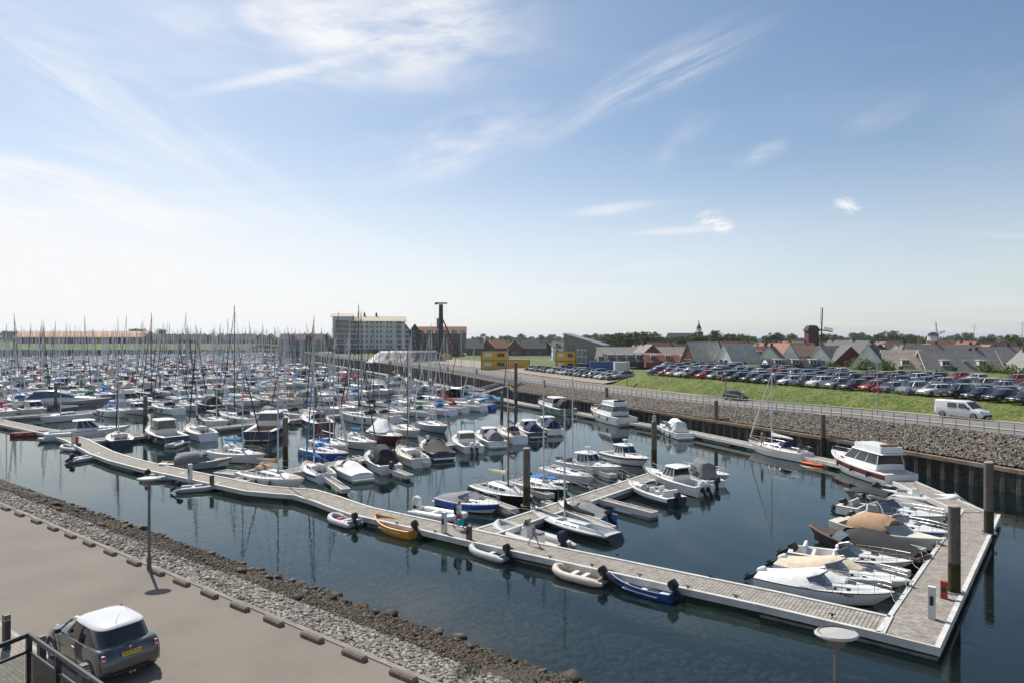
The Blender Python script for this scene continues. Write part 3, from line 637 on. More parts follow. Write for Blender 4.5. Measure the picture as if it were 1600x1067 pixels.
# ---- flower basket lamps by the road
FLW = ramp_mat('pink_flowers', [(.35, (.30, .03, .10)), (.5, (.55, .10, .22)), (.62, (.08, .12, .03))], 6, bump=0)
def flower_lamp(x, yb, yt, label, white):
    b = P(x, yb, 3.3); p_ = pcoord(b.x, b.y); zr = z_road(p_); b = P(x, yb, zr); h = CZ-(yt-Y0)*b.y/F-zr; pmat = LAMPW if white else POSTG
    t = thing('street_lamp', label, 'street lamp', b, R(200)); m = MB(); m.cyl((0, 0, 0), (0, 0, h*.93), .08, .055, pmat, 8)
    m.build('pole', t, True)
    m = MB(); m.tube([(0, 0, h*.92), (.1, 0, h*.97), (.4, 0, h), (.9, 0, h), (1.1, 0, h*.985)], .04, pmat); m.box((1.25, 0, h*.98), (.5, .16, .07), pmat); m.build('lamp_arm', t)
    for s in (-1, 1):
        m = MB(); m.cyl((s*.05, 0, h*.56), (s*.42, 0, h*.56), .02, .02, pmat, 4); m.cyl((s*.42, 0, h*.46), (s*.42, 0, h*.52), .1, .22, BLK, 8)
        for k in range(46):
            a = random.random()*6.28; q = random.random()**.5*.33; z = h*.53+random.uniform(-.16, .2)
            m.box((s*.42+math.cos(a)*q, math.sin(a)*q, z), (.12, .12, .1), FLW, random.random()*3, random.random())
        m.build('flower_basket', t)
    return t
flower_lamp(1371, 648, 572, 'white street lamp with pink flower baskets beside the railing, left of the white van', True)
flower_lamp(980, 604, 558, 'grey street lamp with pink flowers where the grass bank begins', False)
flower_lamp(1134, 622, 565, 'grey street lamp with pink flower baskets left of the dark car on the road', False)
# ================= boat library (bow towards +x, z = 0 at the waterline) =================
class Form:
    def __init__(s, L, B, fs, fb, T=.8, p=2.3, mx=.42, dip=.0):
        s.L, s.B, s.fs, s.fb, s.T, s.p, s.mx, s.dip = L, B, fs, fb, T, p, mx, dip
    def b(s, x):
        u = min(1, max(0, x/s.L+.5))
        f = s.T+(1-s.T)*math.sin(PI/2*min(1, u/s.mx)) if u < s.mx else 1-((u-s.mx)/(1-s.mx))**s.p
        return max(.02, s.B/2*f)
    def h(s, x):
        u = min(1, max(0, x/s.L+.5)); return s.fs+(s.fb-s.fs)*u**1.6-s.dip*math.sin(PI*u)
def hull(root, f, mat, stripe=None, boot=BOOT, draft=.35, rake=.10, inner=None, floorz=.1, n=13, band=None, srake=0., double=False, bw=.24):
    xs = [f.L*(-.5+(i/n)**.93) for i in range(n+1)]; m = MB(); rings = []
    for x in xs:
        u = x/f.L+.5; b, h = f.b(x), f.h(x)
        if double and u < .25: b = f.B/2*(1-((.25-u)/.25)**2.2*.97)
        fl = .90-.28*u**3; half = []
        for yb, z in ((1, h), (1.0, h-.09), (.985, (h*.5 if band is GEL else h-bw) if band else h*.6), (fl, .07), (fl*.97, .0), (fl*.62, -draft*.6), (0, -draft)):
            xx = x-rake*f.L*max(0, (1-z/h))*u**3+srake*(1-z/h)*(1-u)**4; half.append((xx, b*yb, z))
        rings.append(half+[(p[0], -p[1], p[2]) for p in half[-2::-1]])
    s1 = stripe or mat; s2 = band or mat
    ms = [s1, s2 if band else mat, mat, boot, boot, boot]; ms = ms+ms[::-1]
    for i in range(n+1): pass
    m.loft(rings, mat, closed=False, caps=(False, False), mats=ms); m.add(rings[0], [tuple(range(13))], mat)
    o = m.build('hull', root, True)
    if inner:
        m = MB(); w_ = .07; rr = []
        for x in xs[:-1]:
            b, h = f.b(x), f.h(x); 
            if double and x/f.L+.5 < .25: b = f.B/2*(1-((.25-(x/f.L+.5))/.25)**2.2*.97)
            b1 = max(.01, b-w_); X = min(max(x, -f.L/2+.06), f.L/2-.15)
            rr.append([(X, b+.015, h-.02), (X, b+.015, h+.02), (X, b1, h+.02), (X, b1*.93, h*.5), (X, b1*.75, floorz), (X, -b1*.75, floorz), (X, -b1*.93, h*.5), (X, -b1, h+.02), (X, -b-.015, h+.02), (X, -b-.015, h-.02)])
        m.loft(rr, inner, closed=False, caps=(False, True)); q = [rr[0][k] for k in (2, 3, 4, 5, 6, 7)]; m.add(q, [(5, 4, 3, 2, 1, 0)], inner); m.build('inner_hull', root, True)
    return o
def deck(root, f, mat, c0=None, c1=None, cw=.6, dep=.4, floor=None, coam=None, n=16, off=0.):
    m = MB(); xs = [f.L*(-.5+i/n) for i in range(n)]+[f.L*.49]; prof = []
    if c0 is not None: xs = sorted(xs+[c0-.01, c0, c1, c1+.01])
    for x in xs:
        b, h = f.b(x)-.01, f.h(x)+off; ins = c0 is not None and c0 <= x <= c1; wc = min(cw, b*.8); d = dep if ins else -.03
        prof.append([(x, b, h), (x, wc, h+.02), (x, wc, h-d), (x, -wc, h-d), (x, -wc, h+.02), (x, -b, h)])
    m.loft(prof, mat, closed=False, caps=(False, False), mats=[mat, coam or mat, floor or mat, coam or mat, mat]); return m.build('deck', root)
def rubrail(root, f, mat, r=.035, dz=-.02):
    m = MB(); n = 14
    pts = [(f.L*(-.5+i/n), f.b(f.L*(-.5+i/n)), f.h(f.L*(-.5+i/n))+dz) for i in range(n+1)]
    m.tube(pts+[(p[0], -p[1], p[2]) for p in pts[::-1]], r, mat, 5); return m.build('rub_rail', root)
def bowrail(root, f, x0, hgt=.5, mat=None, n=5, stern=False):
    mat = mat or STEEL; m = MB(); xs = [x0+(f.L*.47-x0)*i/n for i in range(n+1)]
    top = []
    for sg in (1, -1):
        q = [(x, sg*max(.08, f.b(x)-.08), f.h(x)) for x in xs]
        for p in q: m.cyl(p, (p[0], p[1], p[2]+hgt), .013, .013, mat, 4)
        t = [(p[0], p[1], p[2]+hgt) for p in q]; m.tube([(p[0], p[1], p[2]+hgt*.5) for p in q], .01, mat, 4)
        top = top+(t if sg == 1 else t[::-1])
    m.tube(top, .015, mat, 4); m.build('bow_rail', root)
    if stern:
        m = MB(); b = f.b(-f.L/2)-.08; h = f.h(-f.L/2); X = -f.L/2+.08; q = [(X+f.L*.12, b, h), (X, b, h), (X, b*.4, h), (X, -b*.4, h), (X, -b, h), (X+f.L*.12, -b, h)]
        for p in q: m.cyl(p, (p[0], p[1], p[2]+hgt), .013, .013, mat, 4)
        m.tube([(p[0], p[1], p[2]+hgt) for p in q], .015, mat, 4); m.build('stern_rail', root)
def fenders(root, f, xs, mat, sides=(1, -1), r=.11):
    for x in xs:
        for sg in sides:
            m = MB(); h = f.h(x); y = sg*(f.b(x)+r*.9); m.tube([(x, y, h-.12), (x, y, h-.2), (x, y, h-.35), (x, y, h-.55), (x, y, h-.64)], [.03, r*.7, r, r*.9, .04], mat, 8)
            m.tube([(x, sg*(f.b(x)-.05), h+.1), (x, y, h-.14)], .01, BLK, 4); m.build('fender', root, True)
def cover(root, sts, mat, name='boat_cover', p=1.8, wr=.045, nn=11, under=.1):
    m = MB(); rings = []
    for i, (x, hw, ze, zr) in enumerate(sts):
        r_ = [(x, -hw, ze-under)]
        for k in range(nn):
            t = -1+2*k/(nn-1); z = ze+(zr-ze)*(1-abs(t)**p); j = wr*noise.noise(Vector((x*2.3, t*4, hw*3)))*2
            r_.append((x, t*hw, z+j))
        r_.append((x, hw, ze-under)); rings.append(r_)
    # refine lengthwise
    fine = []
    for a, b in zip(rings, rings[1:]):
        for q in (0, .34, .67): fine.append([tuple(Vector(u).lerp(Vector(v), q)+Vector((0, 0, wr*.8*noise.noise(Vector((u[0]*3+q*5, u[1]*5, 1))) if q else 0))) for u, v in zip(a, b)])
    fine.append(rings[-1]); m.loft(fine, mat, closed=False, caps=(True, True)); return m.build(name, root, True)
def outboard(root, x, y, z, s=1., mat=BLK, tilt=0., name='outboard_motor'):
    m = MB(); M = Matrix.Translation((x, y, z)) @ Matrix.Rotation(R(tilt), 4, 'Y')
    q = lambda a, b, c: M @ Vector((a*s, b*s, c*s))
    rr = []
    for zz, a0, a1, w_ in ((.18, -.34, .12, .15), (.26, -.42, .16, .19), (.55, -.42, .15, .19), (.68, -.36, .08, .15), (.72, -.25, 0, .08)):
        rr.append([q(a0, -w_*.7, zz), q(a0+.06, -w_, zz), q(a1-.06, -w_, zz), q(a1, -w_*.6, zz), q(a1, w_*.6, zz), q(a1-.06, w_, zz), q(a0+.06, w_, zz), q(a0, w_*.7, zz)])
    m.loft(rr, mat); m.loft([[q(-.24, -.06, zz), q(-.04, -.07, zz), q(-.04, .07, zz), q(-.24, .06, zz)] for zz in (.2, -.5)], BLK)
    m.loft([[q(-.42, -.10, zz), q(.0, -.08, zz), q(.0, .08, zz), q(-.42, .10, zz)] for zz in (-.38, -.41)], BLK)
    m.loft([[q(-.2, -.03, zz), q(-.04, -.03, zz), q(-.04, .03, zz), q(-.2, .03, zz)] for zz in (-.5, -.78)], BLK)
    m.cyl(q(-.34, 0, -.56), q(.06, 0, -.56), .075*s, .03*s, BLK, 8); m.box(q(.05, 0, .05), (.14*s, .26*s, .3*s), BLK); o = m.build(name, root, True)
    m = MB()
    for k in range(3): a = k*2.1; m.add([q(-.36, 0, -.56), q(-.38, .15*math.cos(a), -.56+.15*math.sin(a)), q(-.34, .15*math.cos(a+.7), -.56+.15*math.sin(a+.7))], [(0, 1, 2), (2, 1, 0)], BLK)
    m.build('propeller', o); return o
def mast(root, x, z, H, mat, boomL, boomz, cov, f, spreaders=1, furl=None, boat_cover=None, stays=True, boomrz=0.):
    m = MB(); m.cyl((x, 0, z), (x, 0, z+H), .075, .052, mat, 6)
    for k in range(spreaders):
        zz = z+H*(.55 if spreaders == 1 else (.38, .68)[k]); m.cyl((x, 0, zz), (x-.12, .75-.2*k, zz+.06), .025, .018, mat, 4); m.cyl((x, 0, zz), (x-.12, -.75+.2*k, zz+.06), .025, .018, mat, 4)
    m.cyl((x, 0, z+H), (x, 0, z+H+.5), .012, .01, BLK, 3); mo = m.build('mast', root)
    c, s = math.cos(boomrz), math.sin(boomrz)
    if boomL:
        m = MB(); m.cyl((x-.1*c, -.1*s, z+boomz), (x-boomL*c, -boomL*s, z+boomz+.05), .05, .045, mat, 5); m.build('boom', root)
        if cov:
            m = MB(); rr = []
            for u, r_, dz in ((.02, .13, .55), (.08, .16, .22), (.3, .15, .12), (.65, .12, .1), (.98, .06, .06)):
                X, Y_ = x-boomL*u*c, -boomL*u*s; zc_ = z+boomz+.05; hh = r_+dz
                rr.append([(X-s*r_*k, Y_+c*r_*k, zc_+v) for k, v in ((-.5, -.06), (.5, -.06), (1, .05), (.55, hh*.75), (0, hh), (-.55, hh*.75), (-1, .05))])
            m.loft(rr, cov); m.build('sail_cover', root, True)
    if stays:
        m = MB(); t = (x, 0, z+H*.97); b = f.b(x)-.05; st = .013
        for q in ((x-.1, b, f.h(x)), (x-.1, -b, f.h(x)), (-f.L*.49, 0, f.h(-f.L/2))): m.cyl(q, t, st, st, STEEL, 3, False)
        if not furl: m.cyl((f.L*.48, 0, f.h(f.L/2)), t, st, st, STEEL, 3, False)
        m.build('rigging', root)
        if furl:
            m = MB(); a = Vector((f.L*.46, 0, f.h(f.L/2)+.3)); b_ = Vector((x+.1, 0, z+H*.93)); m.tube([a, a.lerp(b_, .1), a.lerp(b_, .6), b_], [.05, .085, .06, .03], furl, 6); m.build('furled_sail', root)
    return mo
def sprayhood(root, x, w_, z, h, ln, mat):
    m = MB(); rr = []
    for xx, hh, wq in ((x+ln*.5, .1, .86), (x+ln*.2, .8, .95), (x-ln*.2, 1, 1), (x-ln*.5, .95, 1)):
        rr.append([(xx, w_*wq*math.cos(a), z+h*hh*math.sin(a)**.6) for a in np.linspace(0, PI, 9)])
    m.loft(rr, mat, closed=False, caps=(False, False)); m.add([rr[-1][k] for k in range(9)], [tuple(range(9))], mat); o = m.build('sprayhood', root, True)
    return o
def yacht(label,  cat='sailing yacht', L=9., B=None, hm=GEL, stripe=None, cov='blue', furl='navy', hood='navy', H=None, boot=BOOT, loc=(0, 0, 0), rz=0, group=None, boom=True, spread=1, mastm=MASTA, dm=DECKW, wheel=True, flag=False, rails=True, fen=0, band=None, bimini=None, name='sailing_yacht', teak=True, fenm=NAVY, cabz=.42, low=1.):
    B = B or L*.325; f = Form(L, B, .92*L/9*low, 1.22*L/9*low, .74, 2.1, .42, .05); root = thing(name, label, cat, loc, rz, group)
    hull(root, f, hm, stripe, boot, .45, .13, band=band, srake=-.35)
    cx0, cx1 = -L*.44, -L*.17; k = B/2*.46
    deck(root, f, dm, cx0, cx1, k, .4, TEAK if teak else dm, GEL)
    m = MB(); h = f.h(0); s = [(-L*.17, k*1.35, k*1.15, h-.02, h+cabz), (L*.02, k*1.4, k*1.15, h-.02, h+cabz*.95), (L*.18, k*1.05, k*.8, f.h(L*.18)-.02, h+cabz*.72), (L*.27, k*.7, k*.35, f.h(L*.27)-.02, f.h(L*.27)+.06)]
    m.st(s, GEL); cb = m.build('coachroof', root, True)
    m = MB(); m.sidewin(s[0], s[1], .4, .78, .12, .48, WINDOW); m.sidewin(s[0], s[1], .4, .78, .58, .96, WINDOW); m.sidewin(s[1], s[2], .4, .75, .1, .62, WINDOW); m.build('window', root)
    m = MB(); m.box((L*.1, 0, h+cabz*.86+.03), (.5, .5, .05), WINDOW, ry=.06); m.build('hatch', root)
    m = MB()
    for sg in (-1, 1): m.loft([[(x, sg*(k+.02), z0), (x, sg*(k+.16), z0), (x, sg*(k+.12), z0+.2), (x, sg*(k+.04), z0+.2)] for x, z0 in ((cx0, f.h(cx0)), (cx1, f.h(cx1)))], GEL)
    m.build('coaming', root)
    if wheel: m = MB(); X = cx0+L*.07; m.cyl((X, 0, f.h(X)-.4), (X, 0, f.h(X)+.5), .06, .05, GEL); m.tube([(X-.1, .38*math.cos(a), f.h(X)+.5+.38*math.sin(a)) for a in np.linspace(0, 2*PI, 13)[:-1]], .02, STEEL, 4, True); m.build('steering_wheel', root)
    if hood: sprayhood(root, cx1+L*.02, k*1.15, h+cabz*.55, .62, L*.12, CANV[hood])
    if bimini: cover(root, [(cx0+.2, k*1.3, h+1.15, h+1.35), (cx0+1.0, k*1.35, h+1.35, h+1.6), (cx1-.2, k*1.3, h+1.25, h+1.5)], CANV[bimini], 'bimini', under=.04)
    H = H or L*1.13; mast(root, L*.07, h+cabz*.9, H, mastm, L*.36 if boom else 0, .75, CANV[cov] if cov else None, f, spread, CANV[furl] if furl else None)
    if rails: bowrail(root, f, -L*.1, .55, STEEL, 5, True)
    if flag: m = MB(); X = -L*.49; m.cyl((X, .3, f.h(X)), (X-.5, .3, f.h(X)+1.3), .02, .015, WOODM); m.add([(X-.45, .3, f.h(X)+1.2), (X-.9, .35, f.h(X)+.7), (X-.75, .3, f.h(X)+.35), (X-.25, .3, f.h(X)+.75)], [(0, 1, 2, 3)], REDP); m.build('flag', root)
    if fen: fenders(root, f, [L*(-.25+.2*i) for i in range(fen)], fenm)
    return root
def cruiser(label, cat='motor cruiser', L=9., B=None, hm=GEL, stripe=None, band=None, style='hardtop', loc=(0, 0, 0), rz=0, group=None, roofm=GEL, canv='navy', ob=0, obm=BLK, fen=0, arch=True, fly=False, tilt=0, name='motor_cruiser', boot=BOOT, cab=GEL, fenm=NAVY, radar=False, hull_h=1., fbh=1., teak=False, platform=True, dm=None, aft=.14, bw=.24):
    B = B or L*.34; f = Form(L, B, .88*L/9*hull_h, 1.28*L/9*hull_h, .86, 2.6, .4, .03); root = thing(name, label, cat, loc, rz, group)
    hull(root, f, hm, stripe, boot, .4, .16, band=band, bw=bw); k = B/2; k2 = k*.72; dm = dm or DECKW
    c0, c1 = -L*.46, -L*max(.14, aft); deck(root, f, dm, c0, c1, k2*.95, .5, TEAK if teak else dm, GEL); h = f.h(0); rubrail(root, f, BLK if not stripe else stripe, .03)
    if platform and not ob: m = MB(); m.box((-L*.53, 0, .25), (L*.07, B*.8, .1), TEAK if teak else GEL); m.build('swim_platform', root)
    wz = .52*L/9
    if style in ('hardtop', 'pilot', 'trawler'):
        top = h+(1.2 if style != 'trawler' else 1.4)*min(1.15, max(.85, L/9)); rk = L*(.10 if style == 'hardtop' else .05)
        fx = L*(.12 if style != 'pilot' else .06)
        fore = [(fx-.01, k*.70, k*.6, h-.05, h+wz*.75), (L*.24, k*.55, k*.42, f.h(L*.24)-.05, h+wz*.62), (L*.36, k*.32, k*.2, f.h(L*.36)-.05, f.h(L*.36)+.08)]
        m = MB(); m.st(fore, cab); m.build('foredeck_cabin', root, True)
        m = MB(); m.sidewin(fore[0], fore[1], .35, .75, .15, .8, WINDOW); m.box((L*.2, 0, h+wz*.7), (.45, .5, .05), WINDOW, ry=.08); m.build('cabin_window', root)
        a = [(-L*aft, k*.76, k*.70, h-.05, h+wz*.8), (fx+.05, k*.70, k*.64, h-.05, h+wz*.8)]; m = MB(); m.st(a, cab); m.build('lower_cabin', root, True)
        b_ = [(-L*aft, k*.70, k*.58, h+wz*.75, top), (fx-rk*.8, k*.64, k*.5, h+wz*.75, top)]
        m = MB(); rr = [[(x, -w_, zb), (x, w_, zb), (x2, wt, top), (x2, -wt, top)] for x, x2, w_, wt, zb in ((-L*aft, -L*(aft-.01), k*.70, k*.58, h+wz*.75), (fx, fx-rk, k*.64, k*.5, h+wz*.75))]
        m.loft(rr, WINDOW); m.build('wheelhouse_glass', root)
        m = MB()
        for sg in (-1, 1):
            for u in (0, .34, .66, 1):
                A = Vector((-L*aft+(fx+L*aft)*u, sg*(k*.70-k*.06*u+.01), h+wz*.75)); Bq = Vector((-L*(aft-.01)+(fx-rk+L*(aft-.01))*u, sg*(k*.58-k*.08*u+.01), top)); m.cyl(A, Bq, .04, .035, cab, 4)
        m.cyl((fx+.02, 0, h+wz*.76), (fx-rk+.02, 0, top), .03, .03, cab, 4); m.build('pillar', root)
        m = MB(); m.st([(-L*aft-L*.05, k*.64, k*.6, top-.01, top+.07), (-L*aft*.4, k*.68, k*.62, top, top+.13), (fx-rk, k*.6, k*.52, top-.01, top+.12), (fx-rk+L*.05, k*.42, k*.36, top-.05, top+.03)], roofm); m.build('roof', root, True)
        if fly:
            m = MB(); m.loft([[(x, -w_, top+.1), (x, w_, top+.1), (x+.06, w_*.95, top+.1+hh), (x+.06, -w_*.95, top+.1+hh)] for x, w_, hh in ((-L*(aft+.02), k*.6, .5), (-L*.02, k*.6, .5), (fx-rk, k*.4, .45))], cab, caps=(True, True)); m.build('flybridge', root)
            m = MB(); m.box((-L*(aft-.06), 0, top+.3), (.6, k*.9, .4), CANV[canv] if canv else BLK); m.box((-L*(aft-.02), 0, top+.62), (.14, k*.9, .45), CANV[canv] if canv else BLK); m.build('flybridge_seat', root)
        if canv and not fly: cover(root, [(c0+.15, k2, f.h(c0)+.1, h+.5), (c0+.35, k2, f.h(c0)+.2, top-.15), (-L*(aft+.02), k2*.9, h+.5, top+.02)], CANV[canv], 'aft_canopy')
        if radar: m = MB(); m.cyl((-L*.05, 0, top+.1), (-L*.05, 0, top+.7), .05, .04, GEL); m.cyl((-L*.05, 0, top+.45), (-L*.05, 0, top+.6), .26, .26, GEL, 12); m.cyl((-L*.05, .2, top+.1), (-L*.05, .2, top+1.8), .012, .008, BLK, 3); m.build('radar_mast', root, True)
    else:   # sport boat: low coamings, raked windscreen, canopy or cover
        fore = [(L*.08, k*.78, k*.62, f.h(L*.08)-.05, h+.34*L/7), (L*.22, k*.62, k*.42, f.h(L*.22)-.05, h+.3*L/7), (L*.38, k*.30, k*.16, f.h(L*.38)-.05, f.h(L*.38)+.06)]
        m = MB(); m.st(fore, cab); m.build('foredeck', root, True)
        m = MB(); m.sidewin(fore[0], fore[1], .3, .75, .1, .9, WINDOW); m.box((L*.2, 0, h+.34*L/7), (.4*L/7, .45, .04), WINDOW, ry=.08); m.build('cabin_window', root)
        z0 = h+.26*L/7; z1 = z0+.42*L/7
        m = MB(); q = [(-L*.06, -k*.8, h+.05), (L*.08, -k*.72, z0-.02), (L*.14, 0, z0), (L*.08, k*.72, z0-.02), (-L*.06, k*.8, h+.05)]; q2 = [(-L*.10, -k*.74, h+.45*L/7), (-L*.01, -k*.6, z1), (L*.03, 0, z1+.05), (-L*.01, k*.6, z1), (-L*.10, k*.74, h+.45*L/7)]
        m.loft([q, q2], CLEAR, closed=False, caps=(False, False)); m.build('windscreen', root)
        m = MB(); m.tube(q2, .025, STEEL, 4); m.build('windscreen_frame', root)
        if style == 'covered':
            cover(root, [(-L*.49, k*.8, f.h(-L/2)+.02, f.h(-L/2)+.15), (-L*.3, k*.95, f.h(-L*.3), h+.34), (-L*.08, k*.98, h, z1+.10), (L*.02, k*.85, h+.06, z1+.04), (L*.16, k*.55, h+.2, h+.38)], CANV[canv])
        elif style == 'canopy':
            cover(root, [(-L*.34, k*.86, h+.02, h+.55), (-L*.28, k*.86, h+.02, h+1.25), (-L*.08, k*.84, h+.1, h+1.55), (L*.02, k*.7, z0, z1+.25)], CANV[canv], 'canopy', 3)
            m = MB()
            for sg in (-1, 1): m.add([(-L*.26, sg*k*.885, h+.35), (-L*.10, sg*k*.885, h+.4), (-L*.10, sg*k*.82, h+1.05), (-L*.25, sg*k*.82, h+.9)], [(0, 1, 2, 3)], CLEAR)
            m.build('canopy_window', root)
        elif style == 'open':
            for x, y in ((-L*.06, .4), (-L*.06, -.4), (-L*.32, 0)):
                m = MB(); w_ = .5 if y else k*1.2; m.box((x, y*k, h-.2), (.5, w_, .3), CANV['white']); m.box((x-.25, y*k, h+.1), (.14, w_, .55), CANV['white'], ry=-.15); m.build('seat', root)
        if arch and style != 'covered':
            m = MB(); X = -L*.24; m.tube([(X+.3, k*.9, h), (X, k*.84, h+.8), (X-.1, k*.6, h+1.1), (X-.1, -k*.6, h+1.1), (X, -k*.84, h+.8), (X+.3, -k*.9, h)], .045, GEL, 6); m.build('arch', root)
    if L > 5.5: bowrail(root, f, L*.05, .42, STEEL, 4)
    if fen: fenders(root, f, [L*(-.3+.22*i) for i in range(fen)], fenm)
    for i in range(ob): outboard(root, -L/2-.05, (i-(ob-1)/2)*.6, f.fs*.6, 1.15*max(.8, L/8), obm, tilt)
    return root
def rib(label, cat='inflatable boat', L=3.2, B=1.5, col=HYP, floorm=HYPD, ob=True, console=False, loc=(0, 0, 0), rz=0, group=None, r=None, obm=BLK, tilt=50, cushion=None, coverm=None, name='inflatable_dinghy', seats=1, bag=None):
    root = thing(name, label, cat, loc, rz, group); r = r or B*.135; w_ = B/2-r; m = MB(); pts, rs = [], []
    for i in range(5): pts.append((-L/2+L*.62*i/4-.05, w_, .22+.0*i)); rs.append(r if i else r*.45)
    for a in np.linspace(0, PI, 9)[1:-1]: pts.append((-L/2+L*.62-.05+(L*.36)*math.sin(a)**.9, w_*math.cos(a), .22+.16*L/3*math.sin(a)**2)); rs.append(r*(1-.05*math.sin(a)))
    for i in range(4, -1, -1): pts.append((-L/2+L*.62*i/4-.05, -w_, .22)); rs.append(r if i else r*.45)
    m.tube(pts, rs, col, 10); m.build('air_tube', root, True)
    m = MB(); m.tube([(p[0]*1.0, p[1]*(1+r*.97/w_) if abs(p[1]) > w_*.5 else p[1], p[2]+.02) for p in pts], .022, HYPD, 4); m.build('rubbing_strake', root)
    m = MB(); f = Form(L*.9, B-2*r+.1, .1, .2, 1, 2.4, .5); n = 8; rr = []
    for i in range(n+1): x = L*.9*(-.5+i/n); rr.append([(x-L*.03, f.b(x), .16), (x-L*.03, 0, .10), (x-L*.03, -f.b(x), .16)])
    m.loft(rr, floorm, closed=False, caps=(False, False)); m.build('floor', root)
    m = MB(); m.box((-L*.44, 0, .25), (.06, B-2*r, .42), col if not console else GEL); m.build('transom', root)
    m = MB(); rr = []
    for x, z in ((-L*.42, -.05), (L*.2, -.08), (L*.42, .15)): w2 = (B/2-r)*(1 if x < L*.3 else .35); rr.append([(x, w2, z+.14), (x, 0, z-.12), (x, -w2, z+.14)])
    m.loft(rr, GEL if console else HYPD, closed=False, caps=(False, False)); m.build('keel', root)
    if console:
        m = MB(); m.loft([[(x, -.32, .15), (x, .32, .15), (x2, .3, z), (x2, -.3, z)] for x, x2, z in ((-.1, -.05, 1.0), (.4, .25, .95), (.55, .45, .6))], GEL); m.build('console', root)
        m = MB(); m.add([(.3, -.32, .95), (.3, .32, .95), (.12, .28, 1.4), (.12, -.28, 1.4)], [(0, 1, 2, 3)], CLEAR); m.build('windscreen', root)
        m = MB(); m.box((-.75, 0, .4), (.75, .5, .5), GEL); m.box((-.75, 0, .72), (.7, .48, .16), CANV['grey']); m.build('seat', root)
    else:
        for i in range(seats): m = MB(); m.box((-L*.12+i*L*.2, 0, .34), (.24, B-1.7*r, .05), GEL if not coverm else coverm); m.build('thwart', root)
    if cushion: m = MB(); m.box((L*.14, 0, .26), (.5, .45, .16), cushion, .3, top=(.8, .8)); m.build('cushion', root)
    if coverm: cover(root, [(-L*.4, B*.36, .36, .5), (0, B*.38, .4, .56), (L*.28, B*.3, .42, .52)], coverm)
    if ob: outboard(root, -L*.47, 0, .42, .8 if L < 4 else 1.15, obm, tilt)
    return root
def rowboat(label, cat='rowing boat', L=4., B=1.6, hm=YEL, inner=YEL, ob=True, thw=3, loc=(0, 0, 0), rz=0, name='rowing_boat', thm=None, double=False, coverm=None, gun=None, fs=.5, fb=.75, tilt=55, group=None, oar=False):
    f = Form(L, B, fs, fb, .72, 2.2, .42, .06); root = thing(name, label, cat, loc, rz, group); hull(root, f, hm, gun, hm, .25, .12, inner=inner, floorz=.1, double=double)
    for i in range(thw):
        x = L*(-.36+.27*i); m = MB(); m.box((x, 0, f.h(x)-.2), (.28 if i else .5, 2*f.b(x)-.16, .06), thm or inner); m.build('thwart', root)
    for sg in (-1, 1): m = MB(); x = -L*.1; m.box((x, sg*(f.b(x)-.12), f.h(x)-.2), (L*.5, .2, .05), thm or inner); m.build('side_bench', root)
    rubrail(root, f, gun or hm, .03, 0)
    if oar: m = MB(); m.cyl((-L*.3, .2, f.h(0)-.1), (L*.25, .35, f.h(0)-.02), .025, .02, WOODM); m.box((L*.28, .355, f.h(0)-.02), (.5, .14, .03), WOODM, .26); m.build('oar', root)
    if ob: outboard(root, -L/2-.03, 0, fs+.0, .85, BLK, tilt)
    return root
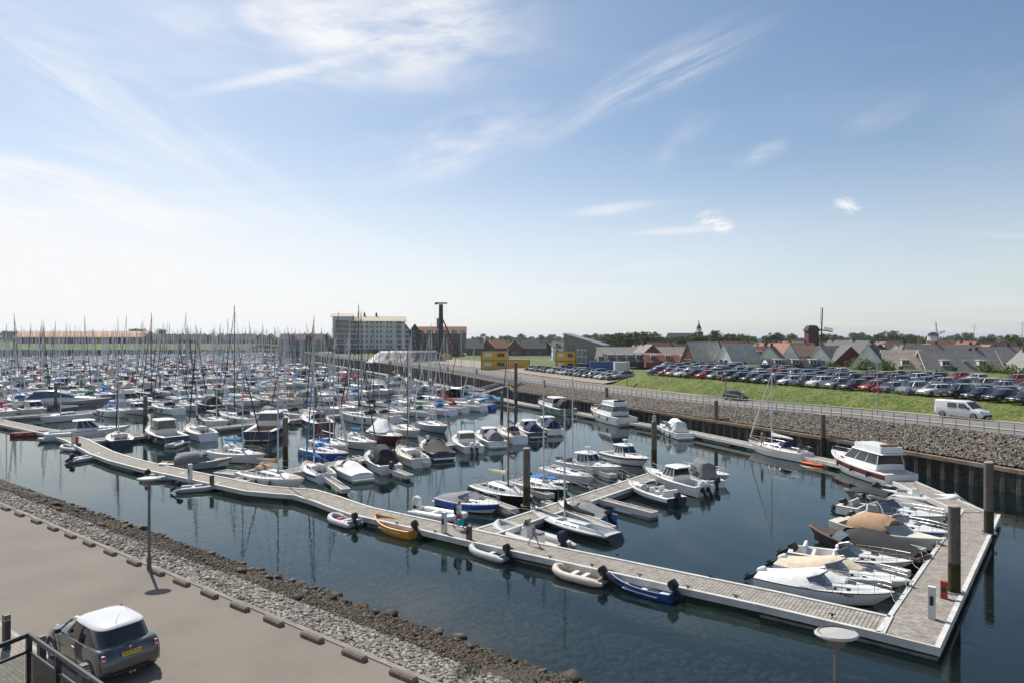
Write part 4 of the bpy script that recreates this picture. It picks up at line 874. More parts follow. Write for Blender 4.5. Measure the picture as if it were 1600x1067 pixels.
def sloop(label, L=7., B=2.3, hm=BLACKH, gun=WOODM, canv='black', style='tent', ob=False, loc=(0, 0, 0), rz=0, tilt=40, deckm=TEAK, obm=BLK, cat='sloop boat', name='open_sloop', inner=GEL2, rope=False):
    f = Form(L, B, .72, .92, .6, 2.1, .42, .1); root = thing(name, label, cat, loc, rz); hull(root, f, hm, None, BOOT, .35, .10, inner=inner, floorz=.15, n=14)
    k = B/2; h = f.h(0)
    m = MB(); rr = [[(x, f.b(x)*.97, f.h(x)+.03), (x, 0, f.h(x)+.08), (x, -f.b(x)*.97, f.h(x)+.03)] for x in np.linspace(L*.24, L*.485, 7)]; m.loft([[(p[0], p[1], p[2]) for p in r] for r in rr], deckm, closed=False, caps=(False, False)); m.build('foredeck', root)
    m = MB(); rr = [[(x, f.b(x)*.97, f.h(x)+.03), (x, 0, f.h(x)+.06), (x, -f.b(x)*.97, f.h(x)+.03)] for x in (-L*.495, -L*.40)]; m.loft(rr, deckm, closed=False, caps=(False, False)); m.build('aft_deck', root)
    rubrail(root, f, gun, .05, 0)
    m = MB(); q = [(L*.12, -k*.86, h+.05), (L*.22, -k*.6, h+.1), (L*.26, 0, h+.12), (L*.22, k*.6, h+.1), (L*.12, k*.86, h+.05)]; q2 = [(L*.05, -k*.78, h+.5), (L*.13, -k*.5, h+.58), (L*.16, 0, h+.6), (L*.13, k*.5, h+.58), (L*.05, k*.78, h+.5)]
    m.loft([q, q2], CLEAR, closed=False, caps=(False, False)); m.build('windscreen', root)
    c = CANV[canv]
    if style == 'tent':
        cover(root, [(-L*.46, k*.75, f.h(-L*.46), f.h(-L*.46)+.2), (-L*.34, k*.92, h, h+.5), (-L*.15, k*.98, h, h+.85), (L*.03, k*.92, h+.05, h+.85), (L*.12, k*.78, h+.15, h+.55), (L*.22, k*.6, h+.12, h+.2)], c, 'canopy', 2.4, .05)
    elif style == 'hood':
        cover(root, [(-L*.3, k*.92, h, h+.6), (-L*.2, k*.96, h, h+.9), (0, k*.9, h+.1, h+.98), (L*.08, k*.78, h+.3, h+.75)], c, 'canopy', 2.6, .04)
    elif style == 'flat':
        cover(root, [(-L*.45, k*.75, f.h(-L*.45), f.h(-L*.45)+.1), (-L*.2, k*.97, h, h+.25), (L*.05, k*.92, h+.05, h+.5), (L*.2, k*.62, h+.1, h+.25)], c, 'boat_cover', 2.0, .04)
    if ob: outboard(root, -L/2-.03, 0, .65, 1.0, obm, tilt)
    else: m = MB(); m.box((-L*.505, 0, .2), (.05, .1, .9), WOODM); m.build('rudder', root)
    return root
def put(fn, stern, bow, label, scale=1., zed=0., L=None, **kw):
    a = P(*stern, zed); b = P(*bow, zed); c = (a+b)/2; ln = (b-a).length; v = b-a
    LL = L or ln*scale
    r = fn(label, L=LL, loc=(c.x, c.y, 0), rz=math.atan2(v.y, v.x), **kw); HERO.append((c.x, c.y, LL, v.normalized().xy, r)); return r
HERO = []
# ================= the boats one can tell apart =================
# along the near side of the long jetty
put(rowboat, (32, 681), (63, 680), 'small red rowing boat moored at the far left of the long jetty', hm=REDH, inner=GEL2, ob=False, B=1.5, L=4.3, thm=GEL, gun=REDH)
put(rib, (104, 688), (70, 690), 'grey inflatable dinghy between the red rowing boat and the left kink of the jetty', L=3.6, B=1.6, ob=False, floorm=HYPD, col=HYP)
put(rib, (128, 705), (96, 701), 'grey inflatable dinghy with outboard just below the left kink of the jetty', L=3.4, B=1.6, col=HYP)
put(rib, (116, 722), (149, 716), 'grey inflatable dinghy with tilted motor below the S bend, nearest the lamp', L=3.4, B=1.6, col=HYP)
put(rib, (238, 749), (277, 748), 'light grey inflatable dinghy with black motor behind the street lamp', L=3.5, B=1.6, col=HYP, cushion=None)
put(rib, (286, 768), (334, 764), 'pale grey inflatable dinghy with dark motor below the short brown pillar', L=3.4, B=1.6, col=HYP)
put(rib, (562, 826), (512, 810), 'light grey inflatable dinghy with a red cushion inside beside the ochre boat', L=2.9, B=1.5, cushion=REDP, floorm=HYP, tilt=20)
put(rib, (574, 815), (536, 806), 'second grey inflatable tucked between the jetty and the dinghy with the red cushion', L=2.9, B=1.4, ob=False, floorm=HYPD)
put(rowboat, (660, 843), (577, 817), 'ochre yellow open boat with pale benches and black outboard', L=4.4, B=1.75, thm=GEL2, tilt=40, thw=3)
put(rib, (797, 878), (737, 860), 'grey inflatable dinghy with white bench and black motor below the brown pillar', L=3.0, B=1.55, tilt=35, floorm=HYPD)
put(rib, (944, 914), (870, 896), 'beige inflatable dinghy with two benches left of the blue rowing boat', L=3.2, B=1.55, col=HYPB, floorm=HYPB, seats=2, tilt=40)
put(rowboat, (1052, 938), (952, 908), 'blue rowing boat with pale blue inside, oars and a black outboard', L=4.0, B=1.5, hm=pm('rowboat_blue', (.025, .07, .24), .35, coat=.3), inner=pm('paint_paleblue', (.28, .42, .55), .5), thm=GEL, tilt=40, oar=True, fs=.42, fb=.6)
# around the short side jetty, left side
put(rib, (652, 802), (724, 815), 'white inflatable boat with white hooded outboard left of the walking man', L=4.6, B=1.9, col=GEL, floorm=GEL2, obm=CANV['white'], tilt=25)
put(cruiser, (690, 785), (786, 806), 'blue and white speedboat under a grey cover beside the walking man', L=5.9, B=2.3, style='covered', canv='grey', band=BLUEH, bw=.48, hull_h=1.05, fen=0, stripe=GEL)
put(yacht, (740, 768), (842, 798), 'old white cabin yacht with black hull, brown mast and rolled cream sail', L=7.2, B=2.5, hm=BLACKH, cov='beige', furl=None, hood=None, mastm=WOODM, H=6.0, wheel=False, cabz=.6)
put(yacht, (798, 760), (893, 782), 'small dark green sailing boat with cluttered white deck behind the thick algae pile', L=6.4, B=2.2, hm=pm('hull_darkgreen', (.01, .05, .035), .25, coat=.4), cov=None, furl=None, hood=None, H=8.2, boom=False, wheel=False)
put(cruiser, (823, 752), (895, 766), 'small white motor boat under a bright blue tarpaulin', L=4.6, B=1.9, style='covered', canv='blue', hm=NAVY, stripe=GEL, ob=1, tilt=20)
put(yacht, (846, 738), (938, 764), 'white day sailer with open varnished cockpit and navy boom cover', L=7.0, B=2.3, hm=GEL, cov='navy', furl=None, hood=None, H=8.4, wheel=False, cabz=.25)
put(cruiser, (872, 728), (980, 748), 'white pilothouse boat with round roof and radar, first beside the jetty', L=7.4, B=2.6, style='pilot', radar=True, canv=None, ob=0, fen=0)
put(cruiser, (944, 713), (1020, 733), 'white pilothouse boat with wine red hull band beside the pile with the box', L=7.0, B=2.6, style='pilot', band=WINEH, stripe=GEL, radar=True, canv=None)
# right side of the short jetty
put(yacht, (955, 845), (834, 812), 'grey open racing dinghy with black boom and low white deck', L=7.3, B=2.1, hm=BLACKH, stripe=GEL3, cov='black', furl=None, hood=None, H=7.5, boom=True, wheel=False, rails=False, cabz=.12, low=.62, teak=False, dm=pm('deck_grey', (.42, .43, .44), .6))
put(cruiser, (953, 818), (871, 796), 'blue motor boat wrapped in a lilac grey tarpaulin with raised outboard', L=5.0, B=2.1, style='covered', canv='grey', hm=CANV['blue'], ob=1, tilt=40)
put(rib, (892, 866), (770, 828), 'large grey inflatable boat with hooded white console and navy motor cover', L=6.2, B=2.4, col=HYP, floorm=GEL2, console=True, obm=CANV['navy'], tilt=25)
put(cruiser, (1066, 792), (976, 763), 'navy hulled sports boat with white topsides and black outboard', L=6.0, B=2.3, style='open', hm=NAVY, stripe=GEL, band=GEL, ob=1, arch=False, tilt=15)
put(cruiser, (1105, 776), (1005, 748), 'white fishing cruiser with tall cabin and twin white outboards', L=7.4, B=2.6, style='pilot', canv=None, ob=2, obm=GEL, tilt=30, hull_h=1.1)
put(cruiser, (1118, 762), (1060, 741), 'white cabin boat with dark grey folded canopy behind the fishing cruiser', L=6.2, B=2.3, style='canopy', canv='grey', ob=1, arch=False)
put(cruiser, (1062, 738), (1143, 757), 'red and white speedboat with cream cover pointing into the basin', L=6.0, B=2.2, style='covered', canv='beige', hm=REDH, stripe=GEL, band=GEL)
# nosed up to the right hand jetty
put(cruiser, (1200, 914), (1382, 950), 'white cabin boat under a long white tarpaulin nearest the corner of the jetty', L=6.3, B=2.3, style='covered', canv='white', ob=1, obm=GEL, tilt=60, hull_h=.95)
put(cruiser, (1232, 893), (1407, 930), 'white cabin boat with wine red lower hull and cream cockpit cover', L=6.4, B=2.2, style='covered', canv='beige', hm=WINEH, stripe=GEL, band=GEL, ob=1, obm=GEL, tilt=60, hull_h=.95)
put(cruiser, (1248, 872), (1412, 896), 'slim white open sports boat with bow rail between wine red boat and black sloop', L=6.3, B=2.1, style='open', ob=1, tilt=55, arch=False, hull_h=.85, boot=BOOTB)
put(sloop, (1428, 886), (1278, 846), 'black hulled wooden edged sloop under a black tent cover', L=7.0, B=2.4, deckm=pm('dark_teak', (.07, .045, .03), .5, var=.3), inner=BLACKH, gun=pm('rim_wood', (.17, .09, .045), .4, coat=.3, var=.2))
put(sloop, (1318, 830), (1455, 862), 'cream sloop with tan folding canopy and windscreen', L=6.6, B=2.3, hm=GEL2, canv='tan', style='hood', gun=GEL2, deckm=GEL2)
put(cruiser, (1340, 822), (1470, 850), 'white cabin boat with a blue band and black outboard behind the tan canopy', L=6.2, B=2.3, style='open', band=BLUEH, stripe=GEL, ob=1, tilt=50)
put(cruiser, (1318, 800), (1476, 828), 'white motor boat with a long black bimini roof', L=6.8, B=2.4, style='open', ob=1, tilt=50, arch=False)
r_ = HERO[-1][4]; cover(r_, [(-2.7, .95, 1.75, 1.9), (-1.5, 1.05, 1.9, 2.15), (-.1, .95, 1.8, 2.0)], CANV['black'], 'bimini', under=.05)
m = MB(); [m.cyl((-1.4, s*1.05, .8), (-2.5+q, s*.98, 1.85), .018, .018, STEEL, 4) for s in (-1, 1) for q in (0, 1.2, 2.3)]; m.build('bimini_frame', r_)
put(rib, (1370, 776), (1486, 788), 'cream inflatable sports boat with folded black arch beside the slotted fingers', L=6.0, B=2.3, col=GEL, floorm=GEL2, console=True, obm=BLK, tilt=50)
put(cruiser, (1398, 757), (1308, 728), 'white wooden cruiser with dark red band, flybridge and ladder by the wall', L=10.5, B=3.6, style='hardtop', fly=True, band=WINEH, stripe=GEL, canv='tan', bw=.5, aft=.36, fen=3, cab=GEL, hull_h=1.05, fenm=NAVY)
k = thing('kayak', 'bright orange kayak floating between the sailing yacht and the white cruiser', 'kayak', P(1277, 727), math.atan2(-.9, .42)+.3)
m = MB(); f_ = Form(3.6, .7, .2, .25, .1, 2, .5); xs = np.linspace(-1.8, 1.8, 15)
m.loft([[(x, (.35*(1-abs(x/1.8)**2.2)+.01)*c, .12+.16*s*(1-abs(x/1.8)**2.4)+.05*abs(x/1.8)) for c, s in ((1, 0), (.7, .9), (0, 1.1), (-.7, .9), (-1, 0), (-.6, -.8), (.6, -.8))] for x in xs], ORG); m.build('kayak_hull', k, True); m = MB(); m.tube([(.45*math.cos(a)-.2, .2*math.sin(a), .3) for a in np.linspace(0, 2*PI, 13)[:-1]], .03, BLK, 5, True); m.build('cockpit_rim', k)
# along the wall
put(yacht, (1259, 721), (1170, 702), 'white sailing yacht moored along the wall jetty with furled white sail', L=8.6, B=2.7, cov='white', furl='white', hood='navy', H=8.0, stripe=REDP)
put(cruiser, (1076, 688), (1028, 672), 'small white sports cruiser with pale hardtop moored alone at the wall jetty', L=7.6, B=2.7, style='canopy', canv='white', stripe=NAVY, fen=2)
put(cruiser, (994, 669), (914, 648), 'big white flybridge cruiser with dark windows and navy band at the wall', L=12.2, B=4.0, style='hardtop', fly=True, stripe=NAVY, canv='navy', aft=.32, fen=4, teak=True)
put(cruiser, (902, 653), (832, 636), 'green hulled motor cruiser with white cabin and dark canopy', L=12., B=3.8, style='hardtop', hm=GREENH, stripe=GEL2, canv='black', fen=2, teak=True, aft=.22)
put(yacht, (686, 615), (660, 600), 'white sailing yacht with white sail cover left of the red hulled yacht', L=10, cov='white', furl='white')
put(yacht, (672, 622), (718, 606), 'red hulled sailing yacht with red sail cover near the gangway', L=10, hm=REDH, cov='red', furl='white', hood=None)
put(cruiser, (752, 615), (706, 614), 'navy hulled motor boat with pale canopy beside the gangway foot', L=9.5, hm=NAVY, stripe=GEL, style='covered', canv='grey')
put(cruiser, (780, 626), (738, 632), 'low white launch with a blue cover on the gangway pontoon', L=9, style='covered', canv='sky', hull_h=.7)
put(yacht, (595, 598), (634, 588), 'white sailing yacht with orange flag at the far end of the wall jetty', L=11, cov='white', furl='white', flag=True)
put(yacht, (655, 606), (628, 592), 'white sailing yacht alongside the wall under the pile driver', L=11, cov='white', furl='grey')
put(yacht, (645, 612), (668, 602), 'grey covered sailing yacht in front of the red hulled yacht', L=9, cov='grey', furl='white', hood='grey')
# first long side jetty, near side
put(yacht, (385, 750), (474, 768), 'cream white sailing yacht with tan sprayhood beside the long jetty', L=8.4, B=2.8, hm=GEL, cov='tan', furl=None, hood='tan', H=11.5, fen=3, wheel=False)
put(yacht, (516, 757), (472, 730), 'rounded white sailing boat with blue stripe and bright blue jib cover', L=6.8, B=2.6, band=BLUEH, stripe=GEL, cov='blue', furl='sky', hood=None, H=10)
put(cruiser, (576, 757), (520, 730), 'low white speedboat with white and grey striped cover', L=6.6, B=2.5, style='covered', canv='white')
put(cruiser, (630, 752), (562, 712), 'white cabin boat with black canopy, clear windows and a big outboard', L=7.6, B=2.7, style='canopy', canv='black', ob=1, arch=False, hull_h=1.1, stripe=NAVY)
put(yacht, (672, 738), (612, 703), 'cream wooden cabin yacht with long windows and brown mast', L=8.2, B=2.7, hm=GEL2, dm=pm('deck_cream', (.55, .5, .4), .6), cov=None, boom=False, furl=None, hood=None, H=10.5, mastm=WOODM)
put(cruiser, (709, 728), (652, 694), 'dark navy motor boat with charcoal canopy and orange lifebuoy', L=8, B=2.9, style='covered', canv='black', hm=NAVY, stripe=WOODM)
put(cruiser, (757, 717), (700, 685), 'white walkaround cruiser with white hardtop and two outboards', L=8, B=2.8, style='pilot', canv=None, ob=2, obm=GEL)
put(cruiser, (790, 706), (738, 680), 'white cabin launch with pale grey rails next to the walkaround cruiser', L=8, B=2.8, style='pilot', canv='grey', roofm=GEL)
put(yacht, (826, 700), (770, 672), 'white sailing yacht with navy boom cover, third from the outer end', L=9, cov='navy', furl='black')
put(cruiser, (852, 690), (800, 668), 'navy and white motor boat with red flag near the outer end of the row', L=8, style='hardtop', canv='navy', hm=NAVY, stripe=GEL)
put(cruiser, (878, 684), (830, 664), 'white motor cruiser with dark canopy at the outermost berth', L=8.4, style='hardtop', canv='navy')
# far side of it
put(yacht, (490, 696), (548, 712), 'white sailing yacht with orange lines lying across open water from the day boats', L=8.2, cov=None, furl='white', hood=None, fen=2)
put(yacht, (534, 692), (592, 706), 'white and orange trimmed yacht with bright blue boom cover', L=8, cov='blue', furl='navy', hood='white', stripe=WOODM, band=None)
put(yacht, (575, 680), (638, 700), 'wine red wooden sailing boat under a white tent awning', L=9, hm=WINEH, cov=None, furl=None, hood=None, mastm=WOODM, H=11)
r_ = HERO[-1][4]; cover(r_, [(-3.6, 1.2, 1.2, 1.5), (-3.0, 1.3, 1.2, 2.6), (.0, 1.2, 1.2, 2.8), (1.2, .8, 1.4, 1.6)], CANV['white'], 'tent_awning', 1.0)
put(yacht, (612, 672), (662, 688), 'white yacht with oval windows and navy boot stripe beside the white pillar', L=8.4, cov=None, furl='white', hood=None, hm=GEL, boot=BOOTB, band=None)
put(yacht, (655, 666), (705, 680), 'grey and navy sailing yacht under a dark grey boom tent', L=8.6, hm=GEL3, cov='grey', furl='white', hood='grey')
# second long side jetty
put(cruiser, (106, 686), (172, 682), 'white sedan cruiser with glass roof nosed up behind the first jetty kink', L=9.4, B=3.2, style='hardtop', canv=None, stripe=None, fen=0, hull_h=1.05)
put(yacht, (195, 703), (178, 681), 'stubby navy sailing boat with open cockpit seen from its stern', L=7.6, B=3.0, hm=NAVY, stripe=GEL, cov='white', furl='black', hood=None, boom=False)
put(cruiser, (288, 698), (224, 678), 'navy trawler yacht with cream wheelhouse and a dinghy on its side', L=10, B=3.4, style='trawler', hm=NAVY, stripe=GEL2, canv=None, cab=GEL2, fen=3, fenm=GEL)
put(rib, (254, 697), (294, 684), 'grey inflatable dinghy strapped at the stern of the navy trawler', L=3.0, B=1.4, ob=False, zed=.5)
put(yacht, (334, 692), (288, 673), 'white racing yacht showing a wide pale open stern', L=9.4, B=3.2, hm=GEL, cov='black', furl='black', boot=NAVY, hood=None, H=12.5)
put(sloop, (270, 733), (346, 729), 'dark sloop with brown foredeck and grey raised hood beside the jetty', L=6.6, B=2.3, canv='grey', hm=GEL3, style='hood', deckm=WOODM)
put(yacht, (344, 716), (404, 724), 'white yacht with bright blue boom cover and white sprayhood behind the sloop', L=8.2, cov='sky', furl='navy', hood='white', hm=GEL, stripe=None, boot=BOOTB)
put(cruiser, (402, 690), (445, 668), 'dark blue motor barge with white wheelhouse and pale dinghy', L=13, B=4, style='trawler', hm=NAVY, stripe=GEL, canv=None, teak=True)
put(yacht, (520, 680), (468, 655), 'wine red and navy hulled motor sailer with black dinghy on its stern', L=12, B=3.8, hm=WINEH, cov='navy', furl='black', hood='navy')
# long grey yacht
a_ = P(14, 643, 0); b_ = P(177, 640, 0); v_ = b_-a_; L_ = v_.length
SILV = pm('silver_hull', (.36, .37, .38), .2, .4, coat=.6)
def motor_yacht(label, L, loc, rz):
    t = thing('motor_yacht', label, 'motor yacht', loc, rz); B = 4.8; f = Form(L, B, 1.5, 2.3, .86, 2.4, .4); hull(t, f, SILV, GEL, BLK, .5, .14, srake=-.5); k = B/2
    deck(t, f, TEAK, -L*.47, -L*.27, k*.7, .5, TEAK, GEL); m = MB(); m.box((-L*.53, 0, .45), (L*.07, B*.8, .12), TEAK); m.build('swim_platform', t)
    s = [(-L*.28, k*.78, k*.72, 1.5, 2.35), (0, k*.8, k*.7, 1.75, 2.6), (L*.14, k*.62, k*.5, 1.9, 2.55), (L*.34, k*.36, k*.2, 2.05, 2.35)]; m = MB(); m.st(s, GEL); m.build('superstructure', t, True)
    g = [(-L*.30, k*.72, k*.6, 2.3, 2.5), (-L*.22, k*.74, k*.64, 2.3, 3.55), (-L*.02, k*.72, k*.56, 2.5, 3.6), (L*.15, k*.55, k*.44, 2.5, 2.62)]; m = MB(); m.st(g, pm('blue_glass', (.05, .09, .16), .03)); m.build('saloon_glass', t, True)
    r = [(-L*.36, k*.6, k*.55, 3.3, 3.36), (-L*.22, k*.7, k*.62, 3.5, 3.68), (-L*.04, k*.62, k*.54, 3.55, 3.74), (L*.07, k*.5, k*.42, 3.05, 3.14)]; m = MB(); m.st(r, SILV); m.build('roof', t, True)
    m = MB()
    for sg in (-1, 1):
        for x in (-L*.1, .5, L*.12, L*.2): q = lambda xx, z: (xx, sg*(f.b(xx)*(.985-.05*(1-z/f.h(xx)))+.02), z); m.add([q(x, 1.0), q(x+1.5, 1.05), q(x+1.6, 1.4), q(x+.1, 1.35)], [(0, 1, 2, 3)], WINDOW)
    m.build('hull_window', t); bowrail(t, f, 0, .6, STEEL, 7); return t
c_ = (a_+b_)/2; HERO.append((c_.x, c_.y, L_, v_.normalized().xy, motor_yacht('long sleek silver grey motor yacht with bluish windows near the left edge', L_, (c_.x, c_.y, 0), math.atan2(v_.y, v_.x)))); print('motor yacht', L_)
put(yacht, (116, 655), (84, 659), 'white sailing yacht with white sail cover in front of the grey motor yacht', L=8.5, cov='white', furl=None, hood=None)

# ---- mooring ropes from each boat to the nearest jetty edge
SEGS = []
for pl_ in (AX+AC+[AEND], [C0, C1], DP): SEGS += list(zip(pl_, pl_[1:]))
SEGS += [(s_, s_+JD*ln_) for s_, ln_, _ in JET[:3]]
ROPE = pm('rope_pale', (.45, .43, .38), .9); ROPED = pm('rope_dark', (.04, .05, .08), .9)
for hx, hy, hl, hd, hr in HERO:
    if hl > 16: continue
    best = None
    for e_ in (.46, -.46):
        q_ = Vector((hx+hd.x*hl*e_, hy+hd.y*hl*e_))
        for a_, b_ in SEGS:
            t_ = max(0, min(1, (q_-a_).dot(b_-a_)/(b_-a_).length_squared)); c_ = a_+(b_-a_)*t_; d_ = (c_-q_).length
            if best is None or d_ < best[0]: best = (d_, e_, q_, c_, (b_-a_).normalized())
    if best[0] > 5.5: continue
    d_, e_, q_, c_, dr_q = best; Mi = Matrix.Rotation(-hr.rotation_euler.z, 3, 'Z'); small = hl < 4.6; zb_ = .45 if small else .95
    for k_ in (-1, 1) if not small else (1,):
        edge = c_+(q_-c_).normalized()*min(1.05, max(0, d_-.1))+dr_q*k_*.8; A_ = Vector((hl*e_, k_*.12, zb_)); B_ = Mi @ Vector((edge.x-hx, edge.y-hy, DZ+.06)); mid = A_.lerp(B_, .5)-Vector((0, 0, .12))
        m = MB(); m.tube([A_, mid, B_], .016, ROPED if k_ > 0 and hl > 7 else ROPE, 4); m.build('mooring_rope', hr)
# ================= the crowded berths behind =================
WORDS = 'first second third fourth fifth sixth seventh eighth ninth tenth eleventh twelfth thirteenth fourteenth fifteenth sixteenth seventeenth eighteenth nineteenth twentieth'.split()
def hidden(r): return r
YV = [  # hull, stripe, cover, furl, hood, length, words
    (dict(hm=GEL, cov='blue', furl='white', hood='blue', L=9.2), 'white', 'blue boom cover'), (dict(hm=GEL, cov='navy', furl='navy', hood='navy', L=9.8, spread=2), 'white', 'navy boom cover'),
    (dict(hm=GEL, cov='white', furl='white', hood='grey', L=8.6), 'white', 'white boom cover'), (dict(hm=NAVY, stripe=GEL, cov='grey', furl='black', hood='navy', L=10.2, spread=2), 'navy', 'grey boom cover'),
    (dict(hm=GEL, cov='grey', furl='black', hood='black', L=9.4, stripe=NAVY), 'white', 'grey boom cover'), (dict(hm=GEL2, cov='tan', furl='white', hood='tan', L=8.8), 'cream', 'tan boom cover'),
    (dict(hm=GEL, cov='sky', furl='navy', hood='white', L=9.0, boot=BOOTB), 'white', 'bright blue boom cover'), (dict(hm=GEL, cov='black', furl='black', hood='black', L=10.4, spread=2, mastm=MASTD), 'white', 'black boom cover'),
    (dict(hm=BLUEH, stripe=GEL, cov='blue', furl='white', hood='blue', L=8.6), 'blue', 'blue boom cover'), (dict(hm=GEL, cov='green', furl='white', hood='green', L=8.8), 'white', 'green boom cover'),
    (dict(hm=GEL, cov='red', furl='white', hood='red', L=9.0, stripe=REDP), 'white', 'red boom cover')]
MV = [(dict(style='hardtop', canv='navy', L=9.0, stripe=NAVY), 'white motor cruiser with navy canopy'), (dict(style='canopy', canv='grey', L=8.0), 'white motor boat with grey canopy'),
      (dict(style='hardtop', fly=True, canv='grey', L=10.0), 'white flybridge motor cruiser'), (dict(style='covered', canv='navy', L=7.0), 'white speedboat under navy cover'),
      (dict(style='canopy', canv='black', L=8.6, hm=NAVY, stripe=GEL), 'navy motor boat with black canopy'), (dict(style='pilot', canv=None, L=7.6, radar=True), 'white pilothouse motor boat'), (dict(style='trawler', canv='beige', L=9.6, hm=NAVY, stripe=GEL2, cab=GEL2), 'navy trawler with cream wheelhouse')]
protos = [(yacht('prototype', cat='sailing yacht', loc=(0, -500, 0), H=k['L']*(1.27+.07*(i_ % 4)), fen=2, **k), w1, w2, k['L']) for i_, (k, w1, w2) in enumerate(YV)]
mprotos = [(cruiser('prototype', cat='motor cruiser', loc=(0, -500, 0), **k), w1, None, k['L']) for k, w1 in MV]
index_kids()
rnd = random.Random(5); cand = []
occ = [(x, y, L_, d) for x, y, L_, d, r in HERO]
def clash(c, rad):
    for (x, y, L_, d) in occ:
        dx, dy = c.x-x, c.y-y; al = dx*d.x+dy*d.y; pe = abs(-dx*d.y+dy*d.x)
        al = max(0, abs(al)-L_/2)
        if math.hypot(al, pe) < rad: return True
    return False
for ji, (s, ln, lab) in enumerate(JET):
    if ji == 0: continue
    for side in (1, -1):
        q = JQ*side; d = 2.6 if ji > 1 else 5.; n = 0; sp = 3.95 if ji < 5 else 4.3 if ji < 9 else 4.7
        while d < ln-1.5:
            ism = rnd.random() < (.22 if ji < 4 else .16); vi = rnd.randrange(len(mprotos) if ism else len(protos)); sc = rnd.uniform(.84, 1.06)*(1 if ji < 3 else 1.08 if ji < 6 else 1.16)
            pr = (mprotos if ism else protos)[vi]; LL = pr[3]*sc; c = s+JD*(d+rnd.uniform(-.3, .3))+q*(.95+LL/2+.5+rnd.uniform(0, .5)); d += sp; n += 1
            if rnd.random() < .03 or c.y < abs(c.x)/.80 or c.y > 540 or tcoord(c.x, c.y) > -6: continue
            if any(clash(c+q*o_, 2.4) for o_ in (-LL*.4, -LL*.15, .0, LL*.15, LL*.4)): continue
            inward = rnd.random() < .62; ang = math.atan2(-q.y, -q.x) if inward else math.atan2(q.y, q.x)
            cand.append((c.length, ji, side, n, c, ang+rnd.uniform(-.03, .03), sc, ism, vi, ln, d))
cand.sort(key=lambda a: a[0]); ny = nm = 0; far_y = []
JN = ['', 'brown pillar jetty', 'left kink jetty', 'jetty behind grey motor yacht', 'second jetty behind grey motor yacht']
ORD = lambda i: WORDS[i] if i < 20 else ('twenty-', 'thirty-', 'forty-')[min(2, (i-19)//10-(0 if (i-19)%10 else 1))]+['tenth', 'first', 'second', 'third', 'fourth', 'fifth', 'sixth', 'seventh', 'eighth', 'ninth'][(i-19) % 10]
print('fill candidates', len(cand), 'yachts', sum(not c[7] for c in cand))
used = set()
for dist, ji, side, n, c, ang, sc, ism, vi, ln, d in cand:
    pr = (mprotos if ism else protos)[vi]
    if not ism:
        ny += 1
        if ny > 262: far_y.append((c, ang, sc)); continue
    skip = ()
    if dist > 150: skip = ('rigging', 'stern_rail', 'steering_wheel', 'hatch', 'fender', 'rub_rail')
    if dist > 230: skip += ('bow_rail', 'coaming', 'window', 'windscreen_frame', 'seat')
    if ji <= 4:
        lab = (f'{pr[1]} yacht, {pr[2]}' if not ism else pr[1])+f', {ORD(n-1)} berth, {"near" if side == 1 else "far"} side, {JN[ji]}'
        copy_tree(pr[0], (c.x, c.y, 0), ang, lab, None, sc, skip)
    else:
        lb = f'distant {pr[1]} yacht with {pr[2]} in the crowded far rows' if not ism else f'distant {pr[1]} in the crowded far rows'
        copy_tree(pr[0], (c.x, c.y, 0), ang, lb, ('distant '+pr[1]+(' yachts with '+pr[2] if pr[2] else ' boats')), sc, skip)
if far_y:
    m = MB()
    for c, ang, sc in far_y:
        M = Matrix.Translation((c.x, c.y, 0)) @ Matrix.Rotation(ang, 4, 'Z') @ Matrix.Scale(sc, 4); o = len(m.v)
        m.loft([[(x, w_, .9), (x, w_*.7, 0), (x, -w_*.7, 0), (x, -w_, .9)] for x, w_ in ((-4.4, 1.1), (-1, 1.45), (2, 1.1), (4.4, .05))], GEL); m.st([(-1.6, .9, .8, .9, 1.4), (2.4, .5, .4, 1, 1.15)], GEL)
        m.cyl((.6, 0, 1), (.6, 0, 14.2), .09, .07, MASTA, 4); m.box((-1.2, 0, 2.2), (3, .25, .3), CANV[rnd.choice(['blue', 'navy', 'grey', 'white'])])
        for i in range(o, len(m.v)): m.v[i] = tuple(M @ Vector(m.v[i]))
    tag(m.build('far_yachts'), 'the farthest small sailing yachts as a mass of white hulls and thin masts', 'boats', kind='stuff')
for r, *_ in protos+mprotos: delete_tree(r)
KID.clear()
# ================= cars =================
TYRE = pm('tyre', (.02, .02, .02), .8); RIM = pm('wheel_rim', (.42, .43, .44), .3, .8); HEADL = pm('headlamp', (.6, .62, .65), .1, coat=.5); TAILL = pm('tail_lamp', (.35, .015, .015), .2, coat=.6); CGLASS = glassm('car_glass', (.015, .02, .024), .03)
PLATE = pm('plate_yellow', (.75, .45, .02), .5, var=.03); TRIM = pm('black_trim', (.018, .018, .02), .55)
CP = {k: pm('paint_'+k, c, .25, mt, coat=.8, var=.04) for k, c, mt in [('white', (.72, .72, .72), 0), ('silver', (.36, .38, .40), .6), ('grey', (.12, .125, .135), .5), ('dark grey', (.045, .048, .055), .4), ('black', (.010, .010, .012), .1), ('navy', (.012, .02, .05), .4), ('blue', (.02, .09, .32), .4), ('red', (.38, .015, .02), .2), ('beige', (.36, .32, .26), .5), ('green', (.03, .10, .07), .3), ('steel blue', (.07, .12, .19), .5)]}
def oval(x0, x1, w_, z, e=3.2, n=20, zc_=0., xa=1.):
    cx, hx = (x0+x1)/2, (x1-x0)/2; out = []
    for k in range(n):
        a = 2*PI*(k+.5)/n; c, s = math.cos(a), math.sin(a); X = abs(c)**(2/e)*(1 if c > 0 else -1); Y_ = abs(s)**(2/e)*(1 if s > 0 else -1)
        out.append((cx+hx*X, w_*Y_, z+zc_*(1-X*X)))
    return out
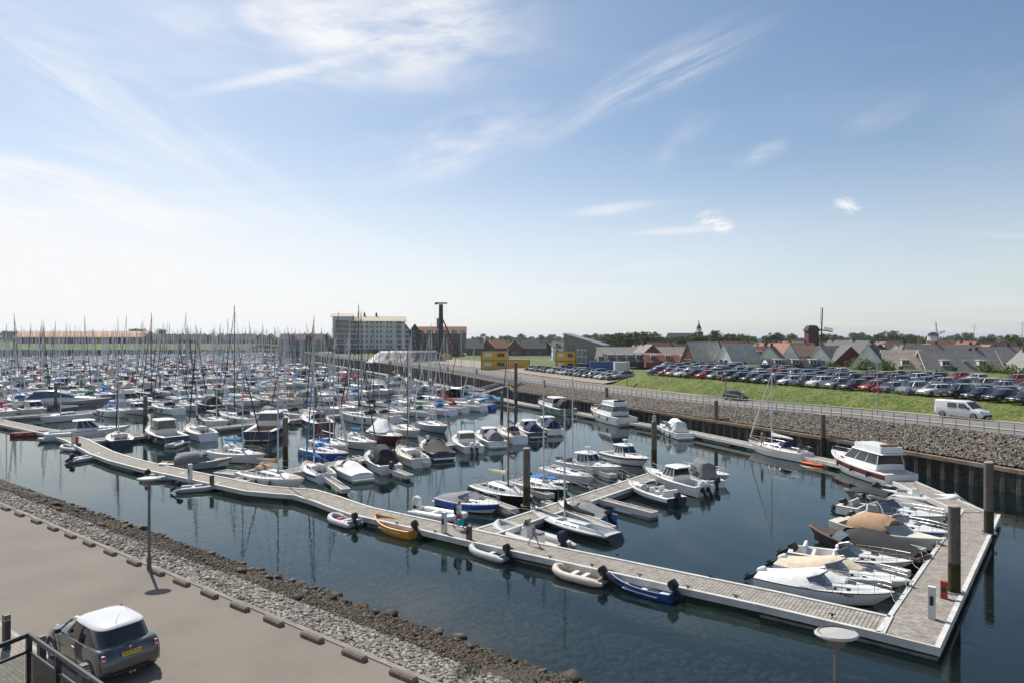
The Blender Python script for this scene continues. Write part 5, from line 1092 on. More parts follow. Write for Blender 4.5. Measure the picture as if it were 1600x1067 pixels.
CAR = dict(  # length, half width, height, belt, bonnet z, glass base x0,x1, roof x0,x1, tail z
    hatchback=(4.0, .87, 1.47, .93, .85, -1.92, 1.05, -1.5, .25, .95), estate=(4.6, .9, 1.48, .95, .84, -2.2, 1.1, -1.85, .3, .98), suv=(4.4, .92, 1.66, 1.06, .98, -2.1, 1.1, -1.75, .35, 1.08), saloon=(4.7, .9, 1.43, .92, .82, -1.75, 1.15, -1.0, .3, .95))
def wheel(root, x, y, r, w_=.2):
    m = MB(); m.cyl((x, y-w_/2, r), (x, y+w_/2, r), r, r, TYRE, 18); o = m.build('wheel', root, True)
    sg = 1 if y > 0 else -1; m = MB(); m.cyl((x, y+sg*w_*.5, r), (x, y+sg*(w_*.5+.015), r), r*.66, r*.6, RIM, 14)
    for k in range(5): a = k*2*PI/5; m.box((x+math.cos(a)*r*.33, y+sg*(w_*.5+.02), r+math.sin(a)*r*.33), (r*.5, .01, r*.13), TRIM, ry=-a+.6)
    m.build('rim', o); return o
def car(label, typ='hatchback', col='grey', loc=(0, 0, 0), rz=0, group=None, cat='car'):
    Lc, w_, H, zb, bz, g0, g1, r0, r1, tz = CAR[typ]; t = thing('parked_car', label, cat, loc, rz, group); h = Lc/2; P_ = CP[col]
    m = MB(); rings = []
    for x, wf, z0, z1 in ((-h, .86, .38, .62), (-h+.06, .93, .28, tz*.86), (-h+.25, .98, .25, tz), (-h*.5, 1, .22, zb+.01), (0, 1, .22, zb), (g1-.15, .99, .22, zb-.02), (h*.72, .98, .22, bz-.02), (h-.28, .95, .24, bz-.10), (h-.06, .88, .26, bz-.22), (h, .78, .34, .52)):
        a = w_*wf; rings.append([(x, a*.92, z0), (x, a, z0+.14), (x, a*1.0, (z0+z1)*.52), (x, a*.95, z1-.06), (x, a*.86, z1), (x, 0, z1+.02), (x, -a*.86, z1), (x, -a*.95, z1-.06), (x, -a*1.0, (z0+z1)*.52), (x, -a, z0+.14), (x, -a*.92, z0)])
    m.loft(rings, P_); m.build('body', t, True)
    m = MB(); m.loft([oval(g0, g1, w_*.88, zb-.03), oval(g0*.5+r0*.5-.04, g1*.5+r1*.5+.05, w_*.82, (zb+H)/2), oval(r0, r1, w_*.70, H-.05)], CGLASS); m.build('window_glass', t, True)
    m = MB(); m.loft([oval(r0-.05, r1+.05, w_*.72, H-.07), oval(r0-.03, r1+.03, w_*.70, H-.03), oval(r0+.12, r1-.15, w_*.5, H)], P_); m.build('roof', t, True)
    m = MB()
    for sg in (-1, 1):
        for xa, xb in ((g1-.1, r1+.02), (-.15, -.12), (g0+.15, r0+.05)): m.cyl((xa, sg*w_*.875, zb-.02), (xb, sg*w_*.715, H-.05), .045, .04, P_, 4)
    m.build('pillar', t)
    r = .33 if typ != 'suv' else .36
    for x in (-h*.62, h*.64):
        for sg in (-1, 1): wheel(t, x, sg*(w_-.10), r, .22)
    for sg in (-1, 1):
        m = MB(); m.box((h-.16, sg*w_*.68, bz-.22), (.3, .34, .13), HEADL, -sg*.45); m.build('headlight', t)
        m = MB(); m.box((-h+.10, sg*w_*.80, tz*.82), (.16, .2, .18), TAILL, sg*.3); m.build('tail_light', t)
        m = MB(); m.box((g1-.35, sg*(w_+.08), zb+.06), (.14, .18, .12), P_); m.build('wing_mirror', t)
    m = MB(); m.box((h+.005, 0, .42), (.02, w_*1.1, .16), TRIM); m.build('grille', t)
    m = MB(); m.box((h+.02, 0, .38), (.015, .42, .085), PLATE); m.build('front_plate', t)
    m = MB(); m.box((-h-.012, 0, .55), (.015, .5, .11), PLATE); m.build('rear_plate', t)
    return t
cprot = {k: car('prototype', k, 'grey', (0, -500, 0)) for k in CAR}; index_kids(); crn = random.Random(3)
def car_at(typ, col, loc, rz, label, group=None):
    r = copy_tree(cprot[typ], loc, rz, label, group)
    for c in [o for o in bpy.data.objects if o.parent == r]:
        if c.name.split('.')[0] in ('body', 'roof', 'pillar', 'wing_mirror'): c.material_slots[0].link = 'OBJECT'; c.material_slots[0].material = CP[col]
    return r
COLS = ['grey', 'dark grey', 'black', 'navy', 'silver', 'white', 'steel blue', 'grey', 'black', 'dark grey', 'silver', 'white', 'red', 'blue', 'beige']
back = math.atan2(-NV.y, -NV.x)
cars_made = 0
FRONT = ['black', 'navy', 'navy', 'black', 'white', 'silver', 'silver', 'red', 'dark grey', 'silver', 'white', 'dark grey', 'white', 'navy', 'grey', 'navy', 'dark grey', 'black', 'silver', 'red', 'black', 'white', 'silver', 'red', 'steel blue', 'navy', 'black']
ROWN = {23.4: 'front row on the grass bank', 28.8: 'second row of the car park', 39: 'third row of the car park', 44.4: 'fourth row of the car park', 55: 'rearmost row of the car park'}
for ri, (t, rn) in enumerate(ROWN.items()):
    p = 25.5+crn.uniform(0, 1); k = 0; pend = 110+1.15*(t-20)
    while p < pend:
        q = WT(p, t+crn.uniform(-.3, .3)); x_ = 800+F*q.x/q.y; p += crn.uniform(2.62, 2.95)
        if x_ > 1612: continue
        if ri and crn.random() < (.08 if ri < 4 else .35): continue
        typ = crn.choice(['hatchback', 'hatchback', 'estate', 'suv', 'saloon']); col = FRONT[k] if ri == 0 and k < len(FRONT) else crn.choice(COLS)
        q.z = z_field(pcoord(q.x, q.y), t)+.10
        car_at(typ, col, q, back+crn.uniform(-.08, .08)+(PI if crn.random() < .25 and ri else 0)-.12, f'{col} {typ}, {ORD(k)} car from the right in the {rn}'); k += 1; cars_made += 1
for ri, (t, p0, p1, rn) in enumerate(((24., 124.5, 178, 'roadside row of the gravel yard'), (31., 134, 172, 'back row of the gravel yard'))):
    p = p0; k = 0
    while p < p1:
        q = WT(p, t); p += 2.75; q.z = z_field(pcoord(q.x, q.y), t)+.2
        if ri and crn.random() < .3: continue
        typ = crn.choice(['hatchback', 'estate', 'suv', 'saloon']); col = crn.choice(COLS)
        car_at(typ, col, q, back+PI*0-.3, f'{col} {typ}, {ORD(k)} car from the right in the {rn}'); k += 1
q = WT(pcoord(*P(1157, 621, 3.6).xy), 14.0); car_at('hatchback', 'black', (q.x, q.y, z_road(pcoord(q.x, q.y))+.0), math.atan2(-.907, .42)+.05, 'black hatchback driving alone on the road below the grass bank')
for k in cprot: delete_tree(cprot[k])
KID.clear(); print('cars', cars_made)
# ---- white van
vb = P(1476, 652, 4.15); pv = pcoord(vb.x, vb.y); vq = WT(pv, 15.4)
van = thing('delivery_van', 'white crew van parked at the roadside below the grass bank', 'van', (vq.x, vq.y, z_road(pv)+.06), math.atan2(-.907, .42)+.02)
m = MB(); rings = []; VW = .96; VWH = CP['white']
for x, z0, z1, wf in ((-2.6, .45, 1.2, .93), (-2.55, .35, 1.88, .95), (-2.3, .3, 1.94, .97), (.3, .28, 1.96, .97), (.75, .28, 1.90, .96), (1.55, .28, 1.16, .96), (2.25, .28, 1.0, .93), (2.55, .3, .8, .85), (2.65, .35, .6, .75)):
    a = VW*wf; rings.append([(x, a*.95, z0), (x, a, z0+.15), (x, a, min(1.1, z1*.7+.1)), (x, a*(.90 if z1 > 1.3 else .95), z1-.1), (x, a*.78, z1), (x, 0, z1+.02), (x, -a*.78, z1), (x, -a*(.90 if z1 > 1.3 else .95), z1-.1), (x, -a, min(1.1, z1*.7+.1)), (x, -a, z0+.15), (x, -a*.95, z0)])
m.loft(rings, VWH); m.build('body', van, True)
m = MB(); m.add([(.82, -.80, 1.8), (1.52, -.84, 1.17), (1.52, .84, 1.17), (.82, .80, 1.8)], [(0, 1, 2, 3)], CGLASS); m.v = [(x+.03, y, z+.04) for x, y, z in m.v]; m.build('windscreen', van)
for xa, xb, xc in ((.1, 1.25, .72), (-1.1, -.1, -.1)):
    m = MB()
    for sg in (-1, 1): m.add([(xa, sg*.955, 1.15), (xb, sg*.955, 1.15), (xc, sg*.91, 1.68), (xa, sg*.91, 1.68)], [(0, 1, 2, 3)], CGLASS)
    m.build('side_window', van)
for x in (-1.65, 1.7):
    for sg in (-1, 1): wheel(van, x, sg*.86, .35, .24)
for sg in (-1, 1): m = MB(); m.box((2.42, sg*.72, .92), (.3, .3, .16), HEADL, -sg*.4); m.build('headlight', van); m = MB(); m.box((1.25, sg*1.08, 1.2), (.14, .2, .24), TRIM); m.build('wing_mirror', van)
m = MB(); m.box((2.6, 0, .45), (.14, 1.5, .25), TRIM); m.build('bumper', van)

# ---- the two-tone hatchback in front
MG = pm('paint_metal_grey', (.085, .088, .092), .26, .55, coat=.9, var=.03); MW = pm('paint_roof_white', (.60, .60, .61), .2, coat=.6, var=.02)
mini = thing('parked_car', 'small dark grey hatchback with white roof parked on the sandy asphalt quay', 'car', (-11.62, 19.32, 3.7), math.atan2(.597, -.80)); mini.scale = (.985, .985, .985)
m = MB(); rings = []; W2 = .845
def mring(x, wf, z0, z1, sh=.05, bul=0):
    a = W2*wf; h = z1-z0; q = [(a*.86, z0), (a*.96, z0+.06), (a, z0+h*.26), (a*1.005, z0+h*.46), (a*.995, z0+h*.64), (a*.965, z0+h*.82), (a*.925, z1-sh*.5), (a*.87, z1-.005), (a*.45, z1+.03), (0, z1+.04)]
    return [(x, y, z) for y, z in q]+[(x, -y, z) for y, z in q[-2::-1]]
for a in ((-1.87, .66, .38, .54), (-1.86, .80, .32, .60), (-1.825, .90, .27, .68), (-1.77, .955, .24, .82, .06), (-1.70, .98, .22, .91, .06), (-1.55, .995, .21, .945), (-1.2, 1.0, .21, .955), (-.6, .985, .20, .945), (0, .98, .20, .93), (.55, .985, .20, .915), (.82, .99, .20, .90), (1.15, .985, .21, .87, .09), (1.45, .955, .22, .82, .10), (1.65, .91, .24, .75, .10), (1.78, .84, .27, .62, .08), (1.82, .78, .34, .52)): m.loft if 0 else rings.append(mring(*a))
m.loft(rings, MG); m.build('body', mini, True)
G = lambda x0, x1, w_, z, e=5.5: oval(x0, x1, w_, z, e, 44)
m = MB(); m.loft([G(-1.68, .88, .755, .89, 4.2), G(-1.60, .70, .735, 1.02, 4.2), G(-1.48, .45, .69, 1.20, 4.2), G(-1.37, .25, .63, 1.35, 4.2)], CGLASS); m.build('window_glass', mini, True)
m = MB(); m.loft([G(-1.40, .28, .645, 1.325, 4), G(-1.44, .31, .655, 1.345, 4), G(-1.41, .28, .635, 1.38, 3.8), G(-1.28, .17, .55, 1.415, 3.4), G(-1.05, -.05, .40, 1.44, 3), G(-.8, -.4, .2, 1.45, 2.5)], MW); m.build('roof', mini, True)
m = MB()
for sg in (-1, 1):
    for pts in ([(.80, .768, .91), (.42, .71, 1.20), (.24, .655, 1.33)], ): m.tube([(x, sg*y, z) for x, y, z in pts], .028, TRIM, 5)
    m.tube([(-.45, sg*.745, .93), (-.50, sg*.69, 1.2), (-.53, sg*.635, 1.33)], .028, TRIM, 5)
    pass
m.build('window_pillar', mini, True)
m = MB(); m.tube([p for p in G(-1.715, .875, .775, .915)], .012, ALU, 4, True); m.build('chrome_beltline', mini)
for x, zc in ((1.19, .3), (-1.27, .3)):
    for sg in (-1, 1):
        wheel(mini, x, sg*.755, .30, .19)
        m = MB(); m.loft([[(x+r_*math.cos(a), sg*y, .30+r_*math.sin(a)) for a in np.linspace(-.25, PI+.25, 17)] for r_, y in ((.315, .70), (.315, .858), (.375, .858), (.385, .83))], TRIM, closed=False, caps=(False, False)); m.build('wheel_arch', mini, True)
for sg in (-1, 1):
    m = MB(); m.loft([[(-1.785+dx, sg*(.69+yy), z+zz) for yy, zz in ((-.05, -.11), (.035, -.11), (.05, 0), (.03, .12), (-.04, .12), (-.06, 0))] for dx, z in ((-.035, .72), (.06, .73))], REDP); lt = m.build('tail_light', mini)
    m = MB(); m.tube([(-1.825, sg*(.69+yy), .72+zz) for yy, zz in ((-.055, -.12), (.04, -.12), (.06, 0), (.035, .13), (-.045, .13), (-.065, 0))], .012, STEEL, 4, True); m.box((-1.826, sg*.69, .74), (.01, .06, .05), GEL); m.build('lamp_rim', lt)
    m = MB(); m.loft([[(x, sg*(.80+y_), .97+z) for y_, z in ((.0, -.05), (.14, -.05), (.17, .01), (.14, .07), (.02, .07))] for x in (.60, .72)], MG if sg < 0 else TRIM); m.build('wing_mirror', mini)
    m = MB(); m.box((-.28, sg*.842, .76), (.17, .03, .03), STEEL); m.build('door_handle', mini)
    m = MB(); m.tube([(.72, sg*.838, .86), (.62, sg*.848, .55), (.60, sg*.835, .30), (-.42, sg*.835, .27), (-.48, sg*.85, .55), (-.47, sg*.838, .86)], .006, TRIM, 4); m.build('door_seam', mini)
    m = MB(); m.tube([(1.60, sg*.53+.11*math.cos(a), .70+.10*math.sin(a)) for a in np.linspace(0, 2*PI, 13)[:-1]], .015, STEEL, 4, True); m.cyl((1.56, sg*.53, .70), (1.66, sg*.53, .72), .11, .09, HEADL, 12); m.build('headlight', mini)
m = MB(); m.tube([(-1.868, -.45, .335), (-1.885, -.4, .31), (-1.885, .4, .31), (-1.868, .45, .335)], .035, TRIM, 5); m.build('rear_valance', mini)
for y in (-.05, .05): m = MB(); m.cyl((-1.80, y, .25), (-1.93, y, .25), .035, .035, STEEL, 12); m.build('exhaust_pipe', mini)
m = MB(); m.tube([(-1.79, -.62, .60), (-1.845, -.55, .60), (-1.85, .55, .60), (-1.79, .62, .60)], .006, TRIM, 4); m.tube([(-1.80, -.58, .61), (-1.755, -.60, .92)], .005, TRIM, 4); m.tube([(-1.80, .58, .61), (-1.755, .60, .92)], .005, TRIM, 4); m.build('tailgate_seam', mini)
m = MB(); m.cyl((-1.775, 0, .875), (-1.79, 0, .872), .03, .03, STEEL, 12); m.loft([[(-1.785, y, z) for y, z in ((-.10*s, .885), (-.03*s, .895), (-.03*s, .85), (-.09*s, .862))] for s in (1, 1.05)], STEEL, caps=(True, True)); m.loft([[(-1.785, y, z) for y, z in ((.10*s, .885), (.03*s, .895), (.03*s, .85), (.09*s, .862))] for s in (1, 1.05)], STEEL); m.build('rear_badge', mini)
pl = MB(); pl.box((0, 0, 0), (.52, .012, .11), PLATE); pl.box((-.243, -.003, 0), (.034, .012, .108), BLUEH); po = pl.build('number_plate', mini); po.location = (-1.845, 0, .745); po.rotation_euler = (R(-8), 0, R(-90))
def text_mesh(s, size, mat, parent, loc, rot, name='lettering', align='CENTER'):
    cu = bpy.data.curves.new('t', 'FONT'); cu.body = s; cu.size = size; cu.align_x = align; cu.align_y = 'CENTER'; cu.extrude = .001; ob = bpy.data.objects.new('t', cu); COL.objects.link(ob)
    bpy.context.view_layer.update(); me = bpy.data.meshes.new_from_object(ob); bpy.data.objects.remove(ob); me.materials.clear(); me.materials.append(mat); o = bpy.data.objects.new(name, me); COL.objects.link(o); o.parent = parent; o.location = loc; o.rotation_euler = rot; return o
text_mesh('8-KVP-04', .105, BLK, po, (.02, -.009, 0), (R(90), 0, 0))
m = MB(); m.cyl((-1.22, .12, 1.40), (-1.20, .12, 1.43), .025, .012, BLK, 8); m.cyl((-1.20, .12, 1.43), (-1.42, .12, 1.72), .006, .003, BLK, 4); m.build('aerial', mini)
m = MB(); m.box((1.30, 0, .885), (.9, .10, .008), MW, ry=.1); m.build('bonnet_stripe', mini)
for y in (-.34, .34): m = MB(); m.box((-.25, y, .95), (.16, .42, .66), TRIM, ry=-.25, top=(.8, .8)); m.build('seat', mini)

for o in bpy.data.objects:
    if o.get('label') == 'white cabin boat under a long white tarpaulin nearest the corner of the jetty':
        text_mesh('1-YP-603', .26, TRIM, o, (1.0, -1.02, .62), (R(90), 0, R(6)), 'registration'); text_mesh('BEN', .22, TRIM, o, (-.7, -1.13, .62), (R(90), 0, 0), 'name_lettering')
# ================= town =================
BR = {k: pm('brick_'+k, c, .9, var=.15, scale=1.2, bump=.2, bscale=8) for k, c in dict(brown=(.13, .075, .055), red=(.17, .068, .05), dark=(.055, .05, .048), grey=(.20, .195, .19), buff=(.28, .22, .16), wine=(.12, .032, .028), white=(.80, .80, .78), blue=(.54, .56, .58), slate=(.20, .20, .20)).items()}
def roofmat(name, c):
    m = pm('roof_'+name, c, .8, var=.15, scale=.9); N_, L_ = nodesof(m); b = N_['Principled BSDF']; tc = N_.new('ShaderNodeTexCoord'); wv = N_.new('ShaderNodeTexWave'); wv.wave_type = 'BANDS'; wv.bands_direction = 'Z'
    wv.inputs['Scale'].default_value = 1.1; L_.new(tc.outputs['Object'], wv.inputs[0]); bp = N_.new('ShaderNodeBump'); bp.inputs['Strength'].default_value = .5; bp.inputs['Distance'].default_value = .08
    L_.new(wv.outputs['Color'], bp.inputs['Height']); L_.new(bp.outputs[0], b.inputs['Normal']); return m
RF = {k: roofmat(k, c) for k, c in dict(black=(.038, .040, .045), grey=(.20, .19, .18), dark=(.11, .105, .10), pale=(.48, .44, .39), red=(.19, .08, .058), orange=(.29, .13, .08), brown=(.20, .13, .095), tan=(.46, .39, .30)).items()}
WHT = pm('white_trim', (.66, .66, .64), .5, var=.05); WGL = glassm('house_glass', (.03, .04, .05), .06); DOORM = pm('door_dark', (.05, .06, .07), .5)
def house(label, x, Y, w_, d, eave, ridge, rz, wall, roof, z=2.4, dorm=0, chim=1, gw=2, side=2, skyl=0, mans=0., cat='house', group=None, detail=True, trim=False, dside=-1, bandw=None, floors=1):
    """ridge along local x (length d); gables at +-d/2, width w_"""
    E, H = eave, ridge
    if z == 2.4: z = 4.0; H = max(3.6, ridge-3.1); E = max(.5, eave-1.0)
    t = thing('house', label, cat, (PY(x, Y).x, Y, z), R(rz), group); hx, hy = d/2, w_/2; wm = BR[wall]; rm = RF[roof]
    m = MB(); my = hy*mans; mz = E+(H-E)*.8 if mans else H
    gp = [(-hy, 0), (hy, 0), (hy, E)]+([(my, mz)] if mans else [])+[(0, H)]+([(-my, mz)] if mans else [])+[(-hy, E)]
    m.loft([[(sx*hx, y, zz) for y, zz in gp] for sx in (-1, 1)], wm); m.build('wall', t)
    m = MB(); ov = .35; th = .14
    for sg in (-1, 1):
        sl = (H-E)/hy; o = [(sg*(hy+ov), E-ov*sl*.8)]+([(sg*my, mz)] if mans else [])+[(0, H)]
        m.loft([[(xx, y, zz+.02) for y, zz in o]+[(xx, y, zz+.02+th) for y, zz in o[::-1]] for xx in (-hx-ov*.6, hx+ov*.6)], rm)
    rf = m.build('roof', t)
    if trim:
        m = MB()
        for sx in (-1, 1):
            for sg in (-1, 1): m.loft([[(xx, sg*hy*1.03, E-.15), (xx, sg*hy*1.03, E+.18), (xx, 0, H+.22), (xx, 0, H-.12)] for xx in (sx*(hx+.23), sx*(hx+.33))], WHT)
        m.build('barge_board', t)
    if chim: m = MB(); m.box((hx*.55, .4, H+.25), (.8, .6, 1.5), BR['brown' if wall != 'white' else 'dark']); m.build('chimney', rf)
    if not detail: return t
    for sx in (-1, 1):
        for k in range(gw):
            for fl in range(1 if E < 2.2 and not floors > 1 else max(1, floors)):
                yy = (k-(gw-1)/2)*min(1.9, w_/(gw+1)); zz = 1.5+fl*2.7 if E > 2.2 else 2.1+fl*2.2
                if abs(yy)+.5 > hy*(1-max(0, (zz+.6-E))/(H-E)): continue
                m = MB(); m.box((sx*(hx+.03), yy, zz), (.06, 1.25, 1.25), WHT); fr = m.build('window', t); m = MB(); m.box((sx*(hx+.07), yy, zz), (.05, 1.05, 1.05), WGL); m.build('pane', fr)
    for sg in (-1, 1):
        for k in range(side):
            for fl in range(max(1, floors)):
                if E < 2: continue
                xx = (k-(side-1)/2)*d/(side+.3); m = MB(); m.box((xx, sg*(hy+.03), 1.4+fl*2.8), (1.4, .06, 1.25), WHT); fr = m.build('window', t); m = MB(); m.box((xx, sg*(hy+.07), 1.4+fl*2.8), (1.15, .05, 1.0), WGL); m.build('pane', fr)
    sl = (H-E)/hy
    for k in range(dorm):
        xx = (k-(dorm-1)/2)*d/(dorm+.1); zz = E+(H-E)*.36; yy = dside*(hy-(zz-E)/sl)
        m = MB(); m.box((xx, yy, zz+.55), (1.7, 1.6, 1.3), WHT); m.box((xx, yy-dside*-.1, zz+1.26), (2.0, 2.0, .12), WHT); dm_ = m.build('dormer', rf)
        m = MB(); m.box((xx-.38, yy+dside*.82, zz+.6), (.62, .05, .85), WGL); m.box((xx+.38, yy+dside*.82, zz+.6), (.62, .05, .85), WGL); m.build('dormer_pane', rf)
    for k in range(skyl):
        xx = (k-(skyl-1)/2)*d/(skyl+1)+.8; zz = E+(H-E)*.5; yy = dside*(hy-(zz-E)/sl); m = MB(); m.box((xx, yy+dside*.1, zz+.16), (.9, 1.1, .08), HEADL, rx=dside*-1*-math.atan(sl)); m.build('skylight', rf)
    m = MB(); m.box((-hx*.3, dside*(hy+.04), 1.05), (1.0, .08, 2.1), DOORM); m.build('door', t)
    return t
# nearest houses behind the car park, right to left (x centre in the view, distance)
house('brick gabled house at the far right edge with steep dark roof', 1612, 150, 8, 12, 2.6, 9.2, 70, 'buff', 'grey', dorm=0)
house('grey roofed brown brick house with tall chimney near the right edge', 1555, 185, 9, 15, 3.2, 9.4, 10, 'brown', 'grey', dorm=0, side=3)
house('long grey roofed house with two white dormers, a skylight and brick end wall', 1494, 162, 9.5, 16.5, 1.6, 8.8, -8, 'brown', 'grey', dorm=2, skyl=1, trim=True)
house('white gabled house with pale beige roof and one dormer right of the black roofed one', 1408, 166, 9, 8.5, 1.2, 8.9, -14, 'white', 'tan', dorm=1, trim=True, chim=0)
house('white house with steep black roof and two dark gable windows', 1362, 168, 9.6, 11, .8, 10.1, 55, 'white', 'black', trim=True, chim=0, gw=2)
house('grey roofed house squeezed behind the beige roofed white house', 1446, 185, 10, 11, 2.5, 10., 0, 'grey', 'grey', chim=1)
house('dark wine red gabled house with white bargeboards', 1322, 186, 8.6, 9, 3.2, 9.8, 78, 'wine', 'dark', trim=True, chim=0, gw=2)
house('white gabled house with grey roof left of the wine red gable', 1298, 192, 8.2, 11, 2.8, 9.6, 35, 'white', 'grey', trim=True, chim=0)
house('low row with black mansard roof and three white dormers', 1237, 172, 8, 13, 2.6, 6.6, -6, 'white', 'black', dorm=3, mans=.55, chim=0)
house('white house with black roof just left of the black mansard row', 1206, 200, 8, 9, 2.6, 9.3, 60, 'white', 'black', trim=True)
house('red brick and tile house between the two white gabled houses', 1180, 215, 9, 12, 3.2, 9.2, 0, 'red', 'red', dorm=1)
house('white gabled house with pale slate roof and black side dormer', 1153, 196, 9, 10.5, 1.4, 10.2, 25, 'white', 'pale', chim=0, skyl=1)
house('pale roofed house with brick gable, left one of the pale roofed pair', 1098, 200, 9, 10.5, 1.4, 10.6, 22, 'red', 'pale', chim=1, skyl=1)
house('dark house between the two pale roofed houses', 1125, 230, 8, 10, 3, 10, 70, 'brown', 'dark', chim=1)
house('red mansard row house with three white dormers', 1041, 208, 9, 13.5, 2.6, 7.2, -4, 'red', 'red', dorm=3, mans=.6, chim=0)
house('long dark grey row with five white dormers left of the red row', 982, 214, 9, 15, 2.6, 7.2, -4, 'dark', 'dark', dorm=5, mans=.6, chim=0)
house('long flat grey roofed row behind the dormer rows', 1030, 240, 11, 44, 3.5, 8.6, 0, 'grey', 'grey', chim=0, side=6)
tr = random.Random(21)
for i in range(95):
    x = tr.choice([tr.uniform(945, 1290), tr.uniform(1100, 1640), tr.uniform(1280, 1640)]); Y = tr.uniform(215, 560)
    house('distant village house with '+(rc := tr.choice(['red', 'orange', 'brown', 'dark', 'brown', 'grey', 'dark']))+' tiled roof among the rooftops', x, Y, tr.uniform(7, 10), tr.uniform(9, 18), tr.uniform(2.8, 4.5), tr.uniform(6.6, 8.8), tr.choice([0, 90, 20, -20, 70, 100]), tr.choice(['red', 'brown', 'buff', 'white', 'brown']), rc, z=2.7, detail=Y < 330, gw=2, side=3, floors=1, group='village houses with '+rc+' roofs')
# houses left of the grey hall
for x, rc, dsc in ((742, 'dark', 'dark roofed'), (763, 'orange', 'orange roofed'), (782, 'orange', 'smaller orange roofed'), (806, 'dark', 'brown gabled'), (833, 'dark', 'wide dark roofed'), (852, 'red', 'narrow red')):
    house(dsc+' terraced house in the row between pile driver and grey hall, '+{742: 'leftmost', 763: 'second', 782: 'third', 806: 'fourth', 833: 'fifth', 852: 'rightmost'}[x], x, 400+tr.uniform(-12, 12), 9, 10 if x != 833 else 14, 4.0, 8.6, 84 if x in (763, 806, 852) else 4, 'brown', rc, z=3, side=2, dorm=0)
house('white fronted flat with dark windows left of the grey hall', 876, 300, 8, 7.5, 5.6, 8, 0, 'white', 'dark', z=3, floors=2, dorm=2)
# grey hall with one sloping roof
hl = thing('grey_hall', 'modern grey brick hall with single sloping roof and tall window slots', 'building', (PY(915, 262).x, 262, 3.0), R(-20)); m = MB()
m.loft([[(-7, y, 0), (8, y, 0), (8, y, 7.0), (-7, y, 11.2)] for y in (-6, 6)], BR['slate']); m.build('wall', hl); m = MB(); m.loft([[(-7.4, y, 11.27), (8.4, y, 6.9), (8.4, y, 7.15), (-7.4, y, 11.55)] for y in (-6.4, 6.4)], pm('zinc', (.25, .25, .26), .5, .5)); m.build('roof', hl)
for x, z_, w_, h_ in ((-5, 3.8, .9, 6.6), (-3.2, 3.8, .9, 6.6), (1.5, 5, 1.2, 2.5), (5.2, 1.6, 1.6, 1.4)): m = MB(); m.box((x, -6.04, z_), (w_, .1, h_), WGL); m.build('window', hl)
for y in (-3.4, -1.2, 2): m = MB(); m.box((-7.04, y, 5), (.1, 1.0, 8.2), WGL); m.build('window', hl)
# ---- apartment block
ap = thing('apartment_block', 'pale grey six storey apartment block with tan roof and stacked corner balconies', 'building', (PY(577, 440).x, 440, 3.1), R(12)); W_, D_, H_ = 45, 15, 20
m = MB(); m.box((0, 0, H_/2+1.4), (W_, D_, H_-2.8), BR['blue']); m.box((0, .2, 1.3), (W_-.6, D_-.6, 2.6), BR['dark']); m.build('wall', ap)
m = MB(); m.box((-W_/2+6, 0, H_+1.4), (12.2, D_+.1, 2.8), BR['blue']); m.build('upper_wall', ap)
m = MB(); m.loft([[(x, -D_/2-1.5, H_+.02), (x, -D_/2-1.5, H_+.3), (x, .5, H_+3.6), (x, D_/2+1, H_+1.2), (x, D_/2+1, H_+.9)] for x in (-W_/2+11, W_/2+1.0)], RF['tan']); rf = m.build('roof', ap)
m = MB(); m.loft([[(x, -D_/2-1.2, H_+2.85), (x, -D_/2-1.2, H_+3.1), (x, 1, H_+5.4), (x, D_/2+.8, H_+3.6), (x, D_/2+.8, H_+3.3)] for x in (-W_/2-1.6, -W_/2+12.5)], RF['tan']); m.build('tower_roof', ap)
for x in (-3, 4.5): m = MB(); m.box((x, 1, H_+4.2), (1.2, 1.2, 2.4), BR['dark']); m.cyl((x, 1, H_+5.4), (x, 1, H_+6.2), .3, .3, BLK, 6); m.build('chimney', rf)
for fl in range(6):
    z_ = 4.3+fl*3.05 if fl < 6 else 0
    for x in (-10, -1.5, 1.2, -4.6, 4.8, 7.2, 11.2, 13.6, -7.2, 18.4):
        if fl == 5 and x == -10: pass
        ww = 3.0 if x in (-10, 18.4) else 1.25
        m = MB(); m.box((x, -D_/2-.03, z_), (ww+.25, .08, 1.95 if ww < 2 else 2.3), WHT if (x > 0 and ww < 2) else BR['slate']); wn = m.build('window', ap); m = MB(); m.box((x, -D_/2-.09, z_), (ww, .06, 1.7), WGL); m.build('pane', wn)
    for y in (-4, 0, 4): m = MB(); m.box((-W_/2-.03, y, z_), (.08, 1.5, 1.8), WGL); m.build('side_window', ap)
    m = MB(); m.box((-W_/2+5.8, -D_/2-1.1, z_-1.25), (8.6, 2.4, .22), WHT); m.box((-W_/2+5.8, -D_/2-2.25, z_-.2), (8.6, .06, .08), WHT); m.box((-W_/2+5.8, -D_/2-2.25, z_-.7), (8.4, .04, .9), CGLASS); m.build('balcony', ap)
    m = MB(); m.box((-W_/2+5.8, -D_/2-.05, z_), (8.0, .1, 2.2), WGL); m.build('balcony_door', ap)
for k in range(5): m = MB(); m.box((-17+k*8.5, -D_/2-.1, 1.5), (5.5, .12, 2.3), WGL); m.build('garage_opening', ap)
g2 = thing('gabled_flats', 'dark brick gabled flats with stacked white balconies right of the pale block', 'building', (PY(641, 452).x, 452, 3.1), R(6)); m = MB()
for x0, x1 in ((-6, -.2), (.2, 6)): m.loft([[(x0, y, 0), (x1, y, 0), (x1, y, 14.5), ((x0+x1)/2, y, 18.5), (x0, y, 14.5)] for y in (-6, 6)], BR['dark'] if x0 > 0 else BR['slate'])
m.build('wall', g2); m = MB()
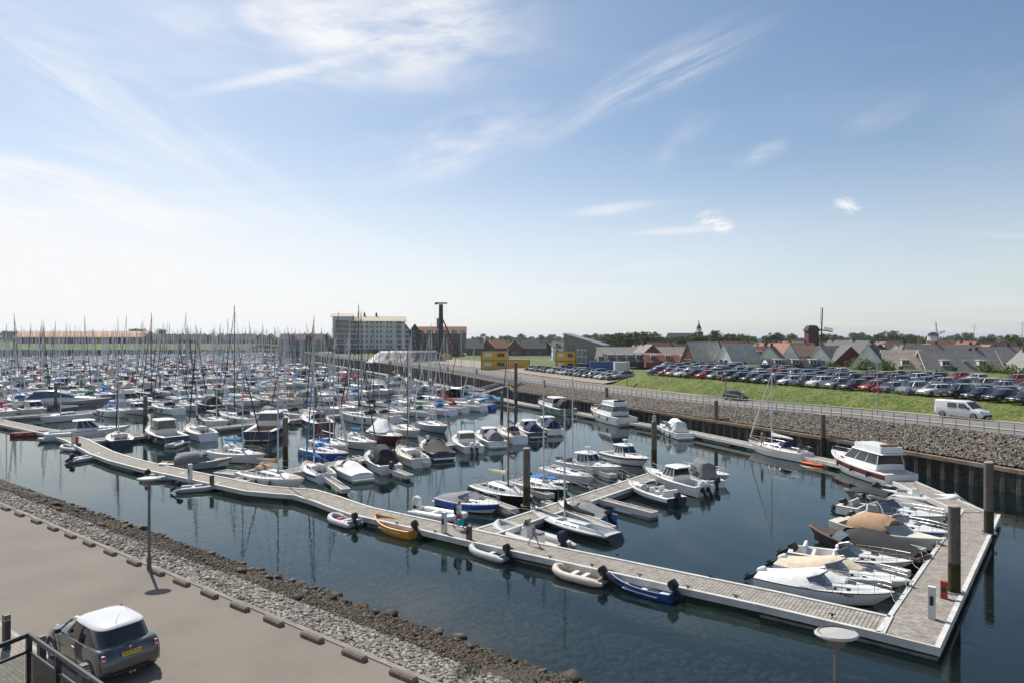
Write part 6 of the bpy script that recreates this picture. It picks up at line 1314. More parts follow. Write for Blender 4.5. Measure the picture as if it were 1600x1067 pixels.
for x0, x1 in ((-6, -.2), (.2, 6)):
    for a, b in ((x0-.3, (x0+x1)/2), (x1+.3, (x0+x1)/2)): m.loft([[(a, y, 14.3), (b, y, 18.6), (b, y, 18.85), (a, y, 14.55)] for y in (-6.4, 6.4)], RF['dark'])
m.build('roof', g2)
for fl in range(5):
    m = MB(); m.box((-3.1, -6.8, 2.6+fl*2.9), (4.6, 1.6, .2), WHT); m.box((-3.1, -7.55, 3.2+fl*2.9), (4.6, .06, 1.0), WHT); m.build('balcony', g2)
    m = MB(); m.box((3.1, -6.05, 2+fl*2.9), (1.3, .1, 1.5), WGL); m.build('window', g2); m = MB(); m.box((-3.1, -6.05, 3.8+fl*2.9), (3.6, .1, 1.6), WGL); m.build('balcony_door', g2)
g3 = thing('brick_flats', 'long brick flats with red tiled roof and white dormers behind the pile driver', 'building', (PY(690, 470).x, 470, 3.1), R(4)); m = MB(); m.box((0, 0, 6.2), (34, 11, 12.4), BR['brown']); m.build('wall', g3)
m = MB(); m.loft([[(x, -5.9, 12.2), (x, -5.9, 12.5), (x, 0, 17.4), (x, 5.9, 12.5), (x, 5.9, 12.2)] for x in (-17.3, 17.3)], RF['orange']); rf = m.build('roof', g3)
for k in range(6): m = MB(); x = -14+k*5.6; m.box((x, -4.4, 13.9), (3.2, 2.2, 2.2), WHT); m.build('dormer', rf); m = MB(); m.box((x, -5.53, 13.9), (2.6, .06, 1.5), WGL); m.build('dormer_pane', rf)
for fl in range(4):
    for k in range(12): m = MB(); m.box((-15.4+k*2.8, -5.54, 1.7+fl*2.9), (1.5, .08, 1.6), WHT if k % 3 else WGL); wn = m.build('window', g3); m = MB(); m.box((-15.4+k*2.8, -5.6, 1.7+fl*2.9), (1.25, .06, 1.3), WGL); m.build('pane', wn)
    m = MB(); m.box((0, -6.0, .4+fl*2.9+2.75), (33, .9, .14), CONC); m.build('ledge', g3)
# terrace left of the block, row along the far quay
for i, x in enumerate((446, 459, 472, 485, 498, 511)):
    house(f'grey terraced harbour house with {["dark", "red", "brown"][i % 3]} roof, {WORDS[i]} from the left beside the pale apartment block', x, 500+tr.uniform(-8, 8), 9, 6.6, 8.4, 12.5, 88 if i % 2 else 2, 'slate' if i % 2 == 0 else 'brown', ['dark', 'red', 'brown'][i % 3], z=3.1, floors=3, side=2, gw=2)
for i in range(14):
    x = 222+i*15.5; house('low dark brown roofed house in the row beyond the far end of the marina', x, 640+tr.uniform(-15, 15), 10, 9.5, 5.5, 11, tr.choice([0, 0, 90]), 'brown', 'brown' if i % 3 else 'dark', z=5.2, detail=False, group='dark brown houses beyond the marina')
# sea dike and the long shed at the left
struct(npmesh('dike', [(-1400, 592, 3), (-225, 578, 3), (-225, 606, 7.6), (-1400, 622, 7.6), (-1400, 900, 7.6), (-215, 900, 7.6), (-180, 590, 3), (-150, 900, 2.9)], [(0, 1, 2, 3), (3, 2, 5, 4), (1, 6, 2, 2), (2, 6, 7, 5)], [GRASS]))
struct(npmesh('dike_road', [(-1400, 583, 3.16), (-200, 571, 3.16), (-200, 577, 3.16), (-1400, 590, 3.16)], [(0, 1, 2, 3)], [BRICKT]))
sh = thing('long_shed', 'very long low shed with salmon tiled roof and dark brick wall at the far left', 'building', (-405, 650, 7.6), R(0)); m = MB(); m.box((0, 0, 2.9), (120, 22, 5.8), BR['brown']); m.build('wall', sh)
m = MB(); m.loft([[(x, -12.5, 5.4), (x, -12.5, 5.9), (x, 0, 11.6), (x, 12.5, 5.9), (x, 12.5, 5.4)] for x in (-61, 61)], pm('roof_salmon', (.50, .27, .17), .8, var=.1)); m.build('roof', sh)
for x in (-17, 20): m = MB(); m.box((x, -11.2, 2.7), (5, .5, 5.4), pm('roof_salmon', 0)); m.build('gate_bay', sh)
for k in range(14): m = MB(); m.box((-54+k*8.2, -11.06, 3), (5.4, .1, 3.2), BR['dark']); m.build('shed_door', sh)
# ---- pile driver
pd_ = thing('pile_driver', 'tall black pile driving rig with a hanging hammer leader on the quay', 'pile driver', (PY(689, 355).x, 355, 3.15), R(10)); BKS = pm('rig_dark', (.02, .022, .028), .5, .3)
m = MB(); m.loft([[(x*s, y*s, z_) for x, y in ((-1, -.8), (1, -.8), (1, .8), (-1, .8))] for s, z_ in ((1.25, 0), (1.15, 12), (1.0, 27))], BKS)
for k in range(26): m.box((-1.25, 0, 1+k), (.14, 1.2, .08), BKS)
m.build('leader', pd_); m = MB(); m.box((0, 0, 27.6), (6.4, 1.2, .7), BKS); m.box((-2.4, 0, 27.1), (1.4, 1, .5), BKS); m.build('top_sheave', pd_)
m = MB(); m.box((-1.7, 0, 17), (1.0, 1.1, 5.5), pm('rig_grey', (.18, .18, .18), .5, .4)); m.build('hammer', pd_)
m = MB(); m.cyl((1, 0, 19), (8, 2, 3.6), .35, .35, BKS, 8); m.cyl((1, 0, 14), (6.5, 2, 3.4), .22, .22, REDP, 8); m.build('back_stay', pd_)
m = MB(); m.box((7.5, 1.8, 2.6), (8, 4.2, 2.6), NAVY); m.box((4.6, .6, 2.6), (2.2, 1.6, 2.2), CGLASS); m.build('cab', pd_)
for y in (-.6, 4): m = MB(); m.loft([[(x, y+d_, z_) for x, z_ in ((3, .1), (12, .1), (12.8, .7), (12, 1.3), (3, 1.3), (2.2, .7))] for d_ in (0, .9)], BLK); m.build('crawler_track', pd_)
m = MB(); m.cyl((2.9, 0, 27.3), (3.4, 0, 4), .03, .03, BLK, 3); m.cyl((-3, 0, 27.3), (-3, 0, 16), .03, .03, BLK, 3); m.build('cable', pd_)
# ---- tarpaulin heap
TARP = pm('tarpaulin_black', (.05, .05, .055), .35, var=.3, scale=.8); TARPW = ramp_mat('tarpaulin_streaked', [(.40, (.05, .05, .055)), (.5, (.40, .39, .37)), (.62, (.46, .44, .41))], .5, stretch=(2.2, .5, .3), rough=.5, bump=.6, bscale=2, bdist=.3)
tp = thing('sand_heap', 'long mound covered with black and pale streaked tarpaulins on the quay', 'heap', (PY(632, 278).x, 278, 3.12), R(8)); 
for nm, x0, x1, mt in (('pale_tarpaulin', -15, 3, TARPW), ('black_tarpaulin', 3, 17, TARP)):
    m = MB(); rr = []
    for i in range(11):
        x = x0+(x1-x0)*i/10; hh = 4.6*min(1, (x+15.5)/6 if x < -8 else 1, (17.4-x)/4); rr.append([(x+.8*noise.noise(Vector((x, k, 0))), y*(1 if k in (0, 6) else 1), hh*z_+.3*noise.noise(Vector((x*.6, k*3., 5)))*(0 < k < 6)) for k, (y, z_) in enumerate(((-7, 0), (-5, .35), (-2.5, .85), (0, 1), (2.5, .85), (5, .35), (7, 0)))])
    m.loft(rr, mt, closed=False); m.build(nm, tp)
# ---- site cabins
YC = pm('cabin_yellow', (.62, .36, .02), .45, var=.08); CW = pm('cabin_white', (.6, .6, .6), .5)
def cabin(label, x, Y, z, L_, rz, cols, win=True, w_=2.6, h=2.7, pane=True, name='site_cabin', cat='site cabin'):
    t = thing(name, label, cat, (PY(x, Y).x, Y, z), R(rz)); m = MB(); m.box((0, 0, h/2), (L_, w_, h), cols); m.build('casing', t)
    m = MB()
    for sx in (-1, 1):
        for sy in (-1, 1): m.box((sx*(L_/2-.06), sy*(w_/2-.06), h/2), (.2, .2, h+.02), BLK if cols is YC else cols)
    m.box((0, 0, h+.04), (L_+.1, w_+.1, .14), BLK if cols is YC else cols); m.build('corner_frame', t)
    if win:
        for xx in (-L_*.25, L_*.22): m = MB(); m.box((xx, -w_/2-.03, h*.6), (L_*.26, .06, h*.42), WGL if xx > 0 else CW); m.build('window', t)
    return t
cY = 210
cabin('upper yellow site cabin with white panel, on top of the lower left cabin', 773, cY, 6.05, 8.4, 3, YC); cabin('lower yellow site cabin with white doors under the upper one', 773, cY, 3.2, 8.4, 3, YC)
cabin('single yellow site cabin right of the double stack', 806, cY+5, 3.2, 8.5, 3, YC, win=False)
cabin('upper right hand cabin with a white banner front beside scaffolding', 884, 205, 6.05, 6, -4, YC); cabin('lower right hand yellow cabin beside scaffolding', 884, 205, 3.2, 6, -4, YC)
cabin('low open yellow container behind the boat masts next to the pile driver', 690, 300, 3.2, 9, 3, YC, win=False); cabin('blue shipping container behind the gravel yard cars', 942, 196, 3.3, 7.4, 2, pm('container_blue', (.02, .07, .22), .5, var=.1), False, name='shipping_container', cat='container')
cabin('dark blue low skip container left of the blue one', 914, 200, 3.3, 4.6, 2, NAVY, False, h=2, name='shipping_container', cat='container'); cabin('white storage container right of the blue container', 971, 190, 3.4, 4, 2, CW, False, name='shipping_container', cat='container')
sc_ = thing('scaffolding', 'grey scaffold stair beside the right hand yellow cabins', 'scaffolding', (PY(902, 206).x, 206, 3.2), 0); m = MB()
for x in (0, 1.3, 2.6):
    for y in (-1, 1): m.cyl((x, y, 0), (x, y, 6.6), .06, .06, ALU, 4)
for z_ in (2, 4, 6): m.box((1.3, 0, z_), (2.7, 2, .08), ALU); m.cyl((0, -1, z_-2), (2.6, -1, z_), .05, .05, ALU, 4)
m.build('frame', sc_)
# ---- church, windmills, turbines
ch = thing('church', 'distant church with dark pointed spire and white lantern above the trees', 'church', (PY(1092, 520).x, 520, 2.2), .3); m = MB(); m.box((0, 0, 7.5), (4.6, 4.6, 15), BR['brown']); m.build('tower', ch); m = MB(); m.box((0, 0, 16.2), (2.8, 2.8, 2.6), WHT); m.build('lantern', ch)
m = MB(); m.loft([[(math.cos(a)*r_, math.sin(a)*r_, z_) for a in np.linspace(0, 2*PI, 9)[:-1]] for r_, z_ in ((2.1, 17.5), (1.4, 19), (.5, 21), (.08, 24.5))], RF['black']); m.build('spire', ch)
m = MB(); m.box((-14, 0, 5), (24, 9, 10), BR['brown']); m.build('nave', ch); m = MB(); m.loft([[(x, -5, 9.8), (x, 0, 14.2), (x, 5, 9.8)] for x in (-26.5, -2.2)], RF['dark']); m.build('nave_roof', ch)
def sails(root, c, r_, ang, mat, yaw=0.):
    M = Matrix.Rotation(yaw, 3, 'Z')
    for k in range(4):
        a = ang+k*PI/2; d = Vector((math.cos(a), 0, math.sin(a))); n_ = Vector((-math.sin(a), 0, math.cos(a))); m = MB(); m.cyl(c, c+M @ (d*r_), .32, .2, mat, 4)
        for q in np.linspace(.25, 1, 12): m.cyl(c+M @ (d*r_*q), c+M @ (d*r_*q+n_*1.5), .09, .09, mat, 3)
        m.cyl(c+M @ (d*r_*.25+n_*1.5), c+M @ (d*r_+n_*1.5), .05, .05, mat, 3); m.build('sail', root)
Yw = 300; wm_ = thing('windmill', 'tall red brick windmill with dark cap and still sails', 'windmill', (PY(1268, Yw).x, Yw, 2.2), R(0)); m = MB(); m.loft([[(math.cos(a)*r_, math.sin(a)*r_, z_) for a in np.linspace(PI/4, 2*PI+PI/4, 5)[:-1]] for r_, z_ in ((3.6, 0), (3.3, 8), (3.1, 13.4))], BR['wine']); m.build('tower', wm_)
m = MB(); m.loft([[(math.cos(a)*r_, math.sin(a)*r_, z_) for a in np.linspace(PI/4, 2*PI+PI/4, 5)[:-1]] for r_, z_ in ((3.7, 13.4), (3.6, 14.2), (2.4, 15.8), (1.1, 16.1))], RF['black']); m.build('cap', wm_); sails(wm_, Vector((2.8, -3.6, 14.0)), 9.6, R(-5), BKS, R(38))
wm2 = thing('windmill', 'smaller distant white windmill near the right side of the skyline', 'windmill', (PY(1458, 520).x, 520, 2.2), 0); m = MB(); m.loft([[(math.cos(a)*r_, math.sin(a)*r_, z_) for a in np.linspace(0, 2*PI, 11)[:-1]] for r_, z_ in ((5, 0), (3.6, 12))], WHT); m.build('tower', wm2)
m = MB(); m.loft([[(math.cos(a)*r_, math.sin(a)*r_, z_) for a in np.linspace(0, 2*PI, 11)[:-1]] for r_, z_ in ((3.8, 12), (3.2, 14), (1, 15))], RF['black']); m.build('cap', wm2); sails(wm2, Vector((.8, -4, 13.2)), 9.5, R(10), pm('sail_grey', (.2, .2, .2), .7), R(25))
for x, hz_, lab in ((1522, 66, 'pale wind turbine far off right of the white windmill'), (1597, 72, 'pale wind turbine far off at the right edge')):
    t = thing('wind_turbine', lab, 'wind turbine', (PY(x, 2400 if x < 1550 else 2300).x, 2400 if x < 1550 else 2300, 2), 0); hz_ = 52 if x < 1550 else 60; m = MB(); m.cyl((0, 0, -4), (0, 0, hz_), 1.8, 1.1, CW, 8); m.build('tower', t)
    for k in range(3): a = 1.2+k*2.09; m = MB(); m.cyl((0, -2, hz_), (18*math.cos(a), -2, hz_+18*math.sin(a)), .9, .25, CW, 4); m.build('blade', t)
# ---- hedges and small bushes near the houses
# ================= trees =================
LEAF = [ramp_mat('leaves_'+n_, s_, .8, bump=0, rough=.8) for n_, s_ in (('mid', [(.3, (.05, .085, .022)), (.7, (.12, .165, .042))]), ('dark', [(.3, (.035, .062, .02)), (.7, (.078, .115, .035))]), ('light', [(.3, (.07, .11, .024)), (.7, (.15, .185, .05))]))]
BARK = pm('bark', (.07, .055, .04), .9, var=.3)
def tree_mesh(seed, h, rad, leaf, nleaf=900, ls=.62, loc=(0, -600, 0)):
    q = np.random.default_rng(seed); t = thing('tree', 'prototype', 'tree', loc); m = MB(); m.cyl((0, 0, 0), (0, 0, h*.5), h*.028, h*.016, BARK, 6)
    for k in range(6): a = k*1.05+q.uniform(-.3, .3); z0 = h*q.uniform(.25, .45); m.cyl((0, 0, z0), (math.cos(a)*rad*.55, math.sin(a)*rad*.55, z0+h*.28), h*.012, h*.004, BARK, 4)
    m.build('trunk', t); nb = 14; cl = []
    for k in range(nb):
        a = q.uniform(0, 6.28); u = q.uniform(-.6, 1); r_ = rad*math.sqrt(max(0, 1-u*u*.8))*q.uniform(.35, .75); cl.append((math.cos(a)*r_, math.sin(a)*r_, h*.62+u*h*.30, rad*q.uniform(.28, .5)))
    V = []; Fc = []
    per = nleaf//nb
    for cx, cy, cz_, cr_ in cl:
        d = q.normal(size=(per, 3)); d /= np.linalg.norm(d, axis=1)[:, None]; pt = np.array([cx, cy, cz_])+d*(cr_*q.uniform(.55, 1.08, (per, 1)))*[1, 1, .8]
        for p in pt:
            a, b = q.normal(size=3), q.normal(size=3); a /= np.linalg.norm(a); b = np.cross(a, b); b /= np.linalg.norm(b); s_ = ls*q.uniform(.6, 1.2); i = len(V)
            V += [p-a*s_*.5-b*s_*.3, p+a*s_*.5-b*s_*.3, p+a*s_*.4+b*s_*.4, p-a*s_*.4+b*s_*.3]; Fc.append((i, i+1, i+2, i+3))
    npmesh('crown', V, Fc, [leaf], parent=t); return t
TP = [tree_mesh(1, 12, 5.2, LEAF[0]), tree_mesh(2, 11, 4.6, LEAF[1]), tree_mesh(3, 10, 5.0, LEAF[2]), tree_mesh(4, 13, 4.4, LEAF[1]), tree_mesh(5, 6, 3.2, LEAF[2], 600, .45)]; index_kids()
def tree_at(i, x, Y, z, s_, label, group): copy_tree(TP[i], (PY(x, Y).x, Y, z), random.random()*6, label, group, s_)
for k in range(34):
    x = 955+k*6.6+tr.uniform(-4, 4); tree_at(tr.choice([0, 1, 0, 3]), x, tr.uniform(330, 420), 2.2, tr.uniform(.92, 1.15)*(.9 if 1030 < x < 1080 else 1), 'broad green tree in the belt behind the red roofs and church', 'trees in the belt beside the church')
for k in range(5): tree_at(k % 3, 962+k*13, 300+tr.uniform(-10, 10), 2.2, tr.uniform(1.0, 1.2), 'large round tree in the clump right of the grey hall', 'trees right of the grey hall')
for x, Y, s_ in ((1209, 400, 1.2), (1237, 520, 1.15), (1375, 480, 1.25), (1392, 480, 1.3), (1405, 470, 1.1), (1420, 380, 1.05), (1440, 380, 1.0), (1355, 330, .9), (1500, 520, 1.0), (1582, 300, 1.0), (1543, 380, 1.), (1290, 420, 1.1)): tree_at(tr.choice([0, 1, 2]), x, Y, 2.2, s_, 'single tree rising among the village rooftops', 'single trees among the rooftops')
for k in range(150):
    x = tr.choice([tr.uniform(1180, 1640), tr.uniform(720, 960), tr.uniform(1180, 1640), tr.uniform(900, 1640)]); Y = tr.uniform(650, 1300); tree_at(tr.choice([0, 1, 3]), x, Y, 2, tr.uniform(.85, 1.4), 'far off tree on the flat horizon', 'far trees on the horizon')
for k in range(60):
    x = tr.uniform(-40, 540); Y = tr.uniform(750, 1000); big = 1.35 if 203 < x < 232 or 245 < x < 262 or 0 < x < 40 else .95; tree_at(tr.choice([0, 1]), x, Y, 4.5, tr.uniform(.9, 1.15)*big, 'hazy tree behind the far end of the marina', 'trees behind the far end of the marina')
for x, Y in ((215, 700), (222, 705), (209, 695), (252, 720)): tree_at(1, x, Y, 6, 1.45, 'taller dark tree rising between the long shed and the brown houses', 'taller trees right of the long shed')
for x, Y in ((1385, 158), (1340, 170), (1352, 160), (1470, 140), (1540, 150), (1580, 142), (1300, 178), (1260, 180), (1110, 205), (1560, 150)): tree_at(4, x, Y, 2.6, tr.uniform(.55, .9), 'round garden bush in front of the houses behind the car park', 'garden bushes before the houses')
for k in range(16): tree_at(4, tr.uniform(890, 965), 228+tr.uniform(-8, 8), 1.8, tr.uniform(.4, .6), 'low scrubby bush on the grassy mound before the grey hall', 'scrub before the grey hall')
for r in TP: delete_tree(r)
KID.clear()
# far wood line
V, Fc = [], []; q = np.random.default_rng(9)
for k in range(9000):
    x = q.uniform(-100, 1700); Y = q.uniform(1500, 1900); hh = 9+5*noise.noise(Vector((x*.05, 0, 0)))+3*noise.noise(Vector((x*.3, 1, 0))); p = np.array([(x-800)/F*Y, Y, 2+q.uniform(0, max(3, hh))]); a = q.normal(size=3)*2.4; b = q.normal(size=3)*2.4; i = len(V); V += [p-a, p-b, p+a, p+b]; Fc.append((i, i+1, i+2, i+3))
tag(npmesh('far_wood', V, Fc, [LEAF[1]]), 'thin dark line of woods along the whole horizon', 'wood', kind='stuff')
# ================= people =================
SKIN = pm('skin', (.42, .24, .17), .6, var=.05); SKIN2 = pm('skin_light', (.55, .34, .25), .6, var=.05); HAIRD = pm('hair_dark', (.035, .022, .015), .8); HAIRB = pm('hair_fair', (.30, .19, .09), .8)
CL = {k: pm('cloth_'+k, c, .9, var=.1, scale=8) for k, c in dict(white=(.68, .68, .68), pinkred=(.42, .06, .08), grey=(.22, .22, .27), navy=(.02, .03, .08), tan=(.42, .33, .22), teal=(.02, .32, .38), lilac=(.30, .26, .36)).items()}
def person(label, loc, rz, h, skin, hair, top, topmat, botmat, stride=.3, arms=(-.3, .35), shoes=BLK, shortl=.56):
    t = thing('person', label, 'person', loc, rz); s = h/1.8; V = []; E_ = []; Rr = []
    def v(x, y, z, r): V.append((x*s, y*s, z*s)); Rr.append(r*s); return len(V)-1
    def e(a, b): E_.append((a, b))
    pelvis = v(0, 0, .95, .135); belly = v(0, 0, 1.08, .125); chest = v(.01, 0, 1.30, .15); neckb = v(.0, 0, 1.47, .075); neck = v(.02, 0, 1.55, .055); head = v(.035, 0, 1.64, .085); crown = v(.03, 0, 1.73, .075)
    e(pelvis, belly); e(belly, chest); e(chest, neckb); e(neckb, neck); e(neck, head); e(head, crown)
    for sg, st_, ar in ((1, stride, arms[0]), (-1, -stride, arms[1])):
        hip = v(0, sg*.09, .90, .105); kn = v(st_*.55+.03, sg*.10, .50, .065); an = v(st_*1.0-(.12 if st_ < 0 else 0), sg*.10, .09+(.06 if st_ < 0 else 0), .042); toe = v(st_*1.0-(.10 if st_ < 0 else 0)+.17, sg*.11, .03, .035); e(pelvis, hip); e(hip, kn); e(kn, an); e(an, toe)
        sh = v(0, sg*.19, 1.42, .06); el = v(ar*.45-.02, sg*.25, 1.14, .042); wr = v(ar*1.0+.03, sg*.26, .90, .028); hd = v(ar*1.1+.05, sg*.255, .84, .032); e(neckb, sh); e(sh, el); e(el, wr); e(wr, hd)
        for k in range(4):
            a = v(ar*1.15+.055, sg*(.235+.013*k), .79, .009); b = v(ar*1.2+.075, sg*(.235+.013*k), .76-.006*(k in (1, 2)), .008); e(hd, a); e(a, b)
        th = v(ar*1.1+.085, sg*.235, .815, .009); e(hd, th)
    me = bpy.data.meshes.new('body'); me.from_pydata(V, E_, []); o = bpy.data.objects.new('body', me); COL.objects.link(o)
    sk = o.modifiers.new('s', 'SKIN'); sk.use_smooth_shade = True
    for i, r in enumerate(Rr): me.skin_vertices[0].data[i].radius = (r, r)
    me.skin_vertices[0].data[0].use_root = True
    ss = o.modifiers.new('u', 'SUBSURF'); ss.levels = ss.render_levels = 1
    bpy.context.view_layer.update(); ev = o.evaluated_get(bpy.context.evaluated_depsgraph_get()); m2 = bpy.data.meshes.new_from_object(ev); bpy.data.objects.remove(o); m2.materials.clear(); m2.materials.append(skin)
    bo = bpy.data.objects.new('body', m2); COL.objects.link(bo); bo.parent = t
    co = [v_.co.copy() for v_ in m2.vertices]; no = [v_.normal.copy() for v_ in m2.vertices]
    def shell(name, test, mat, off):
        m = MB(); mp = {}
        for p in m2.polygons:
            c = p.center/s
            if test(c):
                f = []
                for i in p.vertices:
                    if i not in mp: mp[i] = len(m.v); m.v.append(tuple(co[i]+no[i]*off*s))
                    f.append(mp[i])
                m.f.append(tuple(f)); m.m.append(m.mi(mat))
        if m.f: m.build(name, bo.parent, True)
    shell('tshirt', lambda c: .98 < c.z < 1.50 and abs(c.y) < .235 and (c.z > 1.2 or abs(c.y) < .2), topmat, .018)
    shell('shorts', lambda c: shortl < c.z < 1.0 and abs(c.y) < .215, botmat, .022)
    shell('hair', lambda c: (c.z > 1.66 or (c.z > 1.58 and c.x < .0)) and not (c.x > .09 and c.z < 1.70), hair, .014)
    shell('shoes', lambda c: c.z < .085 and abs(c.y) < .2, shoes, .012)
    m = MB(); hx_ = .118*s
    for sg in (-1, 1): m.box((hx_, sg*.032*s, 1.655*s), (.012*s, .026*s, .012*s), BLK); m.box((.03*s, sg*.088*s, 1.645*s), (.035*s, .02*s, .055*s), skin)
    m.box((hx_+.012*s, 0, 1.632*s), (.03*s, .022*s, .035*s), skin); m.box((hx_-.003*s, 0, 1.600*s), (.01*s, .045*s, .01*s), REDP); m.build('face', t)
    return t
a = P(717, 826, DZ); person('man in white t-shirt and pink red shorts walking on the jetty with a turquoise bag', (a.x, a.y, DZ+.03), math.atan2(-.56, .82), 1.82, SKIN, HAIRD, 0, CL['white'], CL['pinkred'], .28)
a2 = Vector((a.x, a.y, 0))+Vector((.56, .82, 0))*.0
bg_ = thing('cool_bag', 'turquoise cool bag carried low by the walking man', 'bag', (a.x+.12, a.y-.42, DZ+.36), .6); m = MB(); m.box((0, 0, .2), (.42, .28, .38), CL['teal'], top=(.92, .9)); m.build('bag_body', bg_); m = MB(); m.tube([(-.15, 0, .38), (-.1, 0, .5), (.1, 0, .5), (.15, 0, .38)], .015, CL['navy'], 5); m.build('handle', bg_)
jk = thing('dark_jacket', 'dark jacket slung over the walking man\'s left shoulder', 'jacket', (a.x-.2, a.y+.2, DZ+1.15), 0); m = MB(); m.loft([[(x, y, z) for x, y in ((-.14*w_, -.1*w_), (.14*w_, -.1*w_), (.12*w_, .1*w_), (-.14*w_, .1*w_))] for z, w_ in ((-.3, .7), (-.05, 1.1), (.2, 1), (.36, .5))], CL['navy']); m.build('folded_cloth', jk, True)
b = P(834, 852, DZ); person('child in lilac shirt and grey shorts striding along the jetty', (b.x, b.y, DZ+.03), math.atan2(-.59, .807), 1.30, SKIN2, HAIRB, 0, CL['lilac'], CL['grey'], .42)
c = P(1191, 694, 1.3); person('person in tan clothes standing on the foredeck of the moored sailing yacht', (c.x, c.y, 1.12), 2.6, 1.75, SKIN, HAIRD, 0, CL['tan'], CL['tan'], .05, (.1, .1))
# ================= foreground bottom left =================
PAV = bpy.data.materials.new('brick_paving'); PAV.use_nodes = True; N_, L_ = nodesof(PAV); bt = N_.new('ShaderNodeTexBrick'); tcn = N_.new('ShaderNodeTexCoord'); mpn = N_.new('ShaderNodeMapping'); mpn.inputs['Rotation'].default_value = (0, 0, math.atan2(.6, .8)); L_.new(tcn.outputs['Object'], mpn.inputs[0]); L_.new(mpn.outputs[0], bt.inputs[0])
bt.inputs['Scale'].default_value = 1; bt.inputs['Brick Width'].default_value = .22; bt.inputs['Row Height'].default_value = .11; bt.inputs['Mortar Size'].default_value = .006; bt.inputs['Color1'].default_value = (.24, .20, .165, 1); bt.inputs['Color2'].default_value = (.31, .27, .225, 1); bt.inputs['Mortar'].default_value = (.10, .09, .08, 1)
L_.new(bt.outputs[0], N_['Principled BSDF'].inputs['Base Color']); N_['Principled BSDF'].inputs['Roughness'].default_value = .9
qstrip('brick_paving', [(-20, 3.712), (7.55, 3.712)], PAV, -60, 40, 2); qstrip('paving_edge', [(7.55, 3.718), (7.68, 3.718)], CONC, -60, 40, 2)
DKB = pm('bollard_brown', (.045, .035, .032), .55, var=.15)
for x, yb, lab in ((10, 1013, 'dark square bollard at the left edge of the picture'), (65, 1050, 'dark square bollard just left of the parked hatchback'), (131, 1100, 'dark square bollard beside the rear wheel of the parked hatchback')):
    b = P(x, yb, 3.71); t = thing('bollard', lab, 'bollard', b, R(-36)); m = MB(); m.box((0, 0, .5), (.2, .16, 1.0), DKB); m.build('post', t); m = MB(); m.box((0, 0, .86), (.206, .166, .03), BEAM); m.box((0, 0, .93), (.206, .166, .015), BEAM); m.build('reflective_band', t)
BRL = pm('railing_black', (.018, .02, .025), .35, .3, .1); RG = bpy.data.materials.new('railing_glass'); RG.use_nodes = True; N_, L_ = nodesof(RG); tb = N_.new('ShaderNodeBsdfTransparent'); tb.inputs[0].default_value = (.78, .82, .82, 1); gb = N_.new('ShaderNodeBsdfGlossy'); gb.inputs['Roughness'].default_value = .02; mb = N_.new('ShaderNodeMixShader'); frn = N_.new('ShaderNodeFresnel'); frn.inputs[0].default_value = 1.45
L_.new(frn.outputs[0], mb.inputs[0]); L_.new(tb.outputs[0], mb.inputs[1]); L_.new(gb.outputs[0], mb.inputs[2]); L_.new(mb.outputs[0], N_['Material Output'].inputs[0])
zr_ = 9.33; Cn = P(45, 991, zr_); Lf = P(-60, 1036, zr_); Lf = P(0, 1008.5, zr_); dl = (Lf-Cn).normalized(); dr_ = Vector((.8, -.6, 0)); bal = thing('balcony', 'black balcony railing with glass panels of the flat below, bottom left', 'balcony', (Cn.x, Cn.y, zr_-1.05))
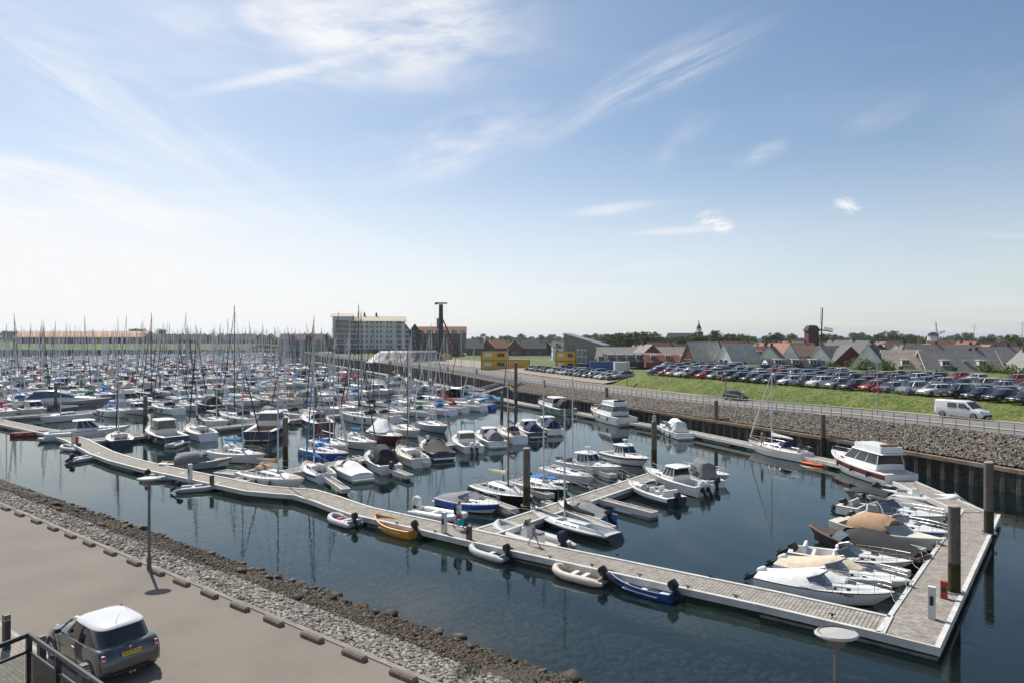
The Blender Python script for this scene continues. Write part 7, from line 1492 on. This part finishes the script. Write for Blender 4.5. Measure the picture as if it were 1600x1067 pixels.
for dirv, ln, nposts in ((dl, 2.6, 3), (dr_, 3.4, 4)):
    nrm = Vector((-dirv.y, dirv.x, 0))
    for nm, z_, r_ in (('hand_rail', 1.05, .028), ('middle_rail', .86, .018), ('bottom_rail', .1, .02)): m = MB(); m.tube([Vector((0, 0, z_)), dirv*ln+Vector((0, 0, z_))], r_, BRL, 6); m.build(nm, bal)
    for k in range(nposts+1):
        if k == 0 and dirv is dl: continue
        p = dirv*(ln*k/nposts); m = MB(); m.box((p.x, p.y, .5), (.055, .055, 1.12), BRL, math.atan2(dirv.y, dirv.x)); m.build('post', bal)
    for k in range(nposts):
        m = MB(); p0, p1 = dirv*(ln*(k+.06)/nposts), dirv*(ln*(k+.94)/nposts); n2 = nrm*.006; m.loft([[p0-n2+Vector((0, 0, .13)), p0+n2+Vector((0, 0, .13)), p0+n2+Vector((0, 0, .84)), p0-n2+Vector((0, 0, .84))], [p1-n2+Vector((0, 0, .13)), p1+n2+Vector((0, 0, .13)), p1+n2+Vector((0, 0, .84)), p1-n2+Vector((0, 0, .84))]], RG); m.build('glass_panel', bal)
m = MB(); q = [Vector((0, 0, 0)), dl*2.6, dl*2.6+dr_*3.4, dr_*3.4]; ins = (dl+dr_)*.03; m.loft([[p+Vector((0, 0, z_)) for p in q] for z_ in (-.22, .0)], pm('balcony_floor', (.30, .33, .36), .6)); m.build('floor_slab', bal)
# tufts of grass on the shore slope
for i, (x, y, lab) in enumerate(((732, 1052, 'dry yellow green grass tuft near the lower end of the stone slope'), (345, 915, 'small green tuft beside a kerb block right of the street lamp'), (372, 938, 'tiny weed tuft at the quay edge next to the white slab'))):
    b = P(x, y, 3.3 if i == 0 else 3.6); v_ = b.x*.6+b.y*.8; z_ = shore_z(v_); b = P(x, y, z_); m = MB(); rq = random.Random(i)
    for k in range(160 if i == 0 else 60):
        a = rq.random()*6.28; r_ = rq.random()*(.42 if i == 0 else .2); px_, py_ = math.cos(a)*r_, math.sin(a)*r_; hh = rq.uniform(.12, .32)*(1 if i == 0 else .6); dx, dy = rq.uniform(-.12, .12), rq.uniform(-.12, .12)
        m.add([(px_-.008, py_, 0), (px_+.008, py_, 0), (px_+dx, py_+dy, hh)], [(0, 1, 2)], LEAF[2] if k % 3 else RF['tan'])
    o = m.build('grass_tuft', None, False, b); tag(o, lab, 'grass tuft')
# ================= air =================
hm_ = bpy.data.materials.new('haze'); hm_.use_nodes = True; N_, L_ = nodesof(hm_); N_.clear(); ho = N_.new('ShaderNodeOutputMaterial'); pv_ = N_.new('ShaderNodeVolumePrincipled'); pv_.inputs['Color'].default_value = (.86, .92, 1, 1); pv_.inputs['Density'].default_value = .00009; pv_.inputs['Anisotropy'].default_value = .3
L_.new(pv_.outputs[0], ho.inputs['Volume'])
HB = MB(); HB.box((0, 6000, 30), (26500, 30000, 72), hm_); tag(HB.build('haze'), 'thin pale summer haze in the air over the whole harbour', 'haze', kind='stuff')
